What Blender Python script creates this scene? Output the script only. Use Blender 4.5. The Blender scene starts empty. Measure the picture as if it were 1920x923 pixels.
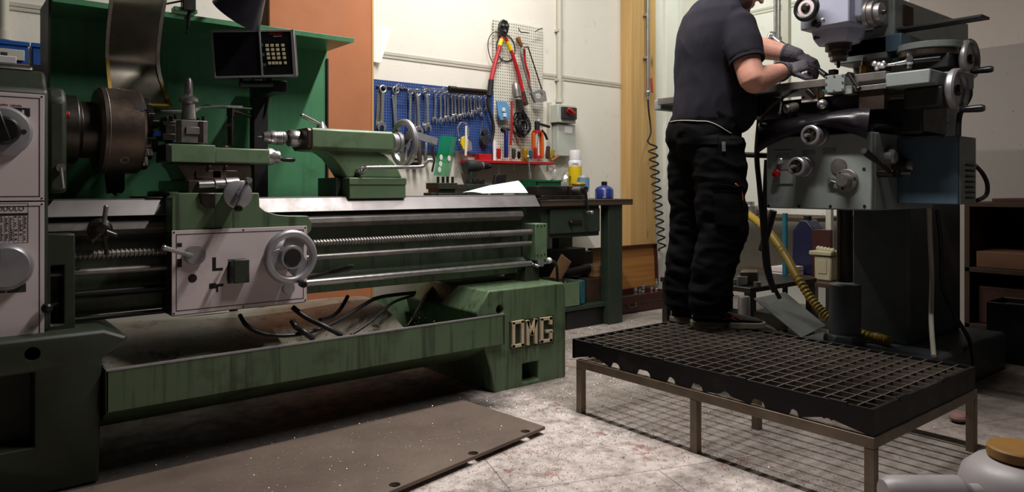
import bpy, bmesh, math, random
from math import sin, cos, pi, radians, atan2, hypot, sqrt, tan
from mathutils import Vector, Matrix, Quaternion
random.seed(7)
SC = bpy.context.scene
C = SC.collection

# ------------------------------------------------------------------ camera, world, lights, exposure
FPX = 1347.0; YAW = radians(51); HZ = 351.0; EYE = 1.0
cd = bpy.data.cameras.new('camera'); cam = bpy.data.objects.new('camera', cd); C.objects.link(cam)
cam.location = (0, 0, EYE)
cam.rotation_euler = (pi/2, 0, YAW - pi/2)
cd.sensor_fit = 'HORIZONTAL'; cd.sensor_width = 36.0
cd.lens = 36.0*FPX/1920.0
cd.shift_y = -(461.5-HZ)/1920.0
cd.clip_start = 0.02
cd.dof.use_dof = True; cd.dof.focus_distance = 3.6; cd.dof.aperture_fstop = 8.0
SC.camera = cam

SC.view_settings.view_transform = 'Standard'
SC.view_settings.look = 'None'
SC.view_settings.gamma = 1.0
SC.view_settings.use_curve_mapping = False
SC.view_settings.exposure = 0.0

wd = bpy.data.worlds.new('World'); SC.world = wd; wd.use_nodes = True
wd.node_tree.nodes['Background'].inputs[0].default_value = (0.75, 0.8, 0.9, 1)
wd.node_tree.nodes['Background'].inputs[1].default_value = 0.004

def area(name, loc, target, sx, sy, power, col=(1, 1, 1), spread=180):
    l = bpy.data.lights.new(name, 'AREA'); l.shape = 'RECTANGLE'; l.size = sx; l.size_y = sy
    l.energy = power; l.color = col; l.spread = radians(spread)
    o = bpy.data.objects.new(name, l); C.objects.link(o); o.location = loc
    d = Vector(target) - Vector(loc)
    o.rotation_euler = d.to_track_quat('-Z', 'Y').to_euler()
    return o
LIGHTS = True
area('fluorescent_light_near', (2.2, 1.95, 3.3), (2.2, 1.95, 0), 0.09, 2.1, 104, (1.0, 0.93, 0.89))
area('fluorescent_light_bench', (3.0, 3.35, 3.45), (3.0, 3.5, 0), 1.5, 0.14, 52, (1.0, 0.97, 0.90))
area('added_wall_wash_light', (4.95, 3.3, 3.4), (5.75, 4.0, 2.3), 0.14, 1.2, 15, (0.96, 1.0, 0.93), 140)  # added unseen light, tilted to brighten the upper right wall

# ------------------------------------------------------------------ picture-to-place measuring
_c, _s = cos(YAW), sin(YAW)
def at(u, v, x=None, y=None, z=None, d=None):
    """point of the place seen at picture position u,v on the plane x=, y= or z= (or at depth d)"""
    a = (u-960.0)/FPX; b = (HZ-v)/FPX
    dx = _c+a*_s; dy = _s-a*_c; dz = b
    if x is not None: t = x/dx
    elif y is not None: t = y/dy
    elif z is not None: t = (z-EYE)/dz
    else: t = d
    return Vector((dx*t, dy*t, EYE+dz*t))
def py(pts, y):        # outline on a plane facing the front -> (x, z) pairs
    r = []
    for u, v in pts:
        p = at(u, v, y=y); r.append((p.x, p.z))
    return r
def pxp(pts, x):       # outline on a plane facing the operator of the mill -> (y, z)
    r = []
    for u, v in pts:
        p = at(u, v, x=x); r.append((p.y, p.z))
    return r

# ------------------------------------------------------------------ materials
def lin(h):
    if isinstance(h, str):
        h = h.lstrip('#'); v = [int(h[i:i+2], 16)/255.0 for i in (0, 2, 4)]
        return tuple(x/12.92 if x <= 0.04045 else ((x+0.055)/1.055)**2.4 for x in v)
    return tuple(h)
class NT:
    def __init__(s, name):
        s.m = bpy.data.materials.new(name); s.m.use_nodes = True
        s.t = s.m.node_tree; s.n = s.t.nodes; s.l = s.t.links
        s.b = s.n['Principled BSDF']
    def node(s, typ, **k):
        n = s.n.new(typ)
        for a, v in k.items(): setattr(n, a, v)
        return n
    def link(s, a, b): s.l.new(a, b)
    def coord(s, scale=(1, 1, 1), rot=(0, 0, 0), kind='Object'):
        tc = s.node('ShaderNodeTexCoord'); mp = s.node('ShaderNodeMapping')
        mp.inputs['Scale'].default_value = scale; mp.inputs['Rotation'].default_value = rot
        s.link(tc.outputs[kind], mp.inputs['Vector']); return mp.outputs[0]
    def noise(s, vec, scale, detail=5, rough=.6):
        n = s.node('ShaderNodeTexNoise'); n.inputs['Scale'].default_value = scale
        n.inputs['Detail'].default_value = detail; n.inputs['Roughness'].default_value = rough
        s.link(vec, n.inputs['Vector']); return n.outputs['Fac']
    def ramp(s, fac, stops):
        r = s.node('ShaderNodeValToRGB'); e = r.color_ramp.elements
        while len(e) > len(stops): e.remove(e[-1])
        while len(e) < len(stops): e.new(0.5)
        for i, (p, c) in enumerate(stops):
            e[i].position = p
            e[i].color = (c, c, c, 1) if isinstance(c, (int, float)) else tuple(c)+(1,)
        s.link(fac, r.inputs[0]); return r.outputs[0]
    def mix(s, fac, a, b, mode='MIX'):
        m = s.node('ShaderNodeMix', data_type='RGBA', blend_type=mode)
        for val, i in ((fac, 0), (a, 6), (b, 7)):
            if isinstance(val, (int, float)): m.inputs[i].default_value = val
            elif isinstance(val, tuple): m.inputs[i].default_value = val+(1,)
            else: s.link(val, m.inputs[i])
        return m.outputs[2]
    def math(s, op, a, b=0.0):
        m = s.node('ShaderNodeMath', operation=op)
        for i, val in enumerate((a, b)):
            if isinstance(val, (int, float)): m.inputs[i].default_value = val
            else: s.link(val, m.inputs[i])
        return m.outputs[0]
    def bump(s, h, strength=.3, dist=.01):
        b = s.node('ShaderNodeBump'); b.inputs['Strength'].default_value = strength
        b.inputs['Distance'].default_value = dist
        s.link(h, b.inputs['Height']); s.link(b.outputs[0], s.b.inputs['Normal'])
    def put(s, col=None, rough=None, metal=None):
        for v, k in ((col, 'Base Color'), (rough, 'Roughness'), (metal, 'Metallic')):
            if v is None: continue
            if isinstance(v, (int, float)): s.b.inputs[k].default_value = v
            elif isinstance(v, tuple): s.b.inputs[k].default_value = v+(1,)
            else: s.link(v, s.b.inputs[k])
def pm(name, col, rough=.5, metal=0.0, var=.2, scale=9, dirt=0.0, dcol=(.012, .010, .008), dscale=5,
       streak=0.0, wear=0.0, wcol=(.35, .34, .32), bump=0.0, bscale=80, coat=0.0, alpha=1.0, trans=0.0, sheen=0.0, spec=None):
    """painted / metal / plastic surface: tone variation, grime patches, runs of oil, worn spots"""
    k = NT(name); c = lin(col); v = k.coord()
    n = k.noise(v, scale)
    out = k.mix(k.ramp(n, [(.3, 0.0), (.7, 1.0)]), tuple(x*(1-var) for x in c), tuple(min(1, x*(1+var)) for x in c))
    if wear: out = k.mix(k.ramp(k.noise(v, 26, 9, .75), [(1-wear-.04, 0.0), (1-wear+.03, 1.0)]), out, wcol)
    if streak:
        sv = k.coord((34, 34, 1.6)); out = k.mix(k.math('MULTIPLY', k.ramp(k.noise(sv, 1, 3), [(.52, 0.0), (.68, 1.0)]), streak), out, dcol)
    if dirt: out = k.mix(k.ramp(k.noise(v, dscale, 8, .65), [(.62-dirt*.5, 0.0), (.86-dirt*.5, .85)]), out, dcol)
    k.put(out, None, metal)
    rr = k.noise(v, scale*2.3, 4)
    k.put(None, k.ramp(rr, [(.3, max(.02, rough-.05)), (.7, min(1, rough+.06))]))
    if bump: k.bump(k.noise(v, bscale, 4), bump, .004)
    if spec is not None: k.b.inputs['Specular IOR Level'].default_value = spec
    if coat: k.b.inputs['Coat Weight'].default_value = coat
    if trans: k.b.inputs['Transmission Weight'].default_value = trans
    if alpha < 1: k.b.inputs['Alpha'].default_value = alpha
    if sheen: k.b.inputs['Sheen Weight'].default_value = sheen
    return k.m
MAT = {}
def mk(key, *a, **k): MAT[key] = pm(key, *a, **k)
GREEN = '#4f6b4c'
mk('green_paint', '#566b4f', rough=.42, var=.14, scale=4, dirt=.14, streak=.6, wear=.20, wcol=(.17, .19, .14), bump=.05)
mk('green_clean', '#627a5c', rough=.4, var=.12, scale=5, dirt=.1, wear=.22, wcol=(.3, .3, .25), bump=.05)
mk('green_guard', '#528c66', rough=.32, var=.16, scale=3, dirt=.05, dscale=3, streak=.16)
mk('green_bed', '#3d4b38', rough=.42, var=.14, scale=4, dirt=.22, streak=.6, bump=.05)
mk('green_dark', '#2a3325', rough=.5, var=.2, scale=5, dirt=.25, bump=.06)
mk('bench_green', '#2c3a2e', rough=.5, var=.2, scale=5, dirt=.2, wear=.2, wcol=(.10, .12, .09), bump=.05)
mk('steel', '#b4b2b0', rough=.30, metal=.82, var=.08, scale=14, dirt=.0, dcol=(.06, .05, .045))
mk('steel_dull', '#8c8884', rough=.42, metal=.72, var=.2, scale=14, dirt=.14, dcol=(.06, .05, .04))
mk('steel_way', '#858282', rough=.5, metal=.9, var=.1, scale=6, dirt=.03, dcol=(.15, .13, .12))
mk('steel_dark', '#4c4844', rough=.36, metal=.9, var=.3, scale=10, dirt=.15)
mk('steel_brown', '#62564d', rough=.36, metal=.8, var=.3, scale=12, dirt=.15, dcol=(.03, .02, .015))
mk('chrome', '#d8d8da', rough=.14, metal=.88, var=.05)
mk('aluminium', '#a5a4a8', rough=.36, metal=.6, var=.1, scale=10, dirt=.05, dcol=(.1, .09, .08))
mk('black_plastic', '#0d0d0e', rough=.38, var=.2)
mk('lamp_black', '#1d1c24', rough=.33, var=.1)
mk('white_plastic_shaded', '#918c8d', rough=.45, var=.04)  # white plastic with the near corner's shade put into the colour
mk('black_rubber', '#0b0a0b', rough=.6, var=.3)
mk('black_gloss', '#17151b', rough=.30, var=.15)
mk('black_paint', '#141416', rough=.45, var=.25, dirt=.1)
mk('white_panel', '#cfc3c3', rough=.42, var=.05, scale=4, dirt=.07, dcol=(.30, .26, .25), dscale=4)
mk('black_ink', '#0c0a0a', rough=.6, var=.05)
mk('red_ink', '#9c1e18', rough=.5, var=.1)
mk('red_plastic', '#a31a1c', rough=.35, var=.15)
mk('red_paint', '#a81820', rough=.4, var=.15, dirt=.08)
mk('grey_paint', '#a1a5b8', rough=.42, var=.08, scale=4, dirt=.07, dcol=(.08, .08, .09), wear=.2, wcol=(.2, .2, .22))
mk('mill_grey', '#868f8d', rough=.45, var=.1, scale=4, dirt=.1, dcol=(.07, .075, .07), bump=.04)
mk('mill_blue', '#4a6170', rough=.42, var=.12, scale=3, dirt=.1, dcol=(.05, .06, .07), streak=.3)
mk('mill_column', '#454d52', rough=.45, var=.12, scale=4, dirt=.22, dcol=(.03, .03, .03))
mk('ceiling_dark', '#6b6660', rough=.9)
mk('dark_grey', '#2a2b2c', rough=.5, var=.25, dirt=.15)
mk('cream_letter', '#c3b596', rough=.55, var=.12, dirt=.12, dcol=(.25, .1, .05), dscale=30)
mk('orange_board', '#a96a44', rough=.75, var=.1, scale=3, dirt=.05, dcol=(.12, .07, .05), dscale=3, bump=.08, bscale=300)
mk('cardboard_shaded', '#684833', rough=.85, var=.12)  # darker copy of cardboard, dimness of the right side put into the colour
mk('navy', '#0e1433', rough=.45, var=.1)
mk('cardboard', '#94714f', rough=.85, var=.15, scale=5)
mk('paper', '#e6e4e2', rough=.8, var=.03)
mk('yellow_tape', '#b08a1e', rough=.55, var=.25, scale=30, dirt=.15)
mk('white_tape', '#a9a39d', rough=.6, var=.2, scale=30, dirt=.2, dcol=(.1, .09, .07))
mk('blue_plastic', '#1c4f9c', rough=.4, var=.1)
mk('blue_dark', '#1a2c72', rough=.35, var=.1, coat=.3)
mk('blue_light', '#5d92bd', rough=.45, var=.08)
mk('green_plastic', '#0a9c58', rough=.2, var=.12, trans=.3, alpha=.5)
mk('green_tray', '#0c5a34', rough=.4, var=.15)
mk('yellow', '#d8bc18', rough=.4, var=.08)
mk('yellow_dim', '#917712', rough=.45, var=.12, dirt=.1)
mk('orange', '#cc5a1c', rough=.4, var=.1)
mk('white_plastic', '#d6d5d6', rough=.4, var=.03)
mk('cream_plastic', '#a59c80', rough=.5, var=.08, dirt=.06)
mk('brass', '#b08a3c', rough=.3, metal=1, var=.15)
mk('conduit', '#b9b6a8', rough=.5, var=.05)
mk('box_grey', '#b3b8ae', rough=.5, var=.04)
mk('skin', '#d49c88', rough=.5, var=.1, scale=14, bump=.05, bscale=200)
mk('glove', '#4d4850', rough=.75, var=.15, scale=20, bump=.2, bscale=300)
mk('shirt', '#2a2930', rough=.95, var=.14, scale=5, bump=.15, bscale=400, spec=.05)
mk('trousers', '#101011', spec=.06, rough=.9, var=.25, scale=6, bump=.2, bscale=300)
mk('hair', '#1a1411', rough=.7, var=.3, scale=60)
mk('shoe_dark', '#171416', rough=.7, var=.3)
mk('shoe_sole', '#6f6a5c', rough=.7, var=.2, dirt=.1)
mk('shoe_red', '#6e2a2c', rough=.6, var=.2)
mk('leather', '#3a1712', rough=.45, var=.25, dirt=.15)
mk('wood_dark', '#3b2718', rough=.7, var=.3, scale=6)
mk('wood_mid', '#7d5126', rough=.6, var=.15, scale=5, dirt=.1)
mk('brown_box', '#472b1d', rough=.8, var=.2, scale=5)
mk('teal', '#1d5a68', rough=.5, var=.2)
mk('clear_plastic', '#c8c8c4', rough=.15, var=.05, trans=.75, alpha=.45)
mk('grey_plate', '#6d7377', rough=.4, metal=.5, var=.2, scale=7, dirt=.12, dcol=(.12, .12, .12))
mk('cable', '#0f0e0e', rough=.5, var=.3)
mk('pallet', '#131316', spec=.25, rough=.5, var=.3, scale=6, dirt=.1, dcol=(.06, .05, .045))
mk('stand_steel', '#776b5d', rough=.5, metal=.5, var=.25, scale=7, dirt=.18, dcol=(.08, .05, .03))
mk('scrap', '#5a5148', rough=.5, metal=.5, var=.4, scale=8, dirt=.2)

def wood(name, c1, c2, axis='Z', rough=.6, wave=.5):
    k = NT(name); sc = {'Z': (14, 14, .9), 'X': (.9, 14, 14), 'Y': (14, .9, 14)}[axis]
    v = k.coord(sc); n = k.noise(v, 1.4, 6, .6)
    w = k.node('ShaderNodeTexWave', wave_type='BANDS', bands_direction={'Z': 'X', 'X': 'Z', 'Y': 'X'}[axis])
    w.inputs['Scale'].default_value = .5; w.inputs['Distortion'].default_value = 5.0; w.inputs['Detail'].default_value = 3
    k.link(v, w.inputs['Vector'])
    f = k.mix(wave, n, w.outputs['Fac'])
    col = k.ramp(f, [(.25, lin(c1)), (.75, lin(c2))])
    kn = k.node('ShaderNodeTexVoronoi'); kn.inputs['Scale'].default_value = 1.0
    sv = k.coord({'Z': (5, 5, 1.9), 'X': (1.9, 5, 5), 'Y': (5, 1.9, 5)}[axis]); k.link(sv, kn.inputs['Vector'])
    col = k.mix(k.ramp(kn.outputs['Distance'], [(.05, .85), (.13, 0.0)]), col, tuple(x*.25 for x in lin(c1)))
    k.put(col, rough); k.bump(f, .1, .004); MAT[name] = k.m
wood('pine', '#b08a55', '#c9a468', 'Z', .6, .12)
wood('wood_panel', '#8a5a26', '#a8743a', 'X', .6, .15)
wood('bench_top', '#2a201a', '#4a3a30', 'X', .55)
wood('block_wood', '#7a5c3c', '#9a7850', 'X', .75)

# ------------------------------------------------------------------ mesh building
ORG = {}
EPS = .0008
class MB:
    def __init__(s): s.bm = bmesh.new(); s.mi = 0
    def _new(s, f0):
        s.bm.faces.ensure_lookup_table()
        for f in s.bm.faces[f0:]: f.material_index = s.mi
    def _faces(s, vs, faces):
        f0 = len(s.bm.faces); bv = [s.bm.verts.new(v) for v in vs]
        for f in faces:
            try: s.bm.faces.new([bv[i] for i in f])
            except ValueError: pass
        s._new(f0); return s
    def box(s, lo, hi, M=None):
        (a, b, c), (d, e, f) = lo, hi
        vs = [Vector(p) for p in ((a, b, c), (d, b, c), (d, e, c), (a, e, c), (a, b, f), (d, b, f), (d, e, f), (a, e, f))]
        if M is not None: vs = [M @ v for v in vs]
        return s._faces(vs, [(0, 3, 2, 1), (4, 5, 6, 7), (0, 1, 5, 4), (1, 2, 6, 5), (2, 3, 7, 6), (3, 0, 4, 7)])
    def cbox(s, c, size, M=None):
        h = [x/2 for x in size]
        if M is None: M = Matrix.Identity(4)
        M = Matrix.Translation(Vector(c)) @ M.to_4x4()
        return s.box([-x for x in h], h, M)
    def bar(s, p0, p1, w, t, up=(0, 0, 1)):
        """square bar from p0 to p1, w wide across, t thick along up"""
        p0, p1 = Vector(p0), Vector(p1); d = p1-p0; L = d.length; d.normalize()
        u = Vector(up); a = d.cross(u)
        if a.length < 1e-4: a = d.cross(Vector((0, 1, 0)))
        a.normalize(); u = a.cross(d).normalized()
        M = Matrix((a, d, u)).transposed().to_4x4(); M.translation = (p0+p1)/2
        return s.box((-w/2, -L/2, -t/2), (w/2, L/2, t/2), M)
    def rings(s, rs, close=True, caps=True):
        f0 = len(s.bm.faces); R = [[s.bm.verts.new(p) for p in r] for r in rs]; n = len(R[0])
        for i in range(len(R)-1):
            for j in range(n if close else n-1):
                k = (j+1) % n
                try: s.bm.faces.new((R[i][j], R[i][k], R[i+1][k], R[i+1][j]))
                except ValueError: pass
        if caps and close:
            for r, rev in ((R[0], True), (R[-1], False)):
                try: s.bm.faces.new(list(reversed(r)) if rev else r)
                except ValueError: pass
        s._new(f0); return s
    def lathe(s, prof, p0, axis, n=28, caps=True):
        """profile [(radius, height along axis)] turned about the axis through p0"""
        p0 = Vector(p0); ax = Vector(axis).normalized()
        a = ax.orthogonal().normalized(); b = ax.cross(a)
        rs = [[p0+ax*h+(a*cos(2*pi*j/n)+b*sin(2*pi*j/n))*max(r, 1e-5) for j in range(n)] for r, h in prof]
        return s.rings(rs, True, caps)
    def cyl(s, p0, p1, r, r1=None, n=20):
        p0, p1 = Vector(p0), Vector(p1); d = p1-p0
        return s.lathe([(r, 0), (r if r1 is None else r1, d.length)], p0, d, n)
    def tube(s, pts, r, n=8, closed=False, flat=None):
        P = [Vector(p) for p in pts]; m = len(P)
        rr = r if isinstance(r, (list, tuple)) else [r]*m
        rs = []; prev = None
        for i in range(m):
            t = (P[(i+1) % m]-P[i-1]) if closed else (P[min(i+1, m-1)]-P[max(i-1, 0)])
            if t.length < 1e-7: t = Vector((0, 0, 1))
            t.normalize()
            if prev is None: a = t.orthogonal().normalized()
            else:
                a = prev-t*prev.dot(t)
                a = a.normalized() if a.length > 1e-6 else t.orthogonal().normalized()
            prev = a; b = t.cross(a)
            rs.append([P[i]+(a*cos(2*pi*j/n)+b*sin(2*pi*j/n)*(flat or 1))*rr[i] for j in range(n)])
        if closed: rs.append(rs[0]); return s.rings(rs, True, False)
        return s.rings(rs, True, True)
    def torus(s, c, axis, R, r, n=40, m=10, squash=1.0):
        c = Vector(c); ax = Vector(axis).normalized(); a = ax.orthogonal().normalized(); b = ax.cross(a)
        rs = []
        for i in range(n+1):
            d = a*cos(2*pi*i/n)+b*sin(2*pi*i/n)
            rs.append([c+d*(R+r*cos(2*pi*j/m))+ax*r*squash*sin(2*pi*j/m) for j in range(m)])
        return s.rings(rs, True, False)
    def prism(s, poly, plane, d0, d1):
        """poly in 'xz' (along y), 'yz' (along x) or 'xy' (along z), between d0 and d1"""
        f = {'xz': lambda p, d: Vector((p[0], d, p[1])), 'yz': lambda p, d: Vector((d, p[0], p[1])), 'xy': lambda p, d: Vector((p[0], p[1], d))}[plane]
        return s.rings([[f(p, d0) for p in poly], [f(p, d1) for p in poly]], True, True)
    def prism2(s, A, B):
        return s.rings([[Vector(p) for p in A], [Vector(p) for p in B]], True, True)
    def sphere(s, c, r, sc=(1, 1, 1), n=16, M=None):
        c = Vector(c); rs = []; m = n//2
        for i in range(m+1):
            th = pi*i/m; ring = []
            for j in range(n):
                p = Vector((sin(th)*cos(2*pi*j/n)*sc[0], sin(th)*sin(2*pi*j/n)*sc[1], -cos(th)*sc[2]))*r
                if i in (0, m): p = Vector((1e-5*cos(2*pi*j/n), 1e-5*sin(2*pi*j/n), (-1 if i == 0 else 1)*r*sc[2]))
                if M is not None: p = M @ p
                ring.append(c+p)
            rs.append(ring)
        return s.rings(rs, True, True)
    def sheet(s, rows, t=0.003):
        """rows of points -> a curved sheet of thickness t"""
        R = [[Vector(p) for p in r] for r in rows]; n = len(R); m = len(R[0]); N = []
        for i in range(n):
            row = []
            for j in range(m):
                du = R[min(i+1, n-1)][j]-R[max(i-1, 0)][j]; dv = R[i][min(j+1, m-1)]-R[i][max(j-1, 0)]
                q = du.cross(dv); row.append(q.normalized() if q.length > 1e-9 else Vector((0, 0, 1)))
            N.append(row)
        f0 = len(s.bm.faces)
        A = [[s.bm.verts.new(R[i][j]+N[i][j]*t/2) for j in range(m)] for i in range(n)]
        B = [[s.bm.verts.new(R[i][j]-N[i][j]*t/2) for j in range(m)] for i in range(n)]
        def q(*v):
            try: s.bm.faces.new(v)
            except ValueError: pass
        for i in range(n-1):
            for j in range(m-1):
                q(A[i][j], A[i+1][j], A[i+1][j+1], A[i][j+1]); q(B[i][j], B[i][j+1], B[i+1][j+1], B[i+1][j])
        for i in range(n-1):
            q(A[i][0], B[i][0], B[i+1][0], A[i+1][0]); q(A[i][m-1], A[i+1][m-1], B[i+1][m-1], B[i][m-1])
        for j in range(m-1):
            q(A[0][j], A[0][j+1], B[0][j+1], B[0][j]); q(A[n-1][j], B[n-1][j], B[n-1][j+1], A[n-1][j+1])
        s._new(f0); return s
    def xf(s, M):
        bmesh.ops.transform(s.bm, matrix=M, verts=s.bm.verts); return s
    def mesh(s, name, mats, sharp=35):
        bmesh.ops.recalc_face_normals(s.bm, faces=s.bm.faces)
        me = bpy.data.meshes.new(name); s.bm.to_mesh(me); s.bm.free()
        for m in (mats if isinstance(mats, (list, tuple)) else [mats]): me.materials.append(MAT[m])
        if len(me.polygons):
            me.polygons.foreach_set('use_smooth', [True]*len(me.polygons))
            me.set_sharp_from_angle(angle=radians(sharp))
        return me
    def build(s, name, mats, parent=None, bevel=0, label=None, sub=0, seg=2):
        me = s.mesh(name, mats)
        o = bpy.data.objects.new(name, me); C.objects.link(o)
        if parent is not None:
            org = ORG[parent.name]; o.parent = parent
        else:
            xs = [v.co for v in me.vertices]
            org = Vector(((min(p.x for p in xs)+max(p.x for p in xs))/2, (min(p.y for p in xs)+max(p.y for p in xs))/2, min(p.z for p in xs)))
            o.location = org
        me.transform(Matrix.Translation(-org)); ORG[o.name] = org
        if bevel:
            b = o.modifiers.new('bevel', 'BEVEL'); b.width = bevel; b.segments = seg; b.limit_method = 'ANGLE'; b.angle_limit = radians(35)
        if sub:
            q = o.modifiers.new('sub', 'SUBSURF'); q.levels = sub; q.render_levels = sub
        if label: o['label'] = label
        return o
def tag(o, label, cat, group=None, kind=None):
    o['label'] = label; o['category'] = cat
    if group: o['group'] = group
    if kind: o['kind'] = kind
    return o
def struct(o):
    o['kind'] = 'structure'; return o
def thing(name, label, cat, loc=(0, 0, 0), group=None):
    o = bpy.data.objects.new(name, None); C.objects.link(o); o.location = loc
    o.empty_display_size = .05; ORG[o.name] = Vector(loc); tag(o, label, cat, group); return o
def copy_tree(o, parent=None):
    kids = list(o.children); c = o.copy(); C.objects.link(c)
    if parent is not None: c.parent = parent
    ORG[c.name] = ORG.get(o.name, Vector((0, 0, 0))).copy()
    for k in kids: copy_tree(k, c)
    return c
def cut(o, mb):
    """cut the solid in mb out of object o"""
    me = bpy.data.meshes.new('cutter'); bmesh.ops.recalc_face_normals(mb.bm, faces=mb.bm.faces); mb.bm.to_mesh(me); mb.bm.free()
    me.transform(Matrix.Translation(-ORG[o.name]))
    c = bpy.data.objects.new('cutter', me); C.objects.link(c); c.matrix_world = Matrix.Translation(ORG[o.name])
    if o.parent is None: pass
    b = o.modifiers.new('cut', 'BOOLEAN'); b.object = c; b.operation = 'DIFFERENCE'; b.solver = 'EXACT'
    bpy.context.view_layer.update()
    dg = bpy.context.evaluated_depsgraph_get()
    new = bpy.data.meshes.new_from_object(o.evaluated_get(dg))
    o.modifiers.remove(b); old = o.data; o.data = new; new.name = old.name
    bpy.data.objects.remove(c); bpy.data.meshes.remove(me)
    for p in new.polygons: p.use_smooth = True
    new.set_sharp_from_angle(angle=radians(35))
def spline(pts, n=8):
    """smooth curve through points"""
    P = [Vector(p) for p in pts]; out = []
    for i in range(len(P)-1):
        p0, p1, p2, p3 = P[max(i-1, 0)], P[i], P[i+1], P[min(i+2, len(P)-1)]
        for k in range(n):
            t = k/n
            out.append(.5*((2*p1)+(p2-p0)*t+(2*p0-5*p1+4*p2-p3)*t*t+(3*p1-p0-3*p2+p3)*t**3))
    out.append(P[-1]); return out
def text_mesh(name, txt, size, mat, M, parent=None, depth=.0006, label=None, align='CENTER'):
    cu = bpy.data.curves.new(name, 'FONT'); cu.body = txt; cu.size = size; cu.extrude = depth
    cu.align_x = align; cu.align_y = 'CENTER'
    t = bpy.data.objects.new(name, cu); C.objects.link(t)
    bpy.context.view_layer.update()
    me = bpy.data.meshes.new_from_object(t.evaluated_get(bpy.context.evaluated_depsgraph_get()))
    bpy.data.objects.remove(t); bpy.data.curves.remove(cu)
    me.transform(M); me.materials.clear(); me.materials.append(MAT[mat])
    o = bpy.data.objects.new(name, me); C.objects.link(o)
    if parent is not None:
        o.parent = parent; me.transform(Matrix.Translation(-ORG[parent.name])); ORG[o.name] = ORG[parent.name].copy()
    if label: o['label'] = label
    return o
FRONT = Matrix.Rotation(pi/2, 4, 'X')       # text lying in xy -> standing, facing -y
def face_front(p): return Matrix.Translation(Vector(p)) @ FRONT

# ================================================================== THE SETTING
WY = 4.30; WX = 5.80; CEIL = 3.6
def floor_mat():
    k = NT('floor_concrete'); v = k.coord()
    n1 = k.noise(v, 2.2, 8, .65); n2 = k.noise(v, 14, 8, .7); n3 = k.noise(v, 60, 5, .7)
    base = k.ramp(n1, [(.3, lin('#b0a49e')), (.48, lin('#d2c6c0')), (.7, lin('#ddd3ce'))])
    base = k.mix(k.ramp(n2, [(.42, 0.0), (.66, .75)]), base, lin('#6e645d'))
    base = k.mix(k.ramp(k.noise(k.coord((1, 1, 1), (0, 0, .6)), 7, 9, .72), [(.57, 0.0), (.64, .75)]), base, lin('#8a544e'))
    base = k.mix(k.ramp(n3, [(.58, 0.0), (.68, .9)]), base, lin('#26201c'))
    base = k.mix(k.ramp(k.noise(v, 95, 3, .5), [(.64, 0.0), (.70, .9)]), base, lin('#e2dcd8'))
    # oily run-off strip along the far side and the drain-like scuffs
    base = k.mix(k.ramp(k.noise(k.coord((.8, 3.0, 1), (0, 0, .3)), 1.3, 6, .6), [(.52, 0.0), (.7, .65)]), base, lin('#4d443c'))
    # unswept grit under the platform and towards the bench, oil soaked in under the lathe, each with painted shade
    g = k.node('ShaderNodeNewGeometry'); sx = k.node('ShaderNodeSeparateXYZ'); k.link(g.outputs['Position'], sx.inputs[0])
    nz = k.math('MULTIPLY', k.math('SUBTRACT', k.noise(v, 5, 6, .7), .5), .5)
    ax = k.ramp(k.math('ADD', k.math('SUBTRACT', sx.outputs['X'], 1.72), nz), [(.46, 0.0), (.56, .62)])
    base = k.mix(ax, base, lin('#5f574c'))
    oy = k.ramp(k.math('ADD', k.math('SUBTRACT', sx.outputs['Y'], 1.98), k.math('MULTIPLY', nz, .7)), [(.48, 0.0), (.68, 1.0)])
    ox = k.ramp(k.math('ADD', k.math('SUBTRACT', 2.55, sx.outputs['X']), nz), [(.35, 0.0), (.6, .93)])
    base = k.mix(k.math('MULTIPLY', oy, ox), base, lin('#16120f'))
    # old joints between the slabs
    br = k.node('ShaderNodeTexBrick'); br.inputs['Scale'].default_value = 1.0
    br.inputs['Brick Width'].default_value = 1.1; br.inputs['Row Height'].default_value = 1.6; br.inputs['Mortar Size'].default_value = .003
    br.inputs['Color1'].default_value = (0, 0, 0, 1); br.inputs['Color2'].default_value = (0, 0, 0, 1); br.inputs['Mortar'].default_value = (1, 1, 1, 1)
    k.link(k.coord((1, 1, 1), (0, 0, .35)), br.inputs['Vector'])
    base = k.mix(k.math('MULTIPLY', br.outputs['Color'], .55), base, lin('#3a332d'))
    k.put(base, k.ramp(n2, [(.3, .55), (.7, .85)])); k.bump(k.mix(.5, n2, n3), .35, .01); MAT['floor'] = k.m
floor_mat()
def wall_mat(name, upper, lower=None, split=0, rough=.7, yl=99, spots=False):
    k = NT(name); v = k.coord(kind='Object'); n = k.noise(v, 1.6, 5); n2 = k.noise(v, 9, 8, .7)
    col = k.mix(k.ramp(n, [(.3, 0.0), (.7, 1.0)]), lin(upper), tuple(x*.93 for x in lin(upper)))
    if lower:
        g = k.node('ShaderNodeNewGeometry'); sx = k.node('ShaderNodeSeparateXYZ'); k.link(g.outputs['Position'], sx.inputs[0])
        near = k.math('LESS_THAN', sx.outputs['Y'], yl); col = k.mix(near, col, lin('#b8aea6'))
        m = k.math('MULTIPLY', k.math('LESS_THAN', sx.outputs['Z'], split), near)
        col = k.mix(m, col, lin(lower))
    col = k.mix(k.ramp(n2, [(.58, 0.0), (.80, .35)]), col, lin('#8d8273'))
    if spots: col = k.mix(k.ramp(k.noise(v, 30, 4, .6), [(.66, 0.0), (.71, .6)]), col, lin('#6b5a4c'))
    k.put(col, rough); k.bump(k.noise(v, 45, 6, .7), .12, .01); MAT[name] = k.m
wall_mat('wall_cream', '#e2ddd2')
wall_mat('wall_plaster', '#dcdcd2', '#99938d', 1.985, .85, 2.35, True)
wall_mat('white_steel', '#dddcd2', rough=.5)
struct(MB().box((-2.2, -1.2, -.1), (6.2, WY+.2, 0)).build('floor', 'floor'))
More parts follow.
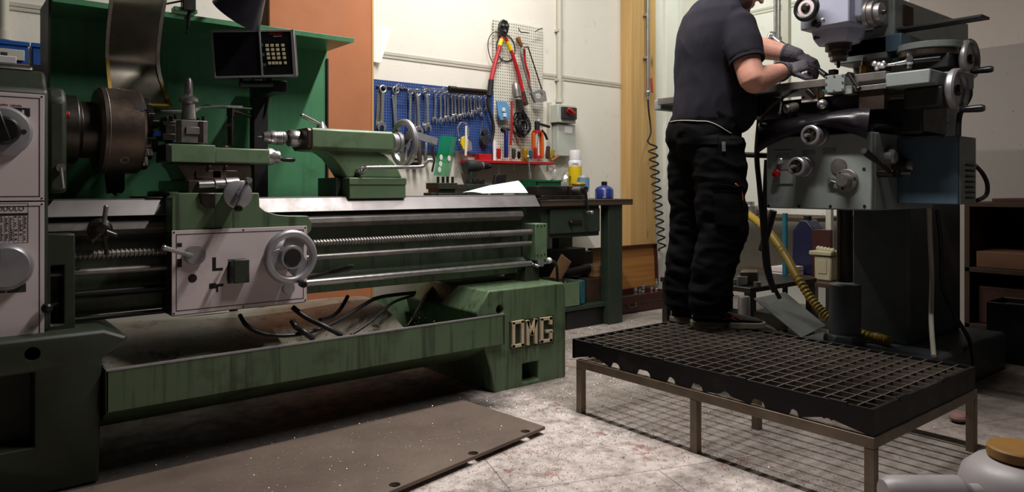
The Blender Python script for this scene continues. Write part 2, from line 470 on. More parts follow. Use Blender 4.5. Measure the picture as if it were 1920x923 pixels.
struct(MB().box((-2.2, WY, 0), (WX, WY+.2, CEIL)).build('wall_back', 'wall_cream'))
struct(MB().box((WX, -1.2, 0), (WX+.2, WY+.2, CEIL)).build('wall_right', 'wall_plaster'))
struct(MB().box((-2.2, -1.2, CEIL), (6.2, WY+.2, CEIL+.1)).build('ceiling', 'ceiling_dark'))
# cover strip over the panel joint of the back wall, with its groove
m = MB(); m.box((-2.2, WY-.006, 1.893), (4.82, WY, 1.913)); m.box((-2.2, WY-.006, 1.872), (4.82, WY, 1.884))
struct(m.build('trim_1', 'conduit'))
m = MB(); m.box((WX-.006, 2.0, 2.585), (WX, WY, 2.605)); m.box((WX-.006, 2.0, 2.56), (WX, WY, 2.57))
struct(m.build('trim_2', 'conduit'))
# pine post and the white steel column in the corner
x0 = at(1183, 300, y=4.18).x; x1 = at(1230, 300, y=4.18).x
struct(MB().box((x0, 4.18, 0), (x1, WY, CEIL)).build('trim_3', 'pine', bevel=.004))
x0 = at(1236, 300, y=4.2).x; xm = at(1249, 300, y=4.2).x; x1 = at(1272, 300, y=4.2).x
m = MB(); m.box((xm, 4.2, 0), (x1, WY, CEIL)); m.box((x0, 4.24, 0), (xm, WY, CEIL)); m.box((x1, 4.23, 0), (x1+.1, WY, CEIL))
struct(m.build('trim_4', 'white_steel', bevel=.004))
# twin water pipes on the right wall
p = at(1453, 60, x=WX-.03)
m = MB()
for dy in (0, -.035): m.cyl((WX-.03, p.y+dy, .9), (WX-.03, p.y+dy, CEIL), .011, n=10)
for z in (1.6, 2.3, 3.0): m.box((WX-.03, p.y-.05, z), (WX, p.y+.015, z+.02))
tag(m.build('wall_pipe', 'steel_dull'), 'pair of thin grey water pipes running up the right wall behind the worker', 'pipe')
p = at(1470, 60, x=WX-.03)
tag(MB().box((WX-.05, p.y-.05, .9), (WX, p.y+.01, CEIL)).build('cable_duct', 'conduit', bevel=.004), 'pale flat cable duct beside the twin pipes on the right wall', 'cable duct')

# ---- things fixed on the back wall: conduit, switch boxes
p = at(1049, 100, y=WY-.03)
m = MB(); m.cyl((p.x, WY-.03, at(1049, 190, y=WY-.03).z), (p.x, WY-.03, CEIL), .022, n=14)
m.cyl((p.x, WY-.03, at(1049, 192, y=WY-.03).z), (p.x, WY-.03, at(1049, 186, y=WY-.03).z), .032, n=14)
o = tag(m.build('conduit', 'conduit'), 'cream vertical conduit coming down the wall into the switch box', 'conduit')
m = MB()
for v in (60, 152):
    z = at(1049, v, y=WY-.03).z; m.box((p.x-.03, WY-.045, z), (p.x+.03, WY, z+.02)); 
m.build('clamp', 'conduit', o)
p = at(6, 40, y=WY-.03)
m = MB(); m.cyl((p.x, WY-.03, at(6, 75, y=WY-.03).z), (p.x, WY-.03, CEIL), .024, n=14)
m.cyl((p.x, WY-.03, at(6, 75, y=WY-.03).z), (p.x, WY-.03, at(6, 58, y=WY-.03).z), .034, n=14)
tag(m.build('conduit', 'conduit'), 'cream vertical conduit at the far left above the blue bins', 'conduit')
r = thing('distribution_box', 'grey wall switch box with red turn handle under the conduit', 'switch box', at(1060, 290, y=WY))
a = at(1046, 195, y=WY-.13); b = at(1080, 232, y=WY-.13)
MB().box((a.x, WY-.13, b.z), (b.x, WY, a.z)).build('upper_case', 'box_grey', r, bevel=.006)
a2 = at(1046, 232, y=WY-.1); b2 = at(1079, 294, y=WY-.1)
MB().box((a2.x, WY-.1, b2.z), (b2.x, WY, a2.z)).build('lower_case', 'box_grey', r, bevel=.006)
a3 = at(1050, 236, y=WY-.1); b3 = at(1064, 250, y=WY-.1)
MB().box((a3.x+.05, WY-.1025, b3.z), (b3.x+.05, WY-.1, a3.z)).build('label_sticker', 'paper', r)
sw = MB().box((a.x+.03, WY-.155, b.z+.03), (b.x-.012, WY-.13, a.z-.02)).build('switch_plate', 'dark_grey', r, bevel=.004)
q = at(1067, 209, y=WY-.16)
m = MB(); m.cyl((q.x, WY-.155, q.z), (q.x, WY-.185, q.z), .026); m.cbox((q.x, WY-.19, q.z), (.075, .02, .022), Matrix.Rotation(.5, 3, 'Y')); m.build('turn_handle', 'red_plastic', sw, bevel=.003)
a4 = at(1042, 235, y=WY-.06)
MB().box((at(1032, 200, y=WY-.02).x, WY-.04, b2.z), (a.x-.004, WY, at(1032, 192, y=WY-.02).z)).build('side_duct', 'conduit', r, bevel=.003)

# orange-brown hardboard sheet standing behind the lathe
yb = WY-.10
x0 = at(506, 40, y=yb).x; x1 = at(697, 152, y=yb).x
o = MB().box((x0, yb, .02), (x1, yb+.02, 2.75)).build('hardboard_sheet', 'orange_board')
tag(o, 'tall orange-brown board standing against the wall behind the lathe', 'board')
MB().box((x1, yb-.004, .02), (x1+.012, yb+.03, 2.75)).build('edge_strip', 'pine', o)

# ================================================================== THE LATHE
LF = 2.85                      # plane of apron and headstock front
lathe = thing('lathe', 'long green metal lathe with white control panels and chip tray', 'lathe', (1.2, 3.1, 0))
def L(mb, name, mat, bevel=0, parent=None, label=None, **k): return mb.build(name, mat, parent or lathe, bevel, label, **k)

# right foot of the base
BF = 2.765
po = py([(926, 737), (921, 700), (905, 640), (893, 588), (916, 546), (1058, 530), (1061, 545), (1061, 705), (1054, 714)], BF)
o = L(MB().prism(po, 'xz', BF, 3.42), 'base', 'green_paint', 0)
c = MB(); a = at(980, 683, y=BF); b = at(1010, 712, y=BF); c.box((a.x, BF-.1, b.z), (b.x, BF+.13, a.z)); cut(o, c)
c = MB(); a = at(938, 581, y=BF); c.cyl((a.x, BF-.1, a.z), (a.x, BF+.2, a.z), .022, n=20); cut(o, c)
bv = o.modifiers.new('bevel', 'BEVEL'); bv.width = .008; bv.segments = 2; bv.angle_limit = radians(40)
# cast letters on a sunken dark plate
fr = py([(955, 603), (1038, 591), (1039, 643), (957, 656)], BF-.003)
f = L(MB().prism(fr, 'xz', BF-.004, BF+.004), 'name_plate', 'green_dark', .001, o)
def letters(polys, name):
    m = MB()
    for p in polys: m.prism(py(p, BF-.014), 'xz', BF-.016, BF-.003)
    return m.build(name, 'cream_letter', o, .001)
def seg(u0, v0, u1, v1, w):    # a stroke between two picture points, w wide (pixels)
    du, dv = u1-u0, v1-v0; l = hypot(du, dv); nx, ny = -dv/l*w/2, du/l*w/2
    ex, ey = du/l*w/2, dv/l*w/2
    return [(u0-ex+nx, v0-ey+ny), (u1+ex+nx, v1+ey+ny), (u1+ex-nx, v1+ey-ny), (u0-ex-nx, v0-ey-ny)]
W = 5.5
letters([seg(963, 606, 980, 603, W), seg(963, 607, 963, 650, W), seg(963, 650, 980, 647, W), seg(980, 604, 980, 647, W)], 'letter')
letters([seg(990, 604, 990, 645, W), seg(990, 604, 997.5, 626, W), seg(997.5, 626, 1005, 601, W), seg(1005, 601, 1005, 642, W)], 'letter')
letters([seg(1016, 599, 1033, 597, W), seg(1016, 600, 1016, 641, W), seg(1016, 641, 1033, 638, W), seg(1033, 624, 1033, 638, W), seg(1026, 622, 1034, 621, W), seg(1033, 597, 1033, 606, W)], 'letter')

# left foot and the headstock above it
x_hr = at(83, 400, y=LF).x                     # right edge of the headstock front
pl = py([(235, 655), (200, 690), (196, 745), (185, 860), (160, 935)], BF)
xb = .56
m = MB().prism([(-1.1, 0.0), (at(186, 860, y=BF).x, 0.0), (at(190, 700, y=BF).x, .30), (at(192, 690, y=BF).x, .42), (xb-.02, .48), (xb-.10, .515), (-1.1, .515)], 'xz', BF, 3.45)
o = L(m, 'base', 'green_dark', .012)
c = MB(); a = at(-60, 715, y=BF); b = at(64, 840, y=BF); c.box((a.x, BF-.1, b.z), (b.x, BF+.10, a.z)); cut(o, c)
c = MB(); a = at(61, 664, y=BF); c.cyl((a.x, BF-.2, a.z), (a.x, BF+.2, a.z), .022, n=20); cut(o, c)
hs = MB()
zt = at(80, 172, y=LF).z
# headstock body: rounded shoulders in cross-section (y, z)
sec = [(LF, .515), (LF, zt+.005), (LF+.025, zt+.018), (LF+.05, zt+.040), (LF+.07, zt+.068), (LF+.10, zt+.080), (LF+.52, zt+.080), (LF+.56, zt+.06), (LF+.58, .515)]
hs.prism(sec, 'yz', -1.1, x_hr+.012)
head = L(hs, 'headstock', 'green_dark', .012)
L(MB().prism([(LF+.09, zt+.07), (LF+.09, zt+.092), (LF+.12, zt+.104), (LF+.45, zt+.104), (LF+.45, zt+.07)], 'yz', -1.1, x_hr-.02), 'headstock_cover', 'steel_dark', .012)
def panel(u0, v0, u1, v1, y, t=.006):
    a = at(u0, v0, y=y); b = at(u1, v1, y=y)
    return a.x, b.x, b.z, a.z
def frame_lines(m, x0, x1, z0, z1, y, off, w):
    x0 += off; x1 -= off; z0 += off; z1 -= off
    for bx in ((x0, z0, x1, z0+w), (x0, z1-w, x1, z1), (x0, z0, x0+w, z1), (x1-w, z0, x1, z1)):
        m.box((bx[0], y-.0006, bx[1]), (bx[2], y+.0005, bx[3]))
yp = LF-.006
for (v0, v1) in ((178, 376), (379, 637)):
    a = at(83, v0, y=yp); b = at(83, v1, y=yp)
    pn = L(MB().box((-.75, yp, b.z), (a.x, LF, a.z)), 'control_panel', 'white_panel', .001)
    m = MB(); frame_lines(m, -.75, a.x, b.z, a.z, yp, .012, .003); 
    for zz in (b.z+.007, a.z-.007): m.cyl((a.x-.007, yp-.001, zz), (a.x-.007, yp+.001, zz), .003, n=10)
    m.build('border_line', 'black_ink', pn)
    if v0 == 178:
        q = at(38, 210, y=yp); m = MB().box((q.x-.045, yp-.003, q.z-.014), (q.x+.027, yp, q.z+.014)); sl = m.build('window_slot', 'black_ink', pn, .003)
        m = MB()
        for u in (29, 43): 
            t = at(u, 210, y=yp); m.box((t.x-.003, yp-.004, t.z-.006), (t.x+.003, yp-.003, t.z+.006))
        m.build('speed_mark', 'white_panel', pn)
        q = at(18, 197, y=yp); text_mesh('heading', 'cambio  velocita', .010, 'red_ink', face_front((q.x, yp-.0005, q.z)), pn)
        c = at(4, 247, y=yp)
        d = MB(); d.lathe([(.082, 0), (.082, .02), (.072, .035), (.05, .038)], (c.x, yp, c.z), (0, -1, 0), 40); dial = d.build('speed_dial', 'aluminium', pn)
        d = MB(); d.lathe([(.046, .036), (.046, .07), (.04, .076)], (c.x, yp, c.z), (0, -1, 0), 24); d.cbox((c.x-.01, yp-.075, c.z+.01), (.03, .03, .10), Matrix.Rotation(-.3, 3, 'Y')); d.build('grip', 'black_plastic', dial, .004)
        h = MB(); h.cyl((c.x+.055, yp-.039, c.z+.0), (c.x+.055, yp-.030, c.z), .008, n=12); h.build('hole', 'black_ink', dial)
    else:
        # printed thread table
        a0 = at(-40, 382, y=yp); a1 = at(53, 455, y=yp)
        m = MB(); w = .0012
        def ln(xa, za, xb2, zb): m.box((xa, yp-.0006, za), (xb2, yp+.0003, zb))
        ln(a0.x, a0.z-w, a1.x, a0.z); ln(a0.x, a1.z, a1.x, a1.z+w); ln(a1.x-w, a1.z, a1.x, a0.z)
        hh = (a0.z-a1.z)
        ln(a0.x, a0.z-hh*.31, a1.x, a0.z-hh*.25)
        for i in range(1, 12):
            z = a0.z-hh*.31-i*hh*.057; ln(a0.x, z, a1.x-.002, z+.0007)
        for i in range(0, 14):
            x = a1.x-.002-i*.0125; ln(x, a1.z, x+.0007, a0.z-hh*.3)
        random.seed(4)
        for i in range(11):
            for j in range(13):
                if random.random() < .8:
                    x = a1.x-.012-j*.0125; z = a0.z-hh*.355-i*hh*.057; ln(x, z+.001, x+random.uniform(.003, .008), z+.0042)
        tb = m.build('thread_table', 'black_ink', pn)
        q = at(14, 392, y=yp); text_mesh('heading', 'MODULO', .021, 'black_ink', face_front((q.x, yp-.0006, q.z)), pn, .0004)
        c = at(10, 500, y=yp)
        d = MB(); d.lathe([(.078, 0), (.078, .012), (.070, .035), (.062, .042), (.0, .043)], (c.x, yp, c.z), (0, -1, 0), 40); dial = d.build('feed_dial', 'aluminium', pn)
        d = MB(); d.cyl((c.x-.03, yp-.045, c.z+.02), (c.x-.03, yp-.06, c.z+.13), .014, .011); d.build('lever', 'black_plastic', dial, .003)
        for (u, v) in ((31, 540), (-8, 542)):
            q = at(u, v, y=yp); MB().box((q.x-.026, yp-.001, q.z-.015), (q.x+.026, yp, q.z+.015)).build('tag_plate', 'dark_grey', pn, .001)
        for (u, v) in ((22, 463), (42, 472)):
            q = at(u, v, y=yp); MB().cyl((q.x, yp-.0006, q.z), (q.x, yp, q.z), .006, n=12).build('dot', 'dark_grey', pn)
# green gearbox end beside the lower panel, with its slot and knob
yg = LF+.02
a = at(88, 440, y=yg); b = at(141, 632, y=yg)
o = L(MB().box((a.x, yg, b.z), (b.x, 3.4, a.z)), 'feed_gearbox', 'green_dark', 0)
c = MB(); a1 = at(95, 499, y=yg); b1 = at(120, 607, y=yg); c.box((a1.x, yg-.1, b1.z), (b1.x, yg+.09, a1.z)); cut(o, c)
bv = o.modifiers.new('bevel', 'BEVEL'); bv.width = .006; bv.segments = 2
c = at(88, 578, y=LF-.03); m = MB(); m.sphere((c.x, LF-.03, c.z), .018); m.cyl((c.x, LF-.03, c.z), (c.x+.06, yg+.06, c.z+.004), .007); L(m, 'gear_knob', 'black_plastic')
# spindle nose cover and spindle
ZS = 1.213; YS = 3.08
a = at(88, 175, y=LF+.13); b = at(122, 365, y=LF+.13)
m = MB(); m.prism([(YS-.19, .98), (YS-.19, 1.30), (YS-.15, 1.345), (YS+.2, 1.345), (YS+.2, .98)], 'yz', x_hr+.012, b.x-.005)
L(m, 'headstock_nose', 'green_dark', .015)
c = at(126, 217, y=YS-.14); m = MB(); m.cyl((b.x-.02, YS-.16, c.z), (b.x+.006, YS-.16, c.z), .013); L(m, 'brake_button', 'red_plastic', .003)
c = at(112, 315, y=YS-.19); m = MB(); m.cyl((c.x, YS-.19, c.z), (c.x, YS-.22, c.z), .014); m.cyl((c.x, YS-.215, c.z), (c.x+.005, YS-.23, c.z-.07), .006); L(m, 'latch_lever', 'steel_dull')
L(MB().lathe([(.125, 0), (.125, .05), (.105, .06), (.105, .16)], (x_hr+.07, YS, ZS), (1, 0, 0), 40), 'spindle', 'steel_dark', .003)
# chuck
xc = at(181, 247, y=YS).x; xe = at(259, 247, y=YS).x
R = .162
m = MB(); m.lathe([(.10, -.012), (R-.012, -.006), (R, .006), (R, xe-xc-.010), (R-.008, xe-xc), (.03, xe-xc), (.03, xe-xc-.05)], (xc, YS, ZS), (1, 0, 0), 64)
chuck = L(m, 'chuck', 'steel_brown', 0)
m = MB(); m.torus((xc+.02, YS, ZS), (1, 0, 0), R, .002, 64, 6); m.build('groove_ring', 'steel_dull', chuck)
for ang in (40, 160, 280):
    t = radians(ang); e = Vector((0, -sin(t), cos(t))); s_ = Vector((0, -cos(t), -sin(t)))
    m = MB()
    for k, (r0, r1, h) in enumerate(((.035, .075, .062), (.075, .108, .042), (.108, .15, .022))):
        for gg in range(4):
            M = Matrix((Vector((1, 0, 0)), s_, e)).transposed().to_4x4(); M.translation = Vector((xe, YS, ZS))
            m.box((-.004, -.021, r0), (h, .021, r1-.002), M) if gg == 0 else m.box((h-.012*gg, -.023, r0+.004), (h-.012*gg+.005, .023, r1-.004), M)
    m.build('jaw', 'steel_dark', chuck, .002)
for ang in (14, 134, 254):
    t = radians(ang); e = Vector((0, -sin(t), cos(t)))
    p = Vector(((xc+xe)/2+.002, YS, ZS))+e*(R-.002)
    m = MB(); m.lathe([(.016, -.004), (.016, .003), (.010, .003), (.008, -.003), (0, -.003)], p, e, 16); m.build('key_socket', 'steel_dull', chuck)
t = radians(58); e = Vector((0, -sin(t), cos(t))); s_ = Vector((0, -cos(t), -sin(t))); M = Matrix((Vector((1, 0, 0)), s_, e)).transposed().to_4x4(); M.translation = Vector((xe, YS, ZS))+e*(R-.006)
m = MB(); m.box((-.04, -.012, 0), (.001, .012, .0068), M); m.box((-.022, -.020, 0), (-.008, .020, .0066), M); m.build('jaw_slot', 'black_ink', chuck)
a = at(197, 322, y=3.22); b = at(233, 366, y=3.22)
m = MB(); m.prism([(a.x, a.z), (b.x, a.z), (b.x-.002, b.z+.02), (b.x-.012, b.z+.006), (b.x-.03, b.z+.012), (a.x+.04, b.z-.004), (a.x+.022, b.z+.010), (a.x+.008, b.z+.004)], 'xz', 3.20, 3.24); L(m, 'swarf_scraper', 'black_paint', .004)
# chuck guard: S-curved sheet with taped edges
gl = [(206, -30), (205, 0), (200, 45), (197, 95), (199, 130), (203, 172), (207, 197)]
gr = [(313, -30), (312, 0), (304, 50), (299, 105), (302, 140), (312, 175), (323, 200)]
xr_ = .70; rows = []; le = []; re_ = []
ctl = []
for (ul, vl), (ur, vr) in zip(gl, gr):
    pr = at(ur, vr, x=.70+.06*min(1, max(0, vr/200.0)))
    plh = at(ul, vl, y=pr.y-.02); ctl.append((plh, pr))
A_ = spline([p for p, q in ctl], 5); B_ = spline([q for p, q in ctl], 5)
for p, q in zip(A_, B_): rows.append([p.lerp(q, i/8) for i in range(9)])
gd = NT('guard_sheet'); vv = gd.coord()
gd.put(lin('#6d6a5c'), .3, .75); gd.b.inputs['Alpha'].default_value = .9
gd.put(gd.mix(gd.ramp(gd.noise(vv, 5, 5), [(.35, 0.0), (.7, 1.0)]), lin('#6d6a5e'), lin('#918d80'))); MAT['guard_sheet'] = gd.m
g = L(MB().sheet(rows, .004), 'chuck_guard', 'guard_sheet')
n_ = len(A_); h_ = int(n_*.56)
off = Vector((0, -.004, 0))
def strip(P, Q, w, t, name, mat):
    m = MB(); m.sheet([[p+off, p.lerp(q, w)+off] for p, q in zip(P, Q)], t); m.build(name, mat, g)
strip(A_[:h_+1], B_[:h_+1], .06, .005, 'edge_tape', 'white_tape'); strip(A_[h_:], B_[h_:], .06, .005, 'edge_tape', 'yellow_tape')
strip(B_[:h_+6], A_[:h_+6], .07, .005, 'edge_tape', 'white_tape'); strip(B_[h_+5:], A_[h_+5:], .06, .005, 'edge_tape', 'yellow_tape')
m = MB(); m.sheet([[p+off for p in rows[-2]], [p+off for p in rows[-1]]], .006); m.build('edge_tape', 'yellow_tape', g)
p0 = at(255, 210, y=3.2); p1 = at(345, 209, y=3.2)
L(MB().cyl(p0, p1, .011), 'guard_rod', 'steel')
# rear splash guard with overhanging lip
YG = 3.42
xl = at(80, 60, y=YG).x; xr = at(613, 200, y=YG).x; ztop = 1.70
sec = [(YG+.012, .5), (YG, .5), (YG, ztop-.02), (YG-.30, ztop-.005), (YG-.30, ztop+.022), (YG+.012, ztop+.012)]
m = MB().prism([(YG, .82), (YG, ztop-.012), (YG-.29, ztop-.012), (YG-.30, ztop-.016), (YG-.30, ztop+.006), (YG-.02, ztop+.002), (YG+.012, ztop), (YG+.012, .82)], 'yz', xl, xr)
L(m, 'splash_guard', 'green_guard', .001)
L(MB().box((xr-.006, YG-.01, .82), (xr+.004, YG+.02, ztop-.05)), 'guard_edge', 'black_paint')
L(MB().prism([(YG+.005, .82), (YG+.005, ztop+.012), (YG-.26, ztop+.012), (YG-.22, 1.3), (YG-.08, 1.0)], 'yz', xl-.008, xl), 'guard_end', 'green_dark')
# switch and wire hanging at the guard lip
p = at(353, 12, y=YG-.31)
m = MB(); m.cbox((p.x, p.y, p.z+.03), (.05, .04, .10)); m.cyl((p.x+.005, p.y, p.z-.02), (p.x-.005, p.y, p.z-.10), .009, .004); m.cyl((p.x-.005, p.y, p.z-.10), (p.x-.008, p.y, p.z-.115), .0035)
L(m, 'limit_switch', 'black_plastic', .004)
m = MB(); m.tube(spline([(p.x-.02, p.y, p.z+.02), (p.x-.10, p.y+.03, p.z-.005), (p.x-.2, p.y+.05, p.z-.04)]), .004); L(m, 'switch_wire', 'cable')
q = at(352, 26, y=YG-.30); L(MB().cbox((q.x-.01, q.y+.01, ztop+.022), (.09, .05, .018)), 'switch_bracket', 'green_guard', .003)

# bed
XB = at(1018, 380, y=2.93).x; xs = .30
ys = 2.95
bed = [(ys+.04, .535), (ys+.04, .60), (ys+.075, .615), (ys+.085, .80), (ys+.05, .86), (ys+.05, .915), (3.26, .915), (3.28, .60), (3.28, .535)]
L(MB().prism(bed, 'yz', xs, XB-.06), 'bed', 'green_bed', .004)
z0 = at(800, 396, y=ys).z
m = MB(); m.prism([(ys, .895), (ys+.006, .902), (ys+.045, .953), (ys+.045, .957), (ys+.12, .957), (ys+.12, .915), (ys+.02, .915), (ys+.004, .893)], 'yz', xs, XB); L(m, 'front_way', 'steel_way', .001)
m = MB(); m.box((3.17, .0, .90), (3.17, 0, .90)) if False else m.prism([(3.15, .91), (3.17, .955), (3.27, .955), (3.28, .91)], 'yz', xs, XB); L(m, 'rear_way', 'steel_way', .001)
m = MB(); m.prism([(ys+.03, .885), (ys+.005, .865), (ys+.0, .845), (ys+.02, .825), (ys+.06, .82), (ys+.06, .885)], 'yz', xs, XB-.12); L(m, 'rack_rail', 'steel_dull', .001)
# leadscrew with threads, feed rod, control shaft
def shaft_on(u0, v0, u1, v1, y):
    a = at(u0, v0, y=y); b = at(u1, v1, y=y); return a.x, b.x, (a.z+b.z)/2
ysh = 2.93
xa, xe2, zl = shaft_on(592, 457.6, 997, 434.2, ysh)
prof = []; xx = xs; r0 = .0165
npitch = 150; pitch = (xe2-xs)/npitch
for i in range(npitch):
    h = i*pitch; prof += [(r0-.0045, h), (r0, h+pitch*.25), (r0, h+pitch*.6), (r0-.0045, h+pitch*.8)]
m = MB(); m.lathe(prof, (xs, ysh, zl), (1, 0, 0), 14); L(m, 'leadscrew', 'steel_dull')
xa, xe3, zf = shaft_on(602, 482, 995, 456.3, ysh)
L(MB().cyl((xs, ysh, zf), (xe3, ysh, zf), .013), 'feed_rod', 'steel_dull')
xa, xe4, zc = shaft_on(586, 531.7, 995.5, 492.7, ysh)
m = MB(); m.cyl((at(586, 531, y=ysh).x-.05, ysh, zc), (xe4, ysh, zc), .0155); m.cyl((xe4, ysh, zc), (xe4+.03, ysh-.03, zc-.016), .009); L(m, 'control_shaft', 'steel')
for zz, rr in ((at(200, 480, y=ysh).z, .01), (.62, .012), (.53, .009)):
    L(MB().cyl((.36, ysh+.02, zz), (.75, ysh+.02, zz), rr), 'rod', 'black_paint')  # shade left of the apron put into the rods' dark colour
# end bracket, plug and cable
yb2 = 2.895
a = at(1004, 420, y=yb2); b = at(1026, 487, y=yb2)
br = L(MB().box((a.x, yb2, b.z), (b.x, 2.99, a.z)), 'end_bracket', 'green_clean', .003)
m = MB()
for u, v in ((1008, 424), (1021, 423), (1008, 479), (1021, 477), (1015, 424), (1015, 479)):
    q = at(u, v, y=yb2); m.cyl((q.x, yb2-.002, q.z), (q.x, yb2, q.z), .004, n=10)
m.build('screw', 'black_ink', br)
a = at(985, 495, y=ysh); b = at(1010, 533, y=ysh)
L(MB().prism([(a.x, a.z), (b.x-.01, a.z+.02), (b.x, b.z-.02), (a.x-.02, b.z-.03)], 'xz', ysh-.01, 3.1), 'bed_end_block', 'green_dark', .004)
a = at(1012, 494, y=yb2); b = at(1031, 491, y=yb2)
m = MB(); m.cyl((a.x, yb2+.02, a.z), (b.x, yb2+.02, b.z+.003), .014); m.box((a.x-.01, yb2, a.z-.018), (a.x+.03, yb2+.04, a.z+.018)); pl_ = L(m, 'plug_socket', 'aluminium', .002)
MB().sphere((b.x+.012, yb2+.02, b.z+.004), .017).build('plug_cap', 'white_plastic', pl_)
L(MB().tube(spline([(b.x+.02, yb2+.02, b.z), (b.x+.07, yb2+.03, b.z-.015), (b.x+.10, yb2+.05, b.z-.07), (b.x+.105, yb2+.06, b.z-.16), (b.x+.10, yb2+.1, b.z-.22)]), .008), 'plug_cable', 'cable')

# chip tray
yt = 2.74
a = at(199, 694, y=yt); b = at(946, 590, y=yt); zT = (a.z+b.z)/2
xtl, xtr = a.x, b.x
zb = at(199, 775, y=yt).z
TRAY_ZB = zb
th = .006
sec = [(yt, zT), (yt, zb), (yt+.20, zb-.10), (yt+.62, zb-.10), (yt+.74, zT+.03), (yt+.74-th*2, zT+.03), (yt+.60, zb-.088), (yt+.21, zb-.088), (yt+th+.004, zb+.006), (yt+th, zT)]
tray = L(MB().prism(sec, 'yz', xtl, xtr), 'chip_tray', 'green_paint', .001)
MB().prism([(yt-.002, zT-.004), (yt-.002, zT+.002), (yt+.012, zT+.002), (yt+.012, zT-.004)], 'yz', xtl, xtr).build('rim', 'aluminium', tray)
for x in (xtl, xtr-.006):
    MB().prism([(yt, zT), (yt, zb), (yt+.20, zb-.10), (yt+.62, zb-.10), (yt+.74, zT+.03), (yt+.10, zT)], 'yz', x, x+.006).build('end_plate', 'green_paint', tray)
# sloping oily sheet metal inside the tray
k = NT('oily_sheet'); v = k.coord(); n = k.noise(v, 9, 9, .75)
col = k.ramp(k.noise(v, 3, 6), [(.35, lin('#8d8878')), (.6, lin('#b7b0a2'))])
col = k.mix(k.ramp(n, [(.55, 0.0), (.65, .92)]), col, lin('#231a12')); k.put(col, .35, .2); k.bump(n, .3, .01); MAT['oily_sheet'] = k.m
def liner(x, y):
    """height of the sheet metal that lines the tray"""
    t = min(1, max(0, (y-yt-.02)/.66)); return zT-.115+.16*(sin(t*pi*.55)**1.2)+.010*sin(x*6+t*5)
rows = []
for i in range(11):
    y = yt+.02+.66*i/10; rows.append([(x, y, liner(x, y)) for x in [xtl+.02+(1.72-xtl)*j/20 for j in range(21)]])
MB().sheet(rows, .005).build('tray_liner', 'oily_sheet', tray)
rows = []
for i in range(7):
    t = i/6; rows.append([(1.82+.10*t+j*.045, yt+.32+.30*j/6, zT+.14*t-.06+.02*j/6) for j in range(7)])
MB().sheet(rows, .005).build('chip_chute', 'oily_sheet', tray)

# ---- carriage and apron
ya = LF
def P_(u, v, y): return at(u, v, y=y)
# saddle skirt in green above the apron
sad = py([(322, 470), (322, 372), (335, 362), (486, 362), (487, 388), (497, 396), (520, 403), (545, 405), (577, 405), (584, 415), (584, 432), (577, 440), (577, 470)], ya+.01)
o = L(MB().prism(sad, 'xz', ya+.01, ya+.10), 'saddle_apron', 'green_paint', .003)
sx0, sx1 = sad[0][0], at(486, 362, y=ya+.01).x
zs = at(400, 362, y=ya+.01).z
L(MB().box((sx0+.01, ya+.10, .962), (sx1, 3.30, zs+.005)), 'saddle', 'green_dark', .006)
L(MB().box((sx0-.06, ya+.14, .955), (sx0+.02, 3.28, zs-.015)), 'way_wiper', 'black_paint', .003)
# apron box and white panel
a = at(322, 446, y=ya); b = at(575, 590, y=ya)
zt1 = at(322, 447, y=ya).z; zt2 = at(575, 411, y=ya).z
zb1 = at(322, 592, y=ya).z; zb2 = at(575, 566, y=ya).z
pz1 = .5*(zt1+zt2); pz0 = .5*(zb1+zb2)
x0, x1 = a.x, b.x
ap = L(MB().box((x0, ya+.004, pz0-.004), (x1-.004, 3.0, pz1-.01)), 'apron', 'green_dark', .003)
pn = L(MB().box((x0, ya-.002, pz0), (x1, ya+.005, pz1)), 'apron_panel', 'white_panel', .001)
yq = ya-.002
m = MB(); frame_lines(m, x0, x1, pz0, pz1, yq, .014, .0028)
for x in (x0+.007, (x0+x1)/2, x1-.007):
    for z in (pz0+.007, pz1-.007): m.cyl((x, yq-.001, z), (x, yq, z), .0035, n=10)
m.build('border_line', 'black_ink', pn)
# printed symbols
def sym(*rects):
    m = MB()
    for u0, v0, u1, v1 in rects:
        p = at(u0, v0, y=yq); q = at(u1, v1, y=yq); m.box((p.x, yq-.0006, q.z), (q.x, yq+.0003, p.z))
    m.build('printed_symbol', 'black_ink', pn)
sym((398, 483, 405, 508), (405, 503, 418, 507)); sym((392, 532, 405, 541), (405, 533, 419, 537), (405, 537, 409, 548))
sym((332, 456, 341, 463)); sym((332, 471, 341, 475)); sym((332, 486, 341, 501))
m = MB(); q = at(361, 522, y=yq); m.cyl((q.x, yq-.001, q.z), (q.x, yq, q.z), .016, n=20); m.build('printed_dot', 'black_ink', pn)
c = at(364, 478, y=yq)
m = MB(); m.lathe([(.038, 0), (.038, .018), (.035, .022), (0, .022)], (c.x, yq, c.z), (0, -1, 0), 32); kn = L(m, 'feed_lever', 'aluminium')
e = at(308, 465, y=ya-.09)
m = MB(); m.cyl((c.x-.015, ya-.02, c.z), e, .0085); m.sphere(e, .0105, n=12); m.build('handle', 'steel', kn)
a = at(439, 488, y=ya-.05); b = at(468, 530, y=ya-.05)
ns = L(MB().box((a.x, ya-.05, b.z), (b.x, ya, a.z)), 'half_nut_block', 'green_dark', .003)
p = at(431, 493, y=ya-.075); q = at(431, 529, y=ya-.08)
m = MB(); m.cyl((p.x+.012, ya-.03, p.z+.004), (p.x, ya-.075, p.z), .006); m.lathe([(.007, 0), (.011, .02), (.012, .06), (.008, .078)], p, (q-p), 16); m.build('half_nut_lever', 'black_plastic', ns)
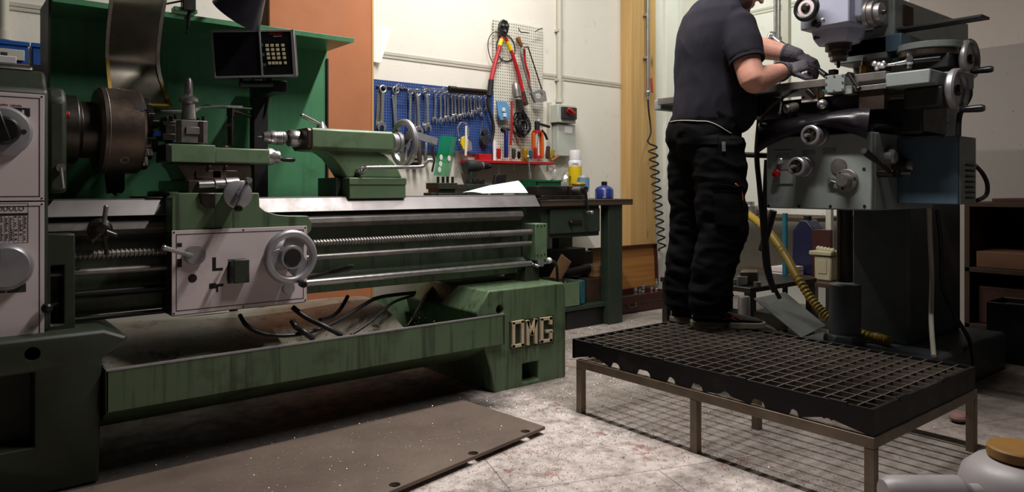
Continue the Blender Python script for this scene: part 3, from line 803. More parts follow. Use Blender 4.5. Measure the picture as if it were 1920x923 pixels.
# apron handwheel
c = at(545, 482, y=ya-.10)
R = .108; yw = ya-.10
m = MB(); m.torus((c.x, yw, c.z), (0, -1, 0), R-.016, .0165, 56, 12, .95)
hw = L(m, 'apron_handwheel', 'aluminium')
m = MB(); m.lathe([(.034, .02), (.046, .024), (.050, -.01), (.05, -.05), (.03, -.06)], (c.x, yw, c.z), (0, -1, 0), 40); 
for i in range(3):
    t = radians(90+120*i-20); d = Vector((cos(t), 0, sin(t)))
    A_ = []
    for s_ in (-1, 1):
        nrm = Vector((-sin(t), 0, cos(t)))
    w0, w1 = .042, .036
    n_ = Vector((-sin(t), 0, cos(t))); cc = Vector((c.x, yw, c.z))
    pts = [cc+d*.035-n_*w0, cc+d*(R-.015)-n_*w1, cc+d*(R-.015)+n_*w1, cc+d*.035+n_*w0]
    m.prism2([p+Vector((0, .014, 0)) for p in pts], [p+Vector((0, .002, 0)) for p in pts])
m.build('wheel_web', 'aluminium', hw, .002)
MB().cyl((c.x, yw-.026, c.z), (c.x, yw-.018, c.z), .033, n=32).build('hub_recess', 'black_ink', hw)
L(MB().lathe([(.062, 0), (.058, .03), (.03, .09)], (c.x-.01, ya, c.z), (0, -1, 0), 32), 'wheel_boss', 'aluminium')
h0 = at(562, 531, y=yw); h1 = at(571, 534, y=yw-.09)
m = MB(); m.lathe([(.008, 0), (.013, .02), (.014, .07), (.009, .085)], (h0.x, yw-.005, h0.z), (h1-h0), 16); m.build('handle', 'black_plastic', hw)
c2 = at(540, 540, y=yq); m = MB(); m.lathe([(.026, 0), (.024, .014), (0, .015)], (c2.x, yq, c2.z), (0, -1, 0), 28); L(m, 'oil_sight', 'aluminium')
# long lever right of the apron
a = at(578, 521, y=ya+.02); b = at(651, 503, y=ya-.06); mid = a.lerp(b, .52)
m = MB(); m.cyl(a, mid, .008); lv = L(m, 'spindle_lever', 'steel_dark')
m = MB(); m.lathe([(.009, 0), (.014, .03), (.016, .08), (.012, .105), (.004, .11)], mid, b-mid, 16); m.build('grip', 'black_plastic', lv)
# spoked capstan on the rods left of the apron
c = at(193, 432, y=2.86)
m = MB(); m.lathe([(.04, 0), (.04, .02), (.028, .03), (.028, .06), (.02, .07), (0, .07)], (c.x, 2.93, c.z), (0, -1, 0), 28); cp = L(m, 'carriage_stop', 'steel_dark')
for (u, v) in ((199, 389), (173, 452), (200, 475), (216, 441)):
    e = at(u, v, y=2.86); d = (e-c); m = MB(); m.cyl(c+d*.25, c+d, .008); m.sphere(c+d, .009, n=10); m.build('spoke', 'steel_dull' if v == 389 else 'steel_dark', cp)

# ---- cross slide, compound slide and toolpost
yz = 3.0
a = at(350, 343, y=yz-.06); b = at(478, 366, y=yz-.06)
L(MB().box((a.x, yz-.08, b.z-.01), (at(470, 343, y=yz-.06).x, 3.38, at(350, 338, y=yz-.06).z)), 'cross_slide', 'steel_brown', .004)
a = at(323, 302, y=yz); b = at(472, 345, y=yz)
pts = py([(328, 305), (338, 318), (352, 345), (466, 345), (472, 330), (470, 305)], yz-.02)
L(MB().prism(pts, 'xz', yz-.02, 3.2), 'swivel_base', 'steel_brown', .004)
m = MB()
for u in (393, 424): 
    q = at(u, 313, y=yz-.03); m.cyl((q.x, yz-.035, q.z), (q.x, yz-.02, q.z), .006, n=12)
    m.box((q.x-.05, yz-.026, q.z-.045), (q.x+.045, yz-.018, q.z-.015))
L(m, 'gib_plate', 'steel_brown', .001)
a = at(311, 270, y=yz); b = at(400, 306, y=yz)
L(MB().box((a.x, yz-.03, b.z), (b.x, 3.16, a.z)), 'compound_base', 'green_clean', .003)
pts = py([(310, 270), (322, 272), (322, 304), (310, 301)], yz-.031)
L(MB().prism(pts, 'xz', yz-.034, yz+.1), 'slide_end', 'black_paint', .002)
a = at(398, 277, y=yz); b = at(502, 309, y=yz)
L(MB().box((a.x, yz-.03, b.z+.002), (b.x, 3.12, a.z)), 'compound_slide', 'green_clean', .006)
a = at(500, 280, y=yz); 
e0 = at(500, 294, y=yz+.03); e1 = at(522, 294, y=yz+.03)
m = MB(); m.lathe([(.038, 0), (.038, .02), (.028, .035), (.028, .05), (.012, .055)], e0, (1, 0, 0), 28); cr = L(m, 'compound_dial', 'steel')
g0 = at(527, 299, y=yz); g1 = at(555, 300, y=yz)
m = MB(); m.tube([e0+Vector((.05, 0, 0)), e0+Vector((.06, -.01, -.005)), g0], .007); m.build('crank', 'steel_dull', cr)
m = MB(); m.lathe([(.006, 0), (.01, .015), (.0105, .05), (.007, .06)], g0, g1-g0, 14); m.build('handle', 'black_plastic', cr)
# toolpost
a = at(323, 224, y=yz+.01); b = at(388, 268, y=yz+.01)
tp = L(MB().box((a.x, yz, b.z-.003), (b.x, yz+.13, a.z)), 'toolpost', 'steel_dull', .002)
for u in (336, 377):
    q = at(u, 246, y=yz); MB().box((q.x-.008, yz-.004, b.z), (q.x+.008, yz+.001, a.z-.002)).build('dovetail', 'steel_dark', tp)
for uu in (331, 383):
    q = at(uu, 222, y=yz+.02)
    for dy in (.03, .1): MB().cyl((q.x, yz+dy, a.z), (q.x, yz+dy, a.z+.02), .008, n=10).build('bolt', 'steel_dark', tp)
q0 = at(348, 238, y=yz); q1 = at(373, 252, y=yz); m = MB().box((q0.x, yz-.008, q1.z), (q1.x, yz, q0.z)); m.build('wedge', 'steel_dull', tp, .001)
c = at(354, 224, y=yz+.06)
hz = at(354, 147, y=yz+.06).z
m = MB(); m.lathe([(.028, 0), (.026, .03), (.024, .062), (.036, .07), (.036, .082), (.024, .095), (.016, .098), (.015, hz-c.z-.012), (.010, hz-c.z), (0, hz-c.z+.004)], c, (0, 0, 1), 24); m.build('clamp_bolt', 'steel', tp)
a = at(302, 228, y=yz+.02); b = at(326, 266, y=yz+.02)
th_ = MB(); th_.box((a.x, yz-.005, b.z+.004), (b.x, yz+.10, b.z+.03)); th_.box((a.x+.01, yz-.005, b.z+.03), (b.x, yz+.10, a.z-.012)); th_.box((a.x, yz-.005, a.z-.014), (b.x, yz+.10, a.z))
for i in range(3): th_.cyl((a.x+.018, yz+.012+.036*i, a.z), (a.x+.018, yz+.012+.036*i, a.z+.02), .007, n=10)
tho = L(th_, 'tool_holder', 'steel_dark', .002)
q = at(300, 252, y=yz+.02); m = MB(); m.prism([(q.x-.028, q.z-.006), (q.x+.03, q.z-.012), (q.x+.03, q.z+.014), (q.x-.02, q.z+.010)], 'xz', yz+.01, yz+.035); m.build('cutting_tool', 'blue_dark', tho, .001)
# cross-slide handwheel facing the operator
c = at(447, 365, y=ya-.07)
m = MB(); m.lathe([(.03, .10), (.03, .02), (.050, .018), (.0535, .012), (.0535, .002), (.048, 0), (.0, -.002)], c, (0, 1, 0), 40); cw = L(m, 'cross_slide_wheel', 'aluminium')
p = at(466, 338, y=ya-.10); q = at(443, 391, y=ya-.10)
m = MB(); m.tube([p, p.lerp(q, .3), p.lerp(q, .5), p.lerp(q, .7), q], [.008, .0075, .012, .0075, .009], 12); m.cyl(p+Vector((0, .01, 0)), p-Vector((0, .012, 0)), .011); m.cyl((c.x, ya-.10, c.z), (c.x, ya-.07, c.z), .012); m.build('crank_bar', 'aluminium', cw)
m = MB(); m.lathe([(.008, 0), (.012, .012), (.013, .05), (.008, .06)], q, (at(452, 391, y=ya-.17)-q), 16); m.build('handle', 'black_plastic', cw)
a = at(372, 347, y=ya+.06); b = at(424, 345, y=ya+.06)
m = MB(); m.lathe([(.014, 0), (.014, .06), (.02, .06), (.02, .1), (.025, .1), (.025, .15)], a, b-a, 20); L(m, 'slide_screw', 'steel')
c = at(385, 376, y=ya+.005); m = MB(); m.prism(py([(374, 362), (404, 362), (404, 391), (388, 390), (378, 382)], ya-.004), 'xz', ya-.004, ya+.012); L(m, 'wiper_cover', 'steel_dark', .003)

# ---- coolant pipe, valve and readout pillar
yp_ = 3.30
pl = at(487, 250, y=yp_)
zA = at(487, 150, y=yp_).z; zB = .86
wP = at(501, 250, y=yp_).x-at(474, 250, y=yp_).x
pil = MB().box((pl.x-wP/2, yp_-.018, zB), (pl.x+wP/2, yp_+.04, zA))
L(pil, 'readout_pillar', 'black_paint', .003)
m = MB(); m.tube(spline([at(362, 210, y=3.12), at(372, 203, y=3.14), at(385, 200, y=3.18), at(420, 200, y=3.24), at(474, 203, y=yp_)], 6), .0085, 10); L(m, 'coolant_pipe', 'steel')
m = MB(); m.cyl(at(432, 207, y=3.22), at(474, 219, y=yp_), .009); m.cyl(at(432, 204, y=3.22), at(432, 272, y=3.22), .011); m.cyl(at(432, 203, y=3.22), at(432, 218, y=3.22), .015, n=6); m.cyl(at(432, 226, y=3.22), at(432, 245, y=3.22), .013, n=12)
m.cyl(at(420, 238, y=3.2), at(434, 233, y=3.2), .006); L(m, 'coolant_valve', 'steel_dark')
m = MB(); q = at(422, 277, y=3.12); m.sphere((q.x, q.y, q.z+.002), .018, (1, .8, .5)); L(m, 'oil_cap', 'steel_brown')

# ---- tailstock
yT = 2.985
pts = py([(586, 239.5), (737.5, 246.5), (737.5, 285), (586, 281)], yT)
ts0 = pts[0][0]
z1 = (pts[0][1]+pts[1][1])/2; z0 = (pts[2][1]+pts[3][1])/2
x0 = pts[0][0]; x1 = pts[1][0]
sec = [(yT, z0+.012), (yT, z1-.010), (yT+.012, z1), (yT+.17, z1), (yT+.19, z1-.02), (yT+.19, z0+.02), (yT+.15, z0-.005), (yT+.02, z0-.002)]
tst = L(MB().prism(sec, 'yz', x0, x1), 'tailstock_barrel', 'green_clean', .003)
m = MB(); m.prism([(p[0], p[1]) for p in [(yT+.003, z0+.012), (yT+.003, z1-.012), (yT+.014, z1-.002), (yT+.17, z1-.002), (yT+.187, z1-.02), (yT+.187, z0+.02), (yT+.15, z0-.003), (yT+.02, z0)]], 'yz', x0-.022, x0); m.build('barrel_face', 'steel_brown', tst, .004)
zq = at(561, 260, y=YS).z
xq0 = at(541, 260, y=YS).x
m = MB(); m.lathe([(.020, -.002), (.036, 0), (.0385, .004), (.0385, .03), (.037, .032), (.037, x0-xq0)], (xq0, YS, zq), (1, 0, 0), 32); L(m, 'quill', 'steel', 0)
# neck casting
A_ = py([(597, 279), (612, 287), (625, 297), (635, 310), (645, 325), (650, 334), (755, 334), (748, 318), (738, 303), (722, 290), (700, 283)], yT+.03)
B_ = [(p[0], p[1]) for p in A_]
m = MB(); m.prism(A_, 'xz', yT+.03, yT+.16); L(m, 'tailstock_neck', 'green_clean', .012, seg=3)
A2 = py([(600, 281), (618, 297), (628, 314), (633, 334), (660, 334), (650, 320), (640, 300), (622, 283)], yT+.08)
a = at(655, 333, y=yT-.01); b = at(761, 372, y=yT-.01)
L(MB().box((a.x, yT-.01, b.z), (b.x, 3.26, a.z)), 'tailstock_base', 'green_clean', .004)
L(MB().box((a.x-.002, yT-.014, a.z-.032), (b.x+.002, yT-.008, a.z-.002)), 'base_lip', 'green_clean', .002)
a2 = at(622, 336, y=yT+.1); L(MB().box((a2.x, yT+.06, b.z), (a.x+.01, 3.24, a.z)), 'clamp_block', 'green_dark', .004)
c = at(676, 321, y=yT+.01); m = MB(); m.cyl((c.x, yT+.05, c.z), (c.x, yT-.005, c.z), .017); m.cyl((c.x, yT-.004, c.z+.01), (c.x, yT-.012, c.z+.01), .012, n=6)
m.tube(spline([(c.x-.012, yT-.005, c.z-.008), at(681, 322, y=yT-.02), at(686, 316, y=yT-.03), at(695, 314.5, y=yT-.03), at(740, 314, y=yT-.03), at(788, 313, y=yT-.03), at(797, 307, y=yT-.03), at(803, 301, y=yT-.03), at(809, 301, y=yT-.03)], 4), .0085, 10)
m.sphere(at(809, 301, y=yT-.03), .0105, n=10); L(m, 'clamp_lever', 'steel')
c = at(603, 238, y=yT+.06); m = MB(); m.lathe([(.026, 0), (.024, .006), (.012, .026), (.010, .032), (0, .034)], (c.x, c.y, z1), (0, 0, 1), 24); ck = L(m, 'quill_lock', 'steel')
e = at(567, 217, y=yT+.02); m = MB(); m.cyl((c.x-.005, c.y, z1+.018), e, .0085, .0095); m.sphere(e, .0095, n=10); m.build('handle', 'steel', ck)
# tailstock handwheel
xw = at(752, 267, y=YS).x
m = MB(); m.lathe([(.045, -.055), (.045, -.03), (.052, -.028), (.052, -.008), (.03, -.006)], (xw, YS, zq), (1, 0, 0), 36); L(m, 'tailstock_dial', 'aluminium')
Rw = .118
m = MB(); m.lathe([(Rw-.026, .006), (Rw-.006, .0), (Rw, .006), (Rw, .022), (Rw-.006, .03), (Rw-.026, .026), (Rw-.026, .006)], (xw, YS, zq), (1, 0, 0), 56, False); wt = L(m, 'tailstock_handwheel', 'aluminium')
m = MB(); m.lathe([(.03, -.01), (.034, .03), (.02, .04), (0, .04)], (xw, YS, zq), (1, 0, 0), 28)
for i in range(3):
    t = radians(30+120*i); d = Vector((0, cos(t), sin(t))); n_ = Vector((0, -sin(t), cos(t))); cc = Vector((xw, YS, zq))
    pts = [cc+d*.02-n_*.026, cc+d*(Rw-.02)-n_*.022, cc+d*(Rw-.02)+n_*.022, cc+d*.02+n_*.026]
    m.prism2([p+Vector((.008, 0, 0)) for p in pts], [p+Vector((.02, 0, 0)) for p in pts])
m.build('wheel_web', 'aluminium', wt, .001)
t = radians(-80); m = MB(); q = Vector((xw+.015, YS+cos(t)*.1, zq+sin(t)*.1)); m.lathe([(.008, 0), (.014, .02), (.015, .08), (.009, .095)], q, (1, 0, 0), 14); m.build('handle', 'black_plastic', wt)
# keyless chuck held in the quill: a thing of its own
xk0 = at(489, 257, y=YS).x; xk1 = at(534, 257, y=YS).x
Lk = xk1-xk0
r = thing('drill_chuck', 'knurled steel keyless drill chuck held in the tailstock quill', 'drill chuck', ((xk0+xk1)/2, YS, zq-.03))
MB().lathe([(.010, 0), (.019, .004), (.0255, Lk*.22), (.030, Lk*.36), (.031, Lk*.5), (.031, Lk*.86), (.027, Lk*.95), (.02, Lk)], (xk0+.005, YS, zq), (1, 0, 0), 32).build('body', 'steel', r)
m = MB(); 
for h in (Lk*.30, Lk*.55, Lk*.62, Lk*.69, Lk*.80): m.torus((xk0+.005+h, YS, zq), (1, 0, 0), .0308 if h > Lk*.4 else .028, .0015, 32, 6)
m.build('collar_ring', 'steel_dark', r)
MB().lathe([(.0015, -.02), (.006, 0), (.006, .02)], (xk0+.005, YS, zq), (1, 0, 0), 12).build('jaws', 'steel_dull', r)
MB().cyl((xk1, YS, zq), (xq0+.01, YS, zq), .012).build('shank', 'steel_dark', r)

# ================================================================== digital readout on the pillar
c0 = at(477, 101, y=3.01)
th = radians(-27); ro = radians(3.2)
Xl = Vector((cos(th), sin(th), 0)); Zl = Vector((0, 0, 1)); Yl = Zl.cross(Xl)
Rm = Matrix((Xl, Yl, Zl)).transposed() @ Matrix.Rotation(-ro, 3, 'Y') @ Matrix.Rotation(radians(4), 3, 'X')
D_ = (c0-Vector((0, 0, EYE))).dot(Vector((_c, _s, 0)))
pxm = D_/FPX
wB, hB, dB = 141*pxm*1.05, 88*pxm, .10
Mw = Matrix.Translation(c0) @ Rm.to_4x4()
dro = thing('digital_readout', 'grey-framed digital readout box with yellowish keypad on black pillar', 'digital readout', c0-Vector((0, 0, hB/2)))
def W2(mb): return mb.xf(Mw)
m = MB(); m.box((-wB/2, 0, -hB/2), (wB/2, dB, hB/2)); W2(m).build('housing', 'dark_grey', dro, .012, seg=3)
m = MB(); t = .008
for b in ((-wB/2, -hB/2, wB/2, -hB/2+t), (-wB/2, hB/2-t, wB/2, hB/2), (-wB/2, -hB/2, -wB/2+t, hB/2), (wB/2-t*1.8, -hB/2, wB/2, hB/2), (.022, -hB/2, .030, hB/2)): m.box((b[0], -.008, b[1]), (b[2], .004, b[3]))
W2(m).build('bezel', 'aluminium', dro, .002)
m = MB().box((-wB/2+t, -.001, -hB/2+t), (.022, .002, hB/2-t)); W2(m).build('screen', 'black_gloss', dro)
m = MB().box((.03, -.002, -hB/2+t), (wB/2-t*1.8, .002, hB/2-t)); kp = W2(m).build('keypad', 'black_plastic', dro)
def lpx(u, v): return ((u-477)*pxm*1.02, -(v-101)*pxm)
mk('key_cream', '#cbc59f', rough=.5, var=.05)
for r_, v in enumerate((86, 94, 102, 109.5)):
    for q_, u in enumerate((501, 510, 519, 529)):
        x, z = lpx(u+r_*.5-1, v); s_ = .0065
        W2(MB().box((x-s_, -.006, z-s_*.9), (x+s_, -.001, z+s_*.9))).build('key', 'key_cream', kp, .001)
for u in (503, 509.5, 515.5, 522, 531):
    x, z = lpx(u-.5, 119); W2(MB().box((x-.0055, -.006, z-.006), (x+.0055, -.001, z+.006))).build('key', 'key_cream', kp, .001)
for i, v in enumerate((85, 103, 122)):
    x, z = lpx(490+i*1.5, v); W2(MB().box((x-.007, -.004, z-.006), (x+.007, -.001, z+.006))).build('axis_key', 'teal', kp, .001)
random.seed(3)
x, z = lpx(517, 64); text_mesh('brand_text', 'ANILAM', .016, 'red_ink', Mw @ Matrix.Translation((x, -.0035, z)) @ FRONT, kp, .0005)
x, z = lpx(520, 69); text_mesh('small_text', 'wizard 411', .008, 'white_panel', Mw @ Matrix.Translation((x, -.0035, z)) @ FRONT, kp, .0004)
a = at(449, 158, y=3.06); b = at(508, 158, y=3.06)
m = MB(); m.cyl((a.x, a.y, a.z), (b.x, b.y-.02, b.z), .014); m.cyl((a.x+.01, a.y, a.z), (a.x+.01, a.y+.02, a.z+.05), .008); m.cyl((b.x-.01, b.y-.02, b.z), (b.x-.02, b.y, b.z+.05), .012)
m.box((pl.x-.03, 3.05, a.z-.02), (pl.x+.03, 3.279, a.z+.03)); m.build('tilt_bracket', 'black_paint', dro, .002)
m = MB(); m.tube(spline([(b.x-.02, b.y+.03, b.z+.02), at(507, 172, y=3.25), at(503, 190, y=3.27), at(499, 215, y=3.27)], 5), .005); m.build('cable', 'cable', dro)

# ================================================================== work lamp hanging into the picture from above
rc = at(443, 30, y=2.95); Dl = (rc-Vector((0, 0, EYE))).dot(Vector((_c, _s, 0)))
cr_ = Vector((_s, -_c, 0)); cf = Vector((_c, _s, 0)); cu_ = Vector((0, 0, 1))
axd = (cr_*.60+cu_*.76+cf*-.18).normalized()        # from the open rim back to the neck
Rr = 48*Dl/FPX
lamp = thing('work_lamp', 'black cone-shaped work lamp above the digital readout', 'lamp', rc)
m = MB(); prof = [(Rr, 0), (Rr*.62, Rr*1.0), (Rr*.42, Rr*1.5), (Rr*.36, Rr*2.2), (Rr*.2, Rr*2.35), (Rr*.18, Rr*2.33), (Rr*.33, Rr*2.15), (Rr*.40, Rr*1.48), (Rr*.59, Rr*.98), (Rr-.004, .002), (Rr, 0)]
m.lathe(prof, rc, axd, 44, False); m.build('shade', 'lamp_black', lamp)
ne = rc+axd*Rr*2.3
MB().sphere(rc+axd*Rr*.9, Rr*.42).build('bulb', 'white_plastic', lamp)
m = MB(); m.cyl(ne, ne+axd*.05, Rr*.2); m.tube(spline([ne+axd*.04, ne+Vector((.05, .05, .10)), Vector((ne.x+.1, 3.2, ne.z+.12)), Vector((ne.x+.1, 3.5, ne.z-.1)), Vector((ne.x+.1, 3.56, 1.5))], 6), .012); m.cyl((ne.x+.1, 3.56, 0), (ne.x+.1, 3.56, 1.52), .02); m.cyl((ne.x+.1, 3.56, 0), (ne.x+.1, 3.56, .02), .12); m.build('arm', 'black_paint', lamp)

# ================================================================== hoses lying in the chip tray
def tray_pt(u, v, r, lift=0.0):
    """where the view line meets the tray liner, raised by the hose radius"""
    y = yt+.03
    while y < yt+.66:
        p = at(u, v, y=y)
        if p.z <= liner(p.x, y)+r+.004: break
        y += .004
    p = at(u, v, y=y-.0); p.z = max(p.z, liner(p.x, y)+r+.007)+lift; return p
def hose(pts, r, label, mat='cable'):
    P = [p if isinstance(p, Vector) else tray_pt(p[0], p[1], r, p[2] if len(p) > 2 else 0) for p in pts]
    Q = [Vector((p.x, p.y, max(p.z, liner(p.x, p.y)+r+.007))) if p.y < yt+.66 else p for p in spline(P, 8)]
    o = MB().tube(Q, r, 10).build('coolant_hose', mat); return tag(o, label, 'hose', 'hoses in the chip tray')
hose([at(450, 592, y=2.93), at(462, 610, y=2.86), at(485, 623, y=2.83), at(515, 629, y=2.82), at(560, 627, y=2.82), at(605, 615, y=2.84), at(645, 596, y=2.90), at(682, 572, y=2.98), at(715, 557, y=3.08), at(778, 549, y=3.2)], .009, 'black hose looping low through the chip tray and rising to its far right end')
hose([at(548, 576, y=2.90), at(575, 596, y=2.86), at(610, 613, y=2.79), at(641, 629, y=2.775)], .011, 'thick black hose crossing the tray below the big apron handwheel')
hose([at(652, 556, y=3.12), at(638, 580, y=3.06), at(622, 594, y=3.0), at(600, 600, y=2.93)], .009, 'black hose hanging from the bed behind the other hoses of the tray')
hose([at(547, 600, y=2.87), at(556, 614, y=2.85), at(569, 622, y=2.775), at(588, 636, y=2.765)], .012, 'stubby black hose end bending down to the tray front wall')
hose([at(658, 628, y=2.80), at(690, 607, y=2.84), at(716, 585, y=2.92), at(740, 566, y=3.02), at(776, 554, y=3.22)], .007, 'thin black hose at the right end of the tray')

# blue bins behind the headstock
r = None
zb_ = 1.62
for i, (u0, u1, lab) in enumerate(((-35, 53, 'wide blue plastic bin with beige contents behind the headstock'), (61, 100, 'blue plastic bin half hidden by the splash guard'))):
    yb0 = 3.75
    a = at(u0, 80, y=yb0); b = at(u1, 112, y=yb0); a.z, b.z = 1.63, 1.55
    r = thing('storage_bin', lab, 'bin', ((a.x+b.x)/2, yb0+.1, b.z-.02), 'blue bins behind the lathe')
    m = MB(); t = .006; x0, x1 = a.x, b.x; z0, z1 = b.z-.02, a.z
    m.box((x0, yb0, z0), (x1, yb0+.2, z0+t)); m.box((x0, yb0, z0), (x0+t, yb0+.2, z1)); m.box((x1-t, yb0, z0), (x1, yb0+.2, z1)); m.box((x0, yb0+.2-t, z0), (x1, yb0+.2, z1)); m.box((x0, yb0, z0), (x1, yb0+t, z1-.01))
    m.build('body', 'blue_plastic', r, .004)
    m = MB(); m.box((x0-.006, yb0-.006, z1-.02), (x1+.006, yb0, z1)); m.build('rim', 'blue_plastic', r, .003)
    if i == 0:
        a = at(-30, 87, y=yb0-.01); b = at(46, 110, y=yb0-.01)
        m = MB().box((a.x, yb0-.012, b.z-.01), (b.x, yb0-.001, a.z)); m.build('label_holder', 'conduit', r, .002)
        a = at(2, 97, y=yb0-.014); b = at(14, 104, y=yb0-.014); MB().box((a.x, yb0-.014, b.z), (b.x, yb0-.012, a.z)).build('label_sticker', 'dark_grey', r)
# shelf that carries them
a = at(-60, 112, y=3.72)
sh = MB().box((-1.2, 3.7, r.location.z-.03), (at(104, 112, y=3.75).x, 4.1, r.location.z-.0015)); 
for x in (-1.1, .2):
    for y in (3.74, 4.06): sh.box((x, y-.02, 0), (x+.04, y+.02, r.location.z-.03))
tag(sh.build('bin_rack', 'steel_dark'), 'low dark rack carrying the blue bins behind the lathe', 'rack')
a = at(0, 113, y=3.25); b = at(31, 126, y=3.25)
r = MB().box((-.4, 3.2, head.location.z+zt+.14), (b.x, 3.34, head.location.z+zt+.175)) if False else None
zc_ = zt+.1045
m = MB().box((-.5, 3.02, zc_), (at(31, 120, y=3.02).x, 3.2, zc_+.03))
tag(m.build('notebook', 'white_plastic', bevel=.002), 'pale flat block lying on top of the headstock', 'block')

# ================================================================== PEGBOARDS AND TOOLS ON THE BACK WALL
def peg_mat(name, col, hole, sx, sz, r, rx=1.0):
    k = NT(name); tc = k.node('ShaderNodeTexCoord'); sp = k.node('ShaderNodeSeparateXYZ'); k.link(tc.outputs['Object'], sp.inputs[0])
    def cell(o, s): return k.math('SUBTRACT', k.math('FRACT', k.math('MULTIPLY', k.math('ADD', o, 50.0), 1/s)), .5)
    a = k.math('MULTIPLY', cell(sp.outputs['X'], sx), rx); b = cell(sp.outputs['Z'], sz)
    d = k.math('SQRT', k.math('ADD', k.math('MULTIPLY', a, a), k.math('MULTIPLY', b, b)))
    n = k.noise(k.coord(), 4, 5)
    base = k.mix(k.ramp(n, [(.35, 0.0), (.7, 1.0)]), lin(col), tuple(x*.8 for x in lin(col)))
    k.put(k.mix(k.math('LESS_THAN', d, r), base, lin(hole)), .5); MAT[name] = k.m
peg_mat('peg_blue', '#22407c', '#8e9cc0', .019, .019, .13)
peg_mat('peg_white', '#d8d5c8', '#4c4841', .022, .022, .18, .75)
yB = WY-.03
a = at(697, 150, y=yB); b = at(925, 290, y=yB)
zT1 = .5*(at(697, 150, y=yB).z+at(925, 170, y=yB).z)
o = blue_board = MB().box((a.x-.03, yB, b.z), (b.x, yB+.012, zT1)).build('pegboard', 'peg_blue'); tag(o, 'blue perforated tool board full of wrenches', 'pegboard')
yW = WY-.028
a2 = at(928, 40, y=yW); b2 = at(1018, 300, y=yW)
o = MB().box((b.x+.004, yW, b2.z-.02), (b2.x, yW+.012, at(970, 44, y=yW).z)).build('pegboard', 'peg_white'); tag(o, 'tall cream perforated board with bolt cutter and saw', 'pegboard')
yH = WY-.055     # hanging tools

def wrench_mesh(Lr, s):
    """combination wrench, ring up at origin, length Lr down -z, lies in xz"""
    m = MB(); t = s*.16
    m.torus((0, 0, 0), (0, 1, 0), s*.40, s*.13, 22, 8, 1.0)
    m.prism([(-s*.20, -s*.42), (s*.20, -s*.42), (s*.15, -Lr*.5), (s*.22, -Lr+s*.6), (-s*.22, -Lr+s*.6), (-s*.15, -Lr*.5)], 'xz', -t*.8, t*.8)
    arc = []
    for i in range(13):
        an = radians(130-i*260/12); arc.append((sin(an)*s*.62, cos(an)*s*.62-Lr+s*.12))
    inner = [(-s*.26, -Lr-s*.40), (-s*.27, -Lr+s*.05), (-s*.12, -Lr+s*.22), (s*.12, -Lr+s*.22), (s*.27, -Lr+s*.05), (s*.26, -Lr-s*.40)]
    # jaw as two halves so that the mouth stays open
    ctr = (0, -Lr+s*.22)
    Lh = [(0, -Lr+s*.74), (0, -Lr+s*.22), (-s*.12, -Lr+s*.22), (-s*.27, -Lr+s*.05), (-s*.26, -Lr-s*.40), (-s*.46, -Lr-s*.34), (-s*.60, -Lr+s*.02), (-s*.55, -Lr+s*.36), (-s*.30, -Lr+s*.66)]
    m.prism(Lh, 'xz', -t, t); m.prism([(-x, z) for x, z in Lh][::-1], 'xz', -t, t)
    return m
W_ = [(718, 167, 715, 239, 11, 'largest combination wrench, far left of the blue board'),
 (769.6, 172, 768, 237, 8.5, 'long wrench next right of the thin hooked rod on the blue board'),
 (779, 174, 778, 241, 7.5, 'dull wrench hanging half behind the widest bright open jaw'),
 (782.5, 174, 785.5, 247, 10.5, 'long bright wrench with the lowest widest open jaw'),
 (797.5, 175, 797, 236, 7.5, 'dark wrench half behind the long wrench beside the flat rail end'),
 (800.7, 174.5, 802, 241, 9.5, 'long bright wrench, last of the big ones before the shorter row'),
 (816.8, 174.5, 814.7, 226, 6.6, 'wrench with a closed lower end, first of the shorter row'),
 (826, 175, 826, 227, 6.2, 'second wrench of the shorter row on the blue board'),
 (833.7, 176.6, 834.5, 226, 5.6, 'third wrench of the shorter row, thin and greenish'),
 (840, 174.5, 839.5, 223, 6.0, 'fourth wrench of the shorter row, below the horizontal spanner end'),
 (847, 176, 848.5, 225, 6.4, 'fifth wrench of the shorter row, wide open jaw'),
 (852.7, 177, 854, 219, 5.8, 'sixth wrench of the shorter row'),
 (859.7, 178, 860.7, 221.7, 6.4, 'seventh wrench of the shorter row, brightest jaw'),
 (866, 180, 866.5, 218, 5.0, 'eighth wrench of the shorter row, half hidden and dull'),
 (871, 178, 870, 216, 5.6, 'ninth wrench of the shorter row with grey shaft'),
 (877, 181, 878.7, 215, 4.6, 'tenth wrench of the shorter row, narrow'),
 (881, 178.7, 884.4, 216.8, 5.6, 'eleventh wrench of the shorter row, slightly tilted and bright'),
 (888.6, 179.4, 890, 210.4, 4.8, 'twelfth wrench of the shorter row'),
 (890.8, 182, 895.6, 211, 4.8, 'tilted wrench crossing over its neighbour in the shorter row'),
 (897, 179.4, 900, 206, 4.6, 'small wrench third from the right end of the row'),
 (900.8, 181, 903.4, 216, 4.8, 'dull wrench second from the right end of the row'),
 (909.7, 182, 911.4, 206, 4.2, 'smallest wrench at the right end beside the black grip')]
proto = None
for i, (u0, v0, u1, v1, w, lab) in enumerate(W_):
    p = at(u0, v0, y=yH+.012 if i in (2, 4) else yH-.012*(i % 2)); q = at(u1, v1, y=p.y); d = q-p; pxw = (p-Vector((0, 0, EYE))).dot(Vector((_c, _s, 0)))/FPX
    s = w*pxw*1.42
    m = wrench_mesh(d.length, s); ang = atan2(-d.x, -d.z)
    m.xf(Matrix.Translation(p) @ Matrix.Rotation(ang, 4, 'Y'))
    o = m.build('wrench', 'chrome' if i % 3 else 'steel', bevel=.0008, seg=1); tag(o, lab, 'wrench', 'wrenches on the blue board')
    MB().cyl((p.x, yB-.0005, p.z+s*.15), (p.x, yH-.02, p.z+s*.17), .0025, n=8).build('hook', 'steel', blue_board)
def simple(mb, name, mat, label, cat, group=None, bevel=0):
    return tag(mb.build(name, mat, bevel=bevel), label, cat, group)
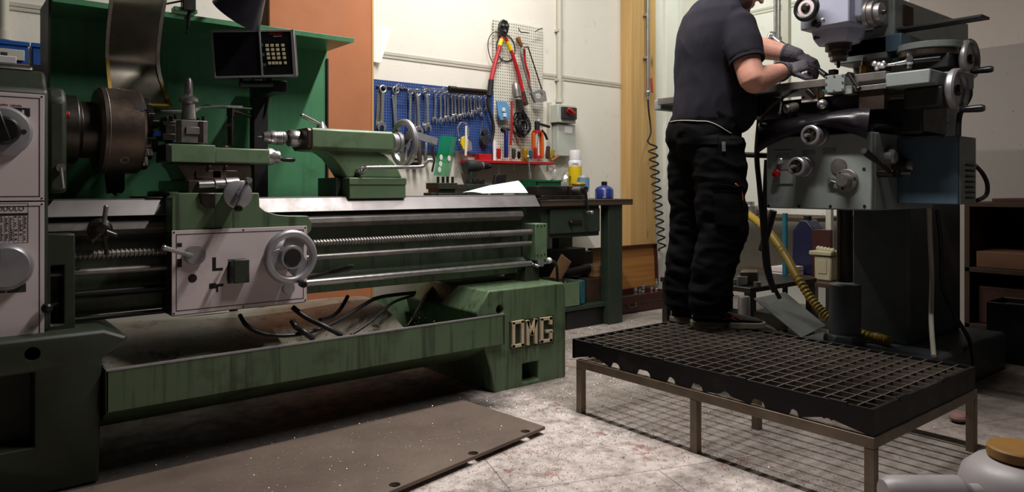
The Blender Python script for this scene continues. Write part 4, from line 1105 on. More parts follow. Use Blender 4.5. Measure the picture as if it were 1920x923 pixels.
# spanners lying across the hooks, rods and bars on the blue board
def flat_spanner(u0, v0, u1, v1, w, lab):
    p = at(u0, v0, y=yH-.032); q = at(u1, v1, y=yH-.032); d = q-p
    pxw = (p-Vector((0, 0, EYE))).dot(Vector((_c, _s, 0)))/FPX; s = w*pxw; m = MB(); n = d.length
    def jaw(x0, sg):
        Lh = [(x0, 0), (x0-sg*s*.15, 0), (x0-sg*s*.25, s*.22), (x0-sg*s*.75, s*.26), (x0-sg*s*.7, s*.46), (x0-sg*s*.3, s*.62), (x0+sg*s*.3, s*.4), (x0+sg*s*.4, .0)]
        m.prism(Lh, 'xz', -.004, .004); m.prism([(x, -z) for x, z in Lh], 'xz', -.004, .004)
    jaw(0, 1); jaw(n, -1); m.prism([(s*.2, -s*.2), (n-s*.2, -s*.2), (n-s*.2, s*.2), (s*.2, s*.2)], 'xz', -.003, .003)
    m.xf(Matrix.Translation(p) @ Matrix.Rotation(-atan2(d.z, d.x), 4, 'Y'))
    simple(m, 'open_spanner', 'chrome', lab, 'wrench', 'wrenches on the blue board', .0006)
flat_spanner(796, 167, 831, 168, 7, 'open-ended spanner lying level above the middle of the wrench row')
flat_spanner(755, 164, 778, 170, 6, 'short spanner lying level near the left end of the wrenches')
p = at(842, 166, y=yH-.055); q = at(911, 172, y=yH-.055)
m = MB(); m.cyl(p, q, .016); m.cyl(p+Vector((0, .0, -.022)), q+Vector((0, 0, -.02)), .009); m.lathe([(.02, 0), (.02, .06)], p, q-p, 14)
simple(m, 'torque_wrench', 'steel_dark', 'dark tubular bar lying level along the top right of the blue board', 'bar')
p = at(706, 162, y=yH+.015); q = at(768, 167, y=yH+.015); simple(MB().cyl(p, q, .006), 'hanging_rod', 'steel_dark', 'thin dark rod across the top left of the blue board', 'rod')
m = MB(); p = at(712, 168, y=yH+.018); q = at(707, 244, y=yH+.018); m.bar(p, q, .030, .008, up=(0, 1, 0)); simple(m, 'flat_bar', 'steel_dull', 'wide flat steel bar beside the largest wrench, left edge of the blue board', 'bar', bevel=.001)
m = MB(); p = at(738, 178, y=yH+.004); q = at(742, 240, y=yH+.004); m.bar(p, q, .024, .008, up=(0, 1, 0)); m.torus(at(742, 169, y=yH), (0, 1, 0), .022, .006); simple(m, 'ring_bar', 'chrome', 'bright flat bar under a ring, left of the thin hooked rod', 'bar', bevel=.001)
m = MB(); p = at(742.5, 240, y=yH-.03); q = at(742.5, 170, y=yH-.03); m.tube(spline([p, q, at(744, 160, y=yH-.03), at(749, 158, y=yH-.03), at(748, 164, y=yH-.03), at(744, 168, y=yH-.03)], 5), .0035); simple(m, 'hooked_rod', 'steel', 'thin steel rod with a loop on top, left part of the blue board', 'rod')
# flat rail with things hanging under it
p = at(765, 249, y=yH-.03); q = at(820, 266, y=yH-.03)
m = MB(); m.bar(p, q, .05, .006, up=(0, 1, 0)); simple(m, 'flat_rail', 'aluminium', 'slanting flat metal rail below the long wrenches', 'rail', bevel=.001)
for (u0, v0, u1, v1, r, mt, lab) in ((776, 262, 774, 302, .013, 'chrome', 'bright round bar hanging under the flat rail'), (786, 264, 786, 312, .016, 'scrap', 'rusty round bar hanging under the flat rail'), (799, 268, 797, 302, .011, 'steel', 'slim steel bar hanging at the right under the flat rail')):
    p = at(u0, v0, y=yH-.04); q = at(u1, v1, y=yH-.04); simple(MB().lathe([(r*.8, 0), (r, .01), (r, (q-p).length-.01), (r*.7, (q-p).length)], p, q-p, 14), 'hanging_bar', mt, lab, 'bar', 'bars under the flat rail')
m = MB(); p = at(812, 270, y=yH-.05); m.tube(spline([at(806, 268, y=yH-.05), at(812, 273, y=yH-.06), at(810, 285, y=yH-.06), at(814, 300, y=yH-.06), at(810, 322, y=yH-.06)], 5), .012, 8, flat=.4); simple(m, 'leather_strap', 'black_rubber', 'black strap hanging left of the green plastic holder', 'strap')
m = MB(); m.tube([at(745, 297, y=yH+.0), at(790, 299, y=yH+.0)], .008, 8); simple(m, 'dark_rod', 'black_paint', 'short dark rod behind the tailstock handwheel', 'rod')
# translucent green holder with round windows
k = [(826, 254), (856, 258), (850, 290), (846, 318), (842, 332), (813, 329), (818, 300), (822, 276)]
yG2 = yH-.06
L_ = [(826, 254), (822, 276), (818, 300), (813, 329)]; R_ = [(856, 258), (851, 290), (846, 315), (842, 333)]
A_ = spline([at(u, v, y=yG2) for u, v in L_], 5); B_ = spline([at(u, v, y=yG2) for u, v in R_], 5)
rows = [[p.lerp(q, j/8)+Vector((0, -.03*sin(pi*j/8), 0)) for j in range(9)] for p, q in zip(A_, B_)]
gh = MB().sheet(rows, .003).build('plastic_holder', 'green_plastic'); tag(gh, 'translucent green plastic holder with oval windows hanging on the wall', 'holder')
for (u, v) in ((827, 295), (842, 297), (826, 307), (824, 318)):
    p = at(u, v, y=yG2-.033); m = MB(); m.lathe([(.016, 0), (.016, .002)], p, (0, -1, 0), 20); m.xf(Matrix.Translation(p) @ Matrix.Diagonal((.8, 1, 1.2, 1)) @ Matrix.Translation(-p)); m.build('oval_window', 'white_plastic', gh)
# clear bag beside it
rows = []
random.seed(11)
for i in range(9):
    v = 280+i*6; rows.append([at(853+j*3.3, v*.92+24+2*sin(j+i), y=yH+.022)+Vector((0, -.008*random.random(), 0)) for j in range(8)])
simple(MB().sheet(rows, .001), 'clear_bag', 'clear_plastic', 'crumpled clear plastic bag hanging between green holder and drill', 'bag')
# ring clamp with yellow body
r = thing('ring_clamp', 'chrome ring clamp with yellow body on the blue board', 'clamp', at(868, 285, y=yH))
c = at(868, 246, y=yH-.03); m = MB(); pts = [c+Vector((cos(t)*.048, 0, sin(t)*.062)) for t in [radians(-70+i*12) for i in range(25)]]; m.tube(pts, .0065, 10); m.build('ring', 'chrome', r)
m = MB().prism(py([(866, 257), (873, 255), (878, 262), (876, 286), (868, 280), (864, 270)], yH-.05), 'xz', yH-.055, yH-.035); m.build('body', 'yellow', r, .003)
m = MB().prism(py([(876, 260), (884, 268), (885, 282), (877, 284)], yH-.045), 'xz', yH-.05, yH-.038); m.build('jaw_plate', 'aluminium', r, .002)
m = MB(); m.bar(at(874, 236, y=yH-.06), at(873, 292, y=yH-.06), .016, .005, up=(0, 1, 0)); m.build('strap', 'white_plastic', r)
MB().sphere(at(861, 264, y=yH-.05), .012).build('knob', 'steel', r)
# pulleys in a wire triangle
r = thing('pulley_block', 'two grey rubber wheels in a wire hanger on the blue board', 'pulley', at(907, 272, y=yH))
for (u, v, R) in ((907, 248, .024), (907, 263, .037)):
    c = at(u, v, y=yH); MB().lathe([(R*.25, -.002), (R, 0), (R*.86, .012), (R, .024), (R*.25, .026)], c, (0, -1, 0), 28).build('wheel', 'dark_grey', r)
m = MB(); m.tube([at(900, 254, y=yH-.01), at(905, 228, y=yH-.01), at(916, 246, y=yH-.01)], .003, 6); m.build('wire_hanger', 'steel', r)

# bolt cutter
yK = yW-.05
r = thing('bolt_cutter', 'red bolt cutter hanging open over the cream pegboard', 'bolt cutter', at(940, 175, y=yK))
c = at(944, 48, y=yK)
m = MB(); m.prism(py([(939, 64), (936, 52), (939, 41), (944, 36), (951, 39), (955, 48), (953, 60), (949, 68), (943, 70)], yK-.012), 'xz', yK-.014, yK+.012); m.build('jaw_head', 'black_paint', r, .003)
for (u, v) in ((942, 47), (949, 48), (946, 58)): p = at(u, v, y=yK-.014); MB().cyl(p, p+Vector((0, -.012, 0)), .010, n=12).build('pivot_bolt', 'steel_dull', r)
lp = [(942, 68), (936, 90), (930, 112), (922, 145), (919, 165)]; rp = [(948, 70), (960, 100), (971, 135), (978, 165), (984, 190)]
for pts, gi in ((lp, 'l'), (rp, 'r')):
    P = spline([at(u, v, y=yK) for u, v in pts], 6); n = len(P)
    MB().tube(P, [.013+.006*i/n for i in range(n)], 10).build('handle_bar', 'red_paint', r)
    P2 = P[int(n*.10):int(n*.17)+2]; MB().tube(P2, [.0165+.003*i/n for i in range(len(P2))], 10).build('label_sticker', 'yellow', r)
gp = spline([at(u, v, y=yK) for u, v in ((921, 150), (919, 168), (917, 180))], 5); MB().tube(gp, .021, 10).build('grip', 'black_rubber', r)
gp = spline([at(u, v, y=yK) for u, v in ((980, 172), (984, 188), (987, 197))], 5); MB().tube(gp, .020, 10).build('grip', 'wood_dark', r)
# hacksaw
r = thing('hacksaw', 'grey-framed hacksaw hanging tilted on the cream pegboard', 'saw', at(1005, 190, y=yK))
P = spline([at(u, v, y=yK-.03) for u, v in ((990, 88), (980, 90), (977, 100), (981, 120), (988, 145), (996, 170), (1000, 186))], 6); MB().tube(P, .009, 8).build('frame', 'steel_dull', r)
m = MB(); m.bar(at(990, 88, y=yK-.03), at(1016, 168, y=yK-.03), .012, .002, up=(0, 1, 0)); m.build('blade', 'steel_dark', r)
m = MB(); P = [(996, 174), (1014, 167), (1022, 172), (1025, 190), (1004, 193)]
m.prism(py(P, yK-.04), 'xz', yK-.045, yK-.018); hd = m.build('handle', 'aluminium', r, .004)
cm = MB(); cm.prism(py([(1003, 177), (1014, 173), (1018, 178), (1017, 184), (1006, 185)], yK-.04), 'xz', yK-.2, yK+.1)
bvm = hd.modifiers[0]; hd.modifiers.remove(bvm); cut(hd, cm)
p = at(970, 70, y=yK+.012); q = at(979, 89, y=yK+.012); simple(MB().lathe([(.016, 0), (.019, .015), (.016, .05), (.011, (q-p).length)], p, q-p, 14), 'wooden_handle', 'wood_mid', 'short wooden tool handle above the hacksaw', 'handle')  # loose wooden tool handle
p = at(983, 92, y=yK); q = at(993, 165, y=yK); simple(MB().tube(spline([p, at(985, 120, y=yK), at(991, 140, y=yK), q], 5), .010, 8), 'pry_bar', 'red_plastic', 'slim red-handled tool hanging between bolt cutter and hacksaw', 'tool')
p = at(966, 155, y=yK-.02); q = at(970, 182, y=yK-.03); simple(MB().lathe([(.015, 0), (.03, .02), (.034, .06), (.034, (q-p).length), (.028, (q-p).length), (.028, .06)], p, q-p, 18), 'oil_funnel', 'steel_dull', 'grey metal cup hanging under the bolt cutter handle', 'cup')
p = at(960, 92, y=yK+.043); simple(MB().tube([p+Vector((cos(t)*.09-.06, 0, sin(t)*.10)) for t in [2*pi*i/32 for i in range(33)]], .004, 6), 'wire_coil', 'cable', 'thin dark wire loop behind the bolt cutter head', 'wire')
p = at(930, 90, y=yK+.030); simple(MB().tube([p+Vector((cos(t)*.075, 0.004*sin(3*t), sin(t)*.12)) for t in [radians(20)+2*pi*i/30*.86 for i in range(31)]], .0035, 6), 'wire_coil', 'cable', 'thin wire loop sticking out left of the cream pegboard', 'wire')
P = spline([at(u, v, y=yK) for u, v in ((972, 52), (976, 60), (984, 61), (991, 62))], 4); simple(MB().tube(P, .004, 6), 'peg_hook', 'black_paint', 'dark hook at the top of the cream pegboard', 'hook', 'pegboard hooks')
P = spline([at(u, v, y=yK) for u, v in ((1003, 60), (1009, 56), (1017, 53))], 4); simple(MB().tube(P, .004, 6), 'peg_hook', 'black_paint', 'dark hook at the top right corner of the cream pegboard', 'hook', 'pegboard hooks')
# blue blister card
r = MB().prism(py([(931, 189), (949, 191), (954, 200), (955, 222), (938, 226), (933, 215)], yK-.005), 'xz', yK-.012, yK+.004).build('blister_card', 'blue_light', bevel=.003); tag(r, 'pale blue blister card with two square tips on the cream pegboard', 'card')
for (u, v) in ((944, 206), (946, 216)):
    p = at(u, v, y=yK-.013); MB().box((p.x-.014, yK-.02, p.z-.014), (p.x+.014, yK-.012, p.z+.014)).build('insert', 'white_plastic', r, .002)
# coil of black cable
random.seed(5)
m = MB(); c = at(977, 235, y=yK-.012)
for i in range(11):
    a_ = random.uniform(.04, .062); b_ = random.uniform(.055, .09); ph = random.uniform(-.5, .5); cx = random.uniform(-.03, .03); cz = random.uniform(-.03, .03); yy = random.uniform(-.015, .015)
    pts = [c+Vector((cx+a_*cos(t)*cos(ph)-b_*sin(t)*sin(ph), yy+.012*sin(2*t+i), cz+a_*cos(t)*sin(ph)+b_*sin(t)*cos(ph))) for t in [2*pi*j/28 for j in range(28)]]
    m.tube(pts, .0062, 6, True)
for i in range(5):
    m.tube(spline([at(968+i*3, 187, y=yK-.01), at(969+i*3, 205, y=yK-.012-.004*i), at(972+i*3, 228, y=yK-.012)], 5), .006, 6)
simple(m, 'cable_coil', 'cable', 'tangled coil of black cable hanging on the cream pegboard', 'cable')
# braided red cord
P = spline([at(u, v, y=yK-.02) for u, v in ((959, 190), (959.5, 200), (959.5, 225), (959, 250), (958, 264), (957, 272))], 6)
simple(MB().tube(P, .009, 8), 'red_cord', 'red_paint', 'red cord hanging down left of the black cable coil', 'cord')
P = spline([at(u, v, y=yK-.02) for u, v in ((914, 185), (917, 205), (924, 228), (925, 248), (921, 265))], 6)
simple(MB().tube(P, .012, 8), 'black_cord', 'black_rubber', 'black cord hanging along the right edge of the blue board', 'cord')  # plain hanging black cord
# pliers with dark handles left of the blister card and hammer on the shelf
r = thing('hammer', 'hammer standing head up on the red tool shelf', 'hammer', at(949, 296, y=yK-.06))
MB().bar(at(949, 296, y=yK-.06), at(949, 244, y=yK-.06), .026, .03, up=(0, 1, 0)).build('handle', 'blue_dark', r, .006)
m = MB(); p = at(941, 244, y=yK-.06); q = at(956, 243, y=yK-.06); m.lathe([(.016, 0), (.02, .004), (.02, .02), (.014, .03), (.016, .05), (.006, (q-p).length)], p, q-p, 16); m.build('head', 'black_paint', r)
# caulking gun
r = thing('caulking_gun', 'orange caulking gun standing on the red tool shelf', 'caulking gun', at(1008, 297, y=yK-.06))
yC = yK-.06
for u in (1001, 1016): MB().bar(at(u, 297, y=yC), at(u-1, 249, y=yC), .022, .03, up=(0, 1, 0)).build('frame_rail', 'orange', r, .002)
m = MB(); m.cyl(at(1008, 297, y=yC), at(1008, 292, y=yC), .035); m.cyl(at(1007, 250, y=yC), at(1007, 245, y=yC), .036); m.build('end_cap', 'red_paint', r)
m = MB(); m.cyl(at(1010, 296, y=yC), at(1010, 222, y=yC), .006, n=10); m.cyl(at(1004, 292, y=yC), at(1004, 250, y=yC), .007, n=10); m.build('plunger_rod', 'white_plastic', r)
m = MB(); m.cyl(at(1007, 246, y=yC), at(1007, 228, y=yC), .02); m.tube(spline([at(1010, 232, y=yC), at(1020, 235, y=yC), at(1030, 238, y=yC)], 4), .011); m.tube(spline([at(1016, 245, y=yC), at(1022, 252, y=yC), at(1026, 262, y=yC)], 4), .010); m.build('grip', 'black_paint', r)
# red tool shelf
yS0 = WY-.20
a = at(888, 300, y=yS0); b = at(1040, 304, y=yS0); zSh = .5*(a.z+b.z)
sh = MB().box((a.x, yS0, zSh-.02), (b.x, WY, zSh)).build('tool_shelf', 'red_paint', bevel=.003); tag(sh, 'narrow red tool shelf on the wall carrying screwdrivers', 'shelf')
p = at(893, 292, y=WY-.06); q = at(916, 300, y=WY-.06); simple(MB().box((p.x, WY-.10, zSh+EPS), (q.x, WY-.04, zSh+.05)), 'red_box', 'red_paint', 'small red box at the left end of the tool shelf', 'box', bevel=.003)
# screwdrivers standing through the shelf
def driver(u, v0, v1, r_, mt, lab, vs=None, du=0, yy=None):
    yy = yy or (WY-.11)
    p = at(u, v1, y=yy); q = at(u+du, v0, y=yy); p = Vector((p.x, yy, max(p.z, zSh+.002))); d = q-p
    t = thing('screwdriver', lab, 'screwdriver', p, 'screwdrivers on the red shelf'); n = d.length
    MB().lathe([(r_*.6, 0), (r_*.75, n*.06), (r_, n*.3), (r_*.92, n*.75), (r_*.98, n*.9), (r_*.6, n)], p, d, 8).build('handle', mt, t)
    if vs:
        e = at(u, vs, y=yy); MB().cyl((p.x, yy, zSh-.001), (p.x, yy, max(e.z, .95)), .0045, n=8).build('blade', 'steel', t)
driver(935, 278, 298, .018, 'red_plastic', 'screwdriver with fat red handle left of the hammer', 330)
driver(963, 278, 298, .017, 'green_dark', 'screwdriver with dark olive handle right of the hammer', 319)
driver(973, 284, 298, .014, 'black_plastic', 'short black-handled screwdriver under the cable coil', None, 0)
driver(985, 280, 298, .013, 'yellow_dim', 'screwdriver with yellow striped handle under the cable coil')
driver(995, 281, 298, .017, 'teal', 'screwdriver with teal handle left of the caulking gun', 314, 0, WY-.172)
driver(1004, 276, 298, .014, 'red_plastic', 'screwdriver with slim crimson handle against the caulking gun', 318, 0, WY-.172)
driver(1026, 274, 298, .018, 'wood_dark', 'screwdriver with fat dark brown handle right of the caulking gun', 322, 2)
driver(1033, 280, 298, .016, 'yellow_dim', 'screwdriver with amber yellow handle near the shelf end', None, 4)
driver(1036, 297, 298.5, .013, 'wood_mid', 'tilted screwdriver with brown handle at the right shelf end', None, 11) if False else None
p = at(1034, 297, y=WY-.13); q = at(1047, 288, y=WY-.13); t = thing('screwdriver', 'tilted screwdriver with brown handle at the right shelf end', 'screwdriver', p, 'screwdrivers on the red shelf'); MB().lathe([(.008, 0), (.012, .02), (.015, .06), (.014, (q-p).length)], Vector((p.x, p.y, zSh+.012)), q-p, 10).build('handle', 'wood_mid', t)
p = at(927, 296, y=WY-.10); q = at(929, 258, y=WY-.10); simple(MB().lathe([(.012, 0), (.012, (q-p).length)], Vector((p.x, p.y, zSh+EPS)), (0, 0, 1), 14), 'paper_roll', 'paper', 'thin white roll standing at the left of the red screwdriver', 'roll')
m = MB(); p = at(990, 294, y=WY-.215); q = at(994, 336, y=WY-.215); m.cyl(p, p.lerp(q, .72), .006, n=10); m.cyl(p.lerp(q, .70), q, .012, .010, n=12); m.sphere(p, .012); simple(m, 'socket_extension', 'chrome', 'bright socket extension hanging from the front of the red shelf', 'tool')
p = at(984, 282, y=WY-.065); simple(MB().box((p.x-.02, p.y-.018, zSh+EPS), (p.x+.02, p.y+.018, p.z+.02)), 'tape_reel', 'yellow_dim', 'small yellow item behind the screwdrivers under the coil', 'box', bevel=.008)
# paper sheet pinned beside the board
p = py([(699, 48), (733, 54), (714, 118), (698, 115)], WY-.012)
rows = [[at(699, 48, y=WY-.01), at(716, 51, y=WY-.03), at(733, 54, y=WY-.012)], [at(698, 82, y=WY-.01), at(712, 84, y=WY-.02), at(724, 86, y=WY-.03)], [at(698, 115, y=WY-.01), at(706, 117, y=WY-.03), at(714, 118, y=WY-.05)]]
simple(MB().sheet(rows, .0012), 'paper_sheet', 'paper', 'white curled paper sheet pinned on the wall beside the orange board', 'paper')

# ================================================================== air pipe with ball valve and coiled hose on the pine post
yA = 4.15
r = thing('air_pipe', 'galvanized air pipe with red valve lever on the pine post', 'pipe', at(1214, 195, y=yA))
p = at(1211, 0, y=yA); q = at(1215, 168, y=yA)
m = MB(); m.cyl((q.x, yA, q.z), (q.x-.01, yA, CEIL), .016, n=14); m.build('tube', 'steel_dull', r)
for v in (30, 110): z = at(1212, v, y=yA).z; MB().box((q.x-.035, yA-.005, z), (q.x+.03, 4.185, z+.02)).build('clip', 'steel', r)
m = MB(); m.cyl((q.x, yA, q.z), (q.x, yA, q.z-.05), .022, n=8); m.sphere((q.x, yA, q.z-.025), .026); m.cyl((q.x, yA, q.z-.05), (q.x, yA, q.z-.09), .012, n=10); m.build('valve_body', 'steel', r)
m = MB(); m.bar((q.x+.02, yA-.03, q.z-.03), (at(1221, 148, y=yA-.03).x, yA-.03, at(1221, 148, y=yA).z), .022, .006, up=(0, 1, 0)); m.build('valve_lever', 'red_plastic', r, .001)
hp = [Vector((q.x, yA, q.z-.085)), at(1216, 205, y=yA), at(1219, 230, y=yA), at(1220, 250, y=yA-.02), at(1214, 265, y=yA-.03)]
pts = spline(hp, 6)
z0 = pts[-1].z; zE = at(1243, 500, y=3.95).z; T = 13
ca = at(1223, 270, y=yA-.06); cb = at(1242, 470, y=yA-.06)
for i in range(1, T*14+1):
    t = i/(T*14); c = ca.lerp(cb, t); an = 2*pi*T*t+pi; R = .048*(1-.15*t)
    pts.append(c+Vector((cos(an)*R, sin(an)*R*.6, 0)))
simple(MB().tube(pts, .0075, 8), 'coiled_air_hose', 'cable', 'thin black coiled air hose dangling in front of the pine post', 'hose')

# ================================================================== WORKBENCH
yb0, yb1 = 3.58, 4.26
zB = at(1187, 373, y=yb0).z; zBb = at(1187, 384, y=yb0).z
xR = at(1187, 378, y=yb0).x; xL = 2.55
bench = thing('workbench', 'dark green workbench with worn wooden top behind the lathe', 'workbench', ((xL+xR)/2, 3.9, 0))
MB().box((xL, yb0, zBb), (xR, yb1, zB)).build('bench_top', 'bench_top', bench, .004)
a = at(1141, 392, y=yb0+.03); b = at(1167, 610, y=yb0+.03)
for (x, y) in ((a.x, yb0+.03), (a.x, yb1-.12), (xL+.08, yb0+.03), (xL+.08, yb1-.12)):
    m = MB(); m.box((x, y, 0), (x+(b.x-a.x), y+.08, zBb)); m.build('leg', 'bench_green', bench, .003)
m = MB(); m.box((a.x-.02, yb0+.02, 0), (b.x+.02, yb0+.13, .006)); 
a1 = at(1020, 390, y=yb0+.02); b1 = at(1129, 442, y=yb0+.02)
MB().box((a1.x-.25, yb0+.05, b1.z), (b1.x, yb1-.1, zBb)).build('drawer_case', 'bench_green', bench, .003)
a2 = at(1032, 393, y=yb0+.03); b2 = at(1125, 434, y=yb0+.03)
dr = MB().box((a2.x, yb0+.03, b2.z), (b2.x, yb0+.05, zBb-.02)).build('drawer', 'bench_green', bench, .003)
c = at(1080, 417, y=yb0+.02); m = MB(); m.box((c.x-.06, yb0+.015, c.z-.012), (c.x+.06, yb0+.03, c.z+.018)); m.cyl((c.x-.055, yb0+.03, c.z), (c.x-.055, yb0+.0, c.z), .012, n=12); m.build('handle', 'steel_dark', dr, .003)
zs_ = at(1140, 566, y=yb0+.06).z
MB().box((xL+.1, yb0+.06, zs_-.03), (a.x+.02, yb1-.06, zs_)).build('lower_shelf', 'bench_green', bench, .003)
# things on the bench
def bx(u0, v0, u1, v1, y, dep, name, mat, lab, cat, group=None, bevel=.003, zbase=None):
    p = at(u0, v0, y=y); q = at(u1, v1, y=y); z = q.z if zbase is None else zbase
    return simple(MB().box((p.x, y, z), (q.x, y+dep, p.z)), name, mat, lab, cat, group, bevel)
a = at(790, 366, y=3.56); b = at(1010, 366, y=3.56)
zP = zB+.012
m = MB().box((a.x+.02, 3.50, zB+EPS), (at(1008, 366, y=3.6).x, 3.985, zP)); sp_ = simple(m, 'steel_sheet', 'steel_dark', 'dark steel sheet lying along the bench edge under the paper', 'sheet', bevel=.001)
m = MB(); A_ = [at(868, 361, y=3.62), at(918, 348, y=3.72), at(972, 339, y=3.80)]; B_ = [at(905, 363, y=3.56), at(950, 362, y=3.58), at(990, 362, y=3.60)]
rows = []
for i in range(7):
    t = i/6; p = A_[0].lerp(A_[1], t*2) if t < .5 else A_[1].lerp(A_[2], t*2-1); q = B_[0].lerp(B_[1], t*2) if t < .5 else B_[1].lerp(B_[2], t*2-1)
    rows.append([Vector((0, 0, 0))+p.lerp(q, j/5)+Vector((0, 0, .006*sin(pi*j/5))) for j in range(6)])
mn = min(p.z for r_ in rows for p in r_); 
rows = [[Vector((p.x, p.y, max(p.z, zP+.003))) for p in r_] for r_ in rows]
simple(MB().sheet(rows, .0015), 'paper_sheet', 'paper', 'bright white paper lying curled on the steel sheet of the bench', 'paper')
def spare_post(u0, u1, v0, v1, y, lab):
    p = at(u0, v0, y=y); q = at(u1, v1, y=y); w = q.x-p.x; h = p.z-(zP+.001)
    r = thing('spare_toolpost', lab, 'toolpost', ((p.x+q.x)/2, y+w/2, zP+.001), 'toolposts on the bench')
    x0, x1 = p.x, q.x; z = zP+.001
    MB().box((x0-.035, y+.02, z+h*.15), (x1-.01, y+w*.8, z+h*.40)).build('base', 'green_dark', r, .002)
    MB().box((x0, y, z), (x1, y+w, z+h*.38)).build('lower_block', 'green_dark', r, .002)
    MB().box((x0+.01, y+.01, z+h*.38), (x1-.012, y+w-.01, z+h*.62)).build('waist', 'steel_dark', r)
    MB().box((x0, y, z+h*.62), (x1, y+w, z+h)).build('upper_block', 'green_dark', r, .002)
    for i, uu in enumerate((.12, .38, .62, .88)): MB().cyl((x0+w*uu, y+.03, z+h), (x0+w*uu, y+.03, z+h*1.38), .009, n=8).build('bolt', 'steel_dark', r)
spare_post(822, 858, 343, 362, 3.62, 'dark four-bolt toolpost standing on the bench at the left of the paper')
spare_post(876, 916, 346, 356, 3.825, 'low toolpost standing on the bench under the cordless drill')
# cordless drill
yD = 4.06
r = thing('cordless_drill', 'dark grey cordless drill standing on the bench below the red shelf', 'drill', at(893, 345, y=yD))
p = at(875, 311, y=yD); q = at(902, 311, y=yD)
MB().lathe([(.03, 0), (.042, .01), (.043, .04), (.040, (q-p).length*.75), (.03, (q-p).length)], p, (1, 0, 0.0), 24).build('motor_housing', 'dark_grey', r)
q2 = at(920, 312, y=yD); MB().lathe([(.022, 0), (.026, .01), (.026, .04), (.016, (q2-q).length)], q, q2-q, 20).build('chuck', 'black_plastic', r)
m = MB(); m.lathe([(.0275, 0), (.0275, .014)], q-Vector((.004, 0, 0)), (1, 0, 0), 20); m.build('clutch_ring', 'aluminium', r)
m = MB(); m.prism(py([(883, 318), (896, 318), (893, 340), (880, 340)], yD-.02), 'xz', yD-.022, yD+.022); m.build('grip', 'dark_grey', r, .008)
a = at(876, 338, y=yD); m = MB(); m.box((a.x, yD-.04, zB+EPS), (a.x+.11, yD+.04, a.z)); m.build('battery', 'black_plastic', r, .005)
# glass jar of chips beside the drill, dark brush, green tray
p = at(906, 350, y=4.16); m = MB(); m.lathe([(.045, 0), (.05, .01), (.05, .06), (.035, .08), (.035, .09)], (p.x, 4.19, zB+EPS), (0, 0, 1), 20); simple(m, 'small_jar', 'clear_plastic', 'small clear jar on the bench right of the drill', 'jar')
pb = py([(922, 350), (930, 328), (951, 327), (943, 350)], 4.06); pb[0] = (pb[0][0], zB+EPS); pb[3] = (pb[3][0], zB+EPS); m = MB().prism(pb, 'xz', 4.06, 4.09); simple(m, 'dust_brush', 'black_paint', 'dark brush head leaning at the wall behind the paper', 'brush', bevel=.003)
p = at(995, 338, y=4.05); q = at(1040, 352, y=4.05)
z0 = zB+EPS; z1 = p.z
m = MB(); t = .004
for b in (((p.x, 3.98, z0), (q.x, 4.2, z0+t)), ((p.x, 3.98, z0), (p.x+t, 4.2, z1)), ((q.x-t, 3.98, z0), (q.x, 4.2, z1)), ((p.x, 3.98, z0), (q.x, 3.98+t, z1)), ((p.x, 4.2-t, z0), (q.x, 4.2, z1))): m.box(*b)
m.box((p.x-.008, 3.972, z1-.012), (q.x+.008, 3.98, z1)); m.box((p.x-.008, 4.2, z1-.012), (q.x+.008, 4.208, z1))
simple(m, 'parts_tray', 'green_tray', 'dark green plastic tray on the bench under the socket extension', 'tray')
# vise
yV = 3.66
r = thing('machine_vise', 'dark machine vise with hanging crank lying on the bench', 'vise', at(1065, 375, y=yV))
a = at(1010, 352, y=yV); b = at(1100, 372, y=yV)
MB().box((at(1014, 360, y=yV).x, yV-.02, zB+EPS), (at(1098, 360, y=yV).x, yV+.16, zB+.03)).build('base', 'steel_dark', r, .003)
MB().box((at(1010, 352, y=yV).x, yV+.01, zB+.03), (at(1066, 352, y=yV).x, yV+.13, at(1040, 349, y=yV).z)).build('fixed_jaw', 'steel_dark', r, .004)
MB().box((at(1068, 352, y=yV).x, yV, zB+.03), (at(1100, 352, y=yV).x, yV+.14, at(1080, 349, y=yV).z)).build('moving_jaw', 'black_paint', r, .004)
p = at(1091, 356, y=yV-.08)
MB().lathe([(.022, 0), (.022, .1)], (p.x, yV+.02, p.z), (0, -1, 0), 18).build('screw_end', 'steel_dull', r)
m = MB(); q = at(1096, 398, y=yV-.1); m.tube([Vector((p.x, yV-.115, p.z)), Vector((q.x, yV-.135, q.z))], [.02, .012], 10, flat=.6); m.lathe([(.024, 0), (.024, .03)], (p.x, yV-.09, p.z), (0, -1, 0), 18); cr = m.build('crank', 'steel_dark', r)
m = MB(); m.cyl((q.x, yV-.13, q.z), (q.x, yV-.17, q.z), .012); m.sphere((q.x, yV-.17, q.z), .013); m.build('crank_knob', 'chrome', cr)
# spray can, small can, bottle, tape roll, clear bag
yc = 4.0
p = at(1078, 348, y=yc); Rc = (at(1087, 340, y=yc).x-at(1069, 340, y=yc).x)/2*1.0
zt_ = at(1078, 282, y=yc).z; hh = zt_-zB
r = thing('spray_can', 'tall yellow and white spray can with white cap on the bench', 'spray can', (p.x, yc, zB+EPS))
b0 = Vector((p.x, yc, zB+EPS))
MB().lathe([(Rc*.96, 0), (Rc, .006), (Rc, hh*.66)], b0, (0, 0, 1), 32).build('body', 'yellow', r)
MB().lathe([(Rc*1.002, hh*.66), (Rc*1.002, hh*.76), (Rc*.85, hh*.79)], b0, (0, 0, 1), 32).build('label_band', 'white_plastic', r)
MB().lathe([(Rc*.86, hh*.785), (Rc*.86, hh*.97), (Rc*.78, hh)], b0, (0, 0, 1), 28).build('cap', 'white_plastic', r)
vd = (Vector((0, 0, 0))-b0); vd.z = 0; vd.normalize(); an = atan2(vd.y, vd.x)
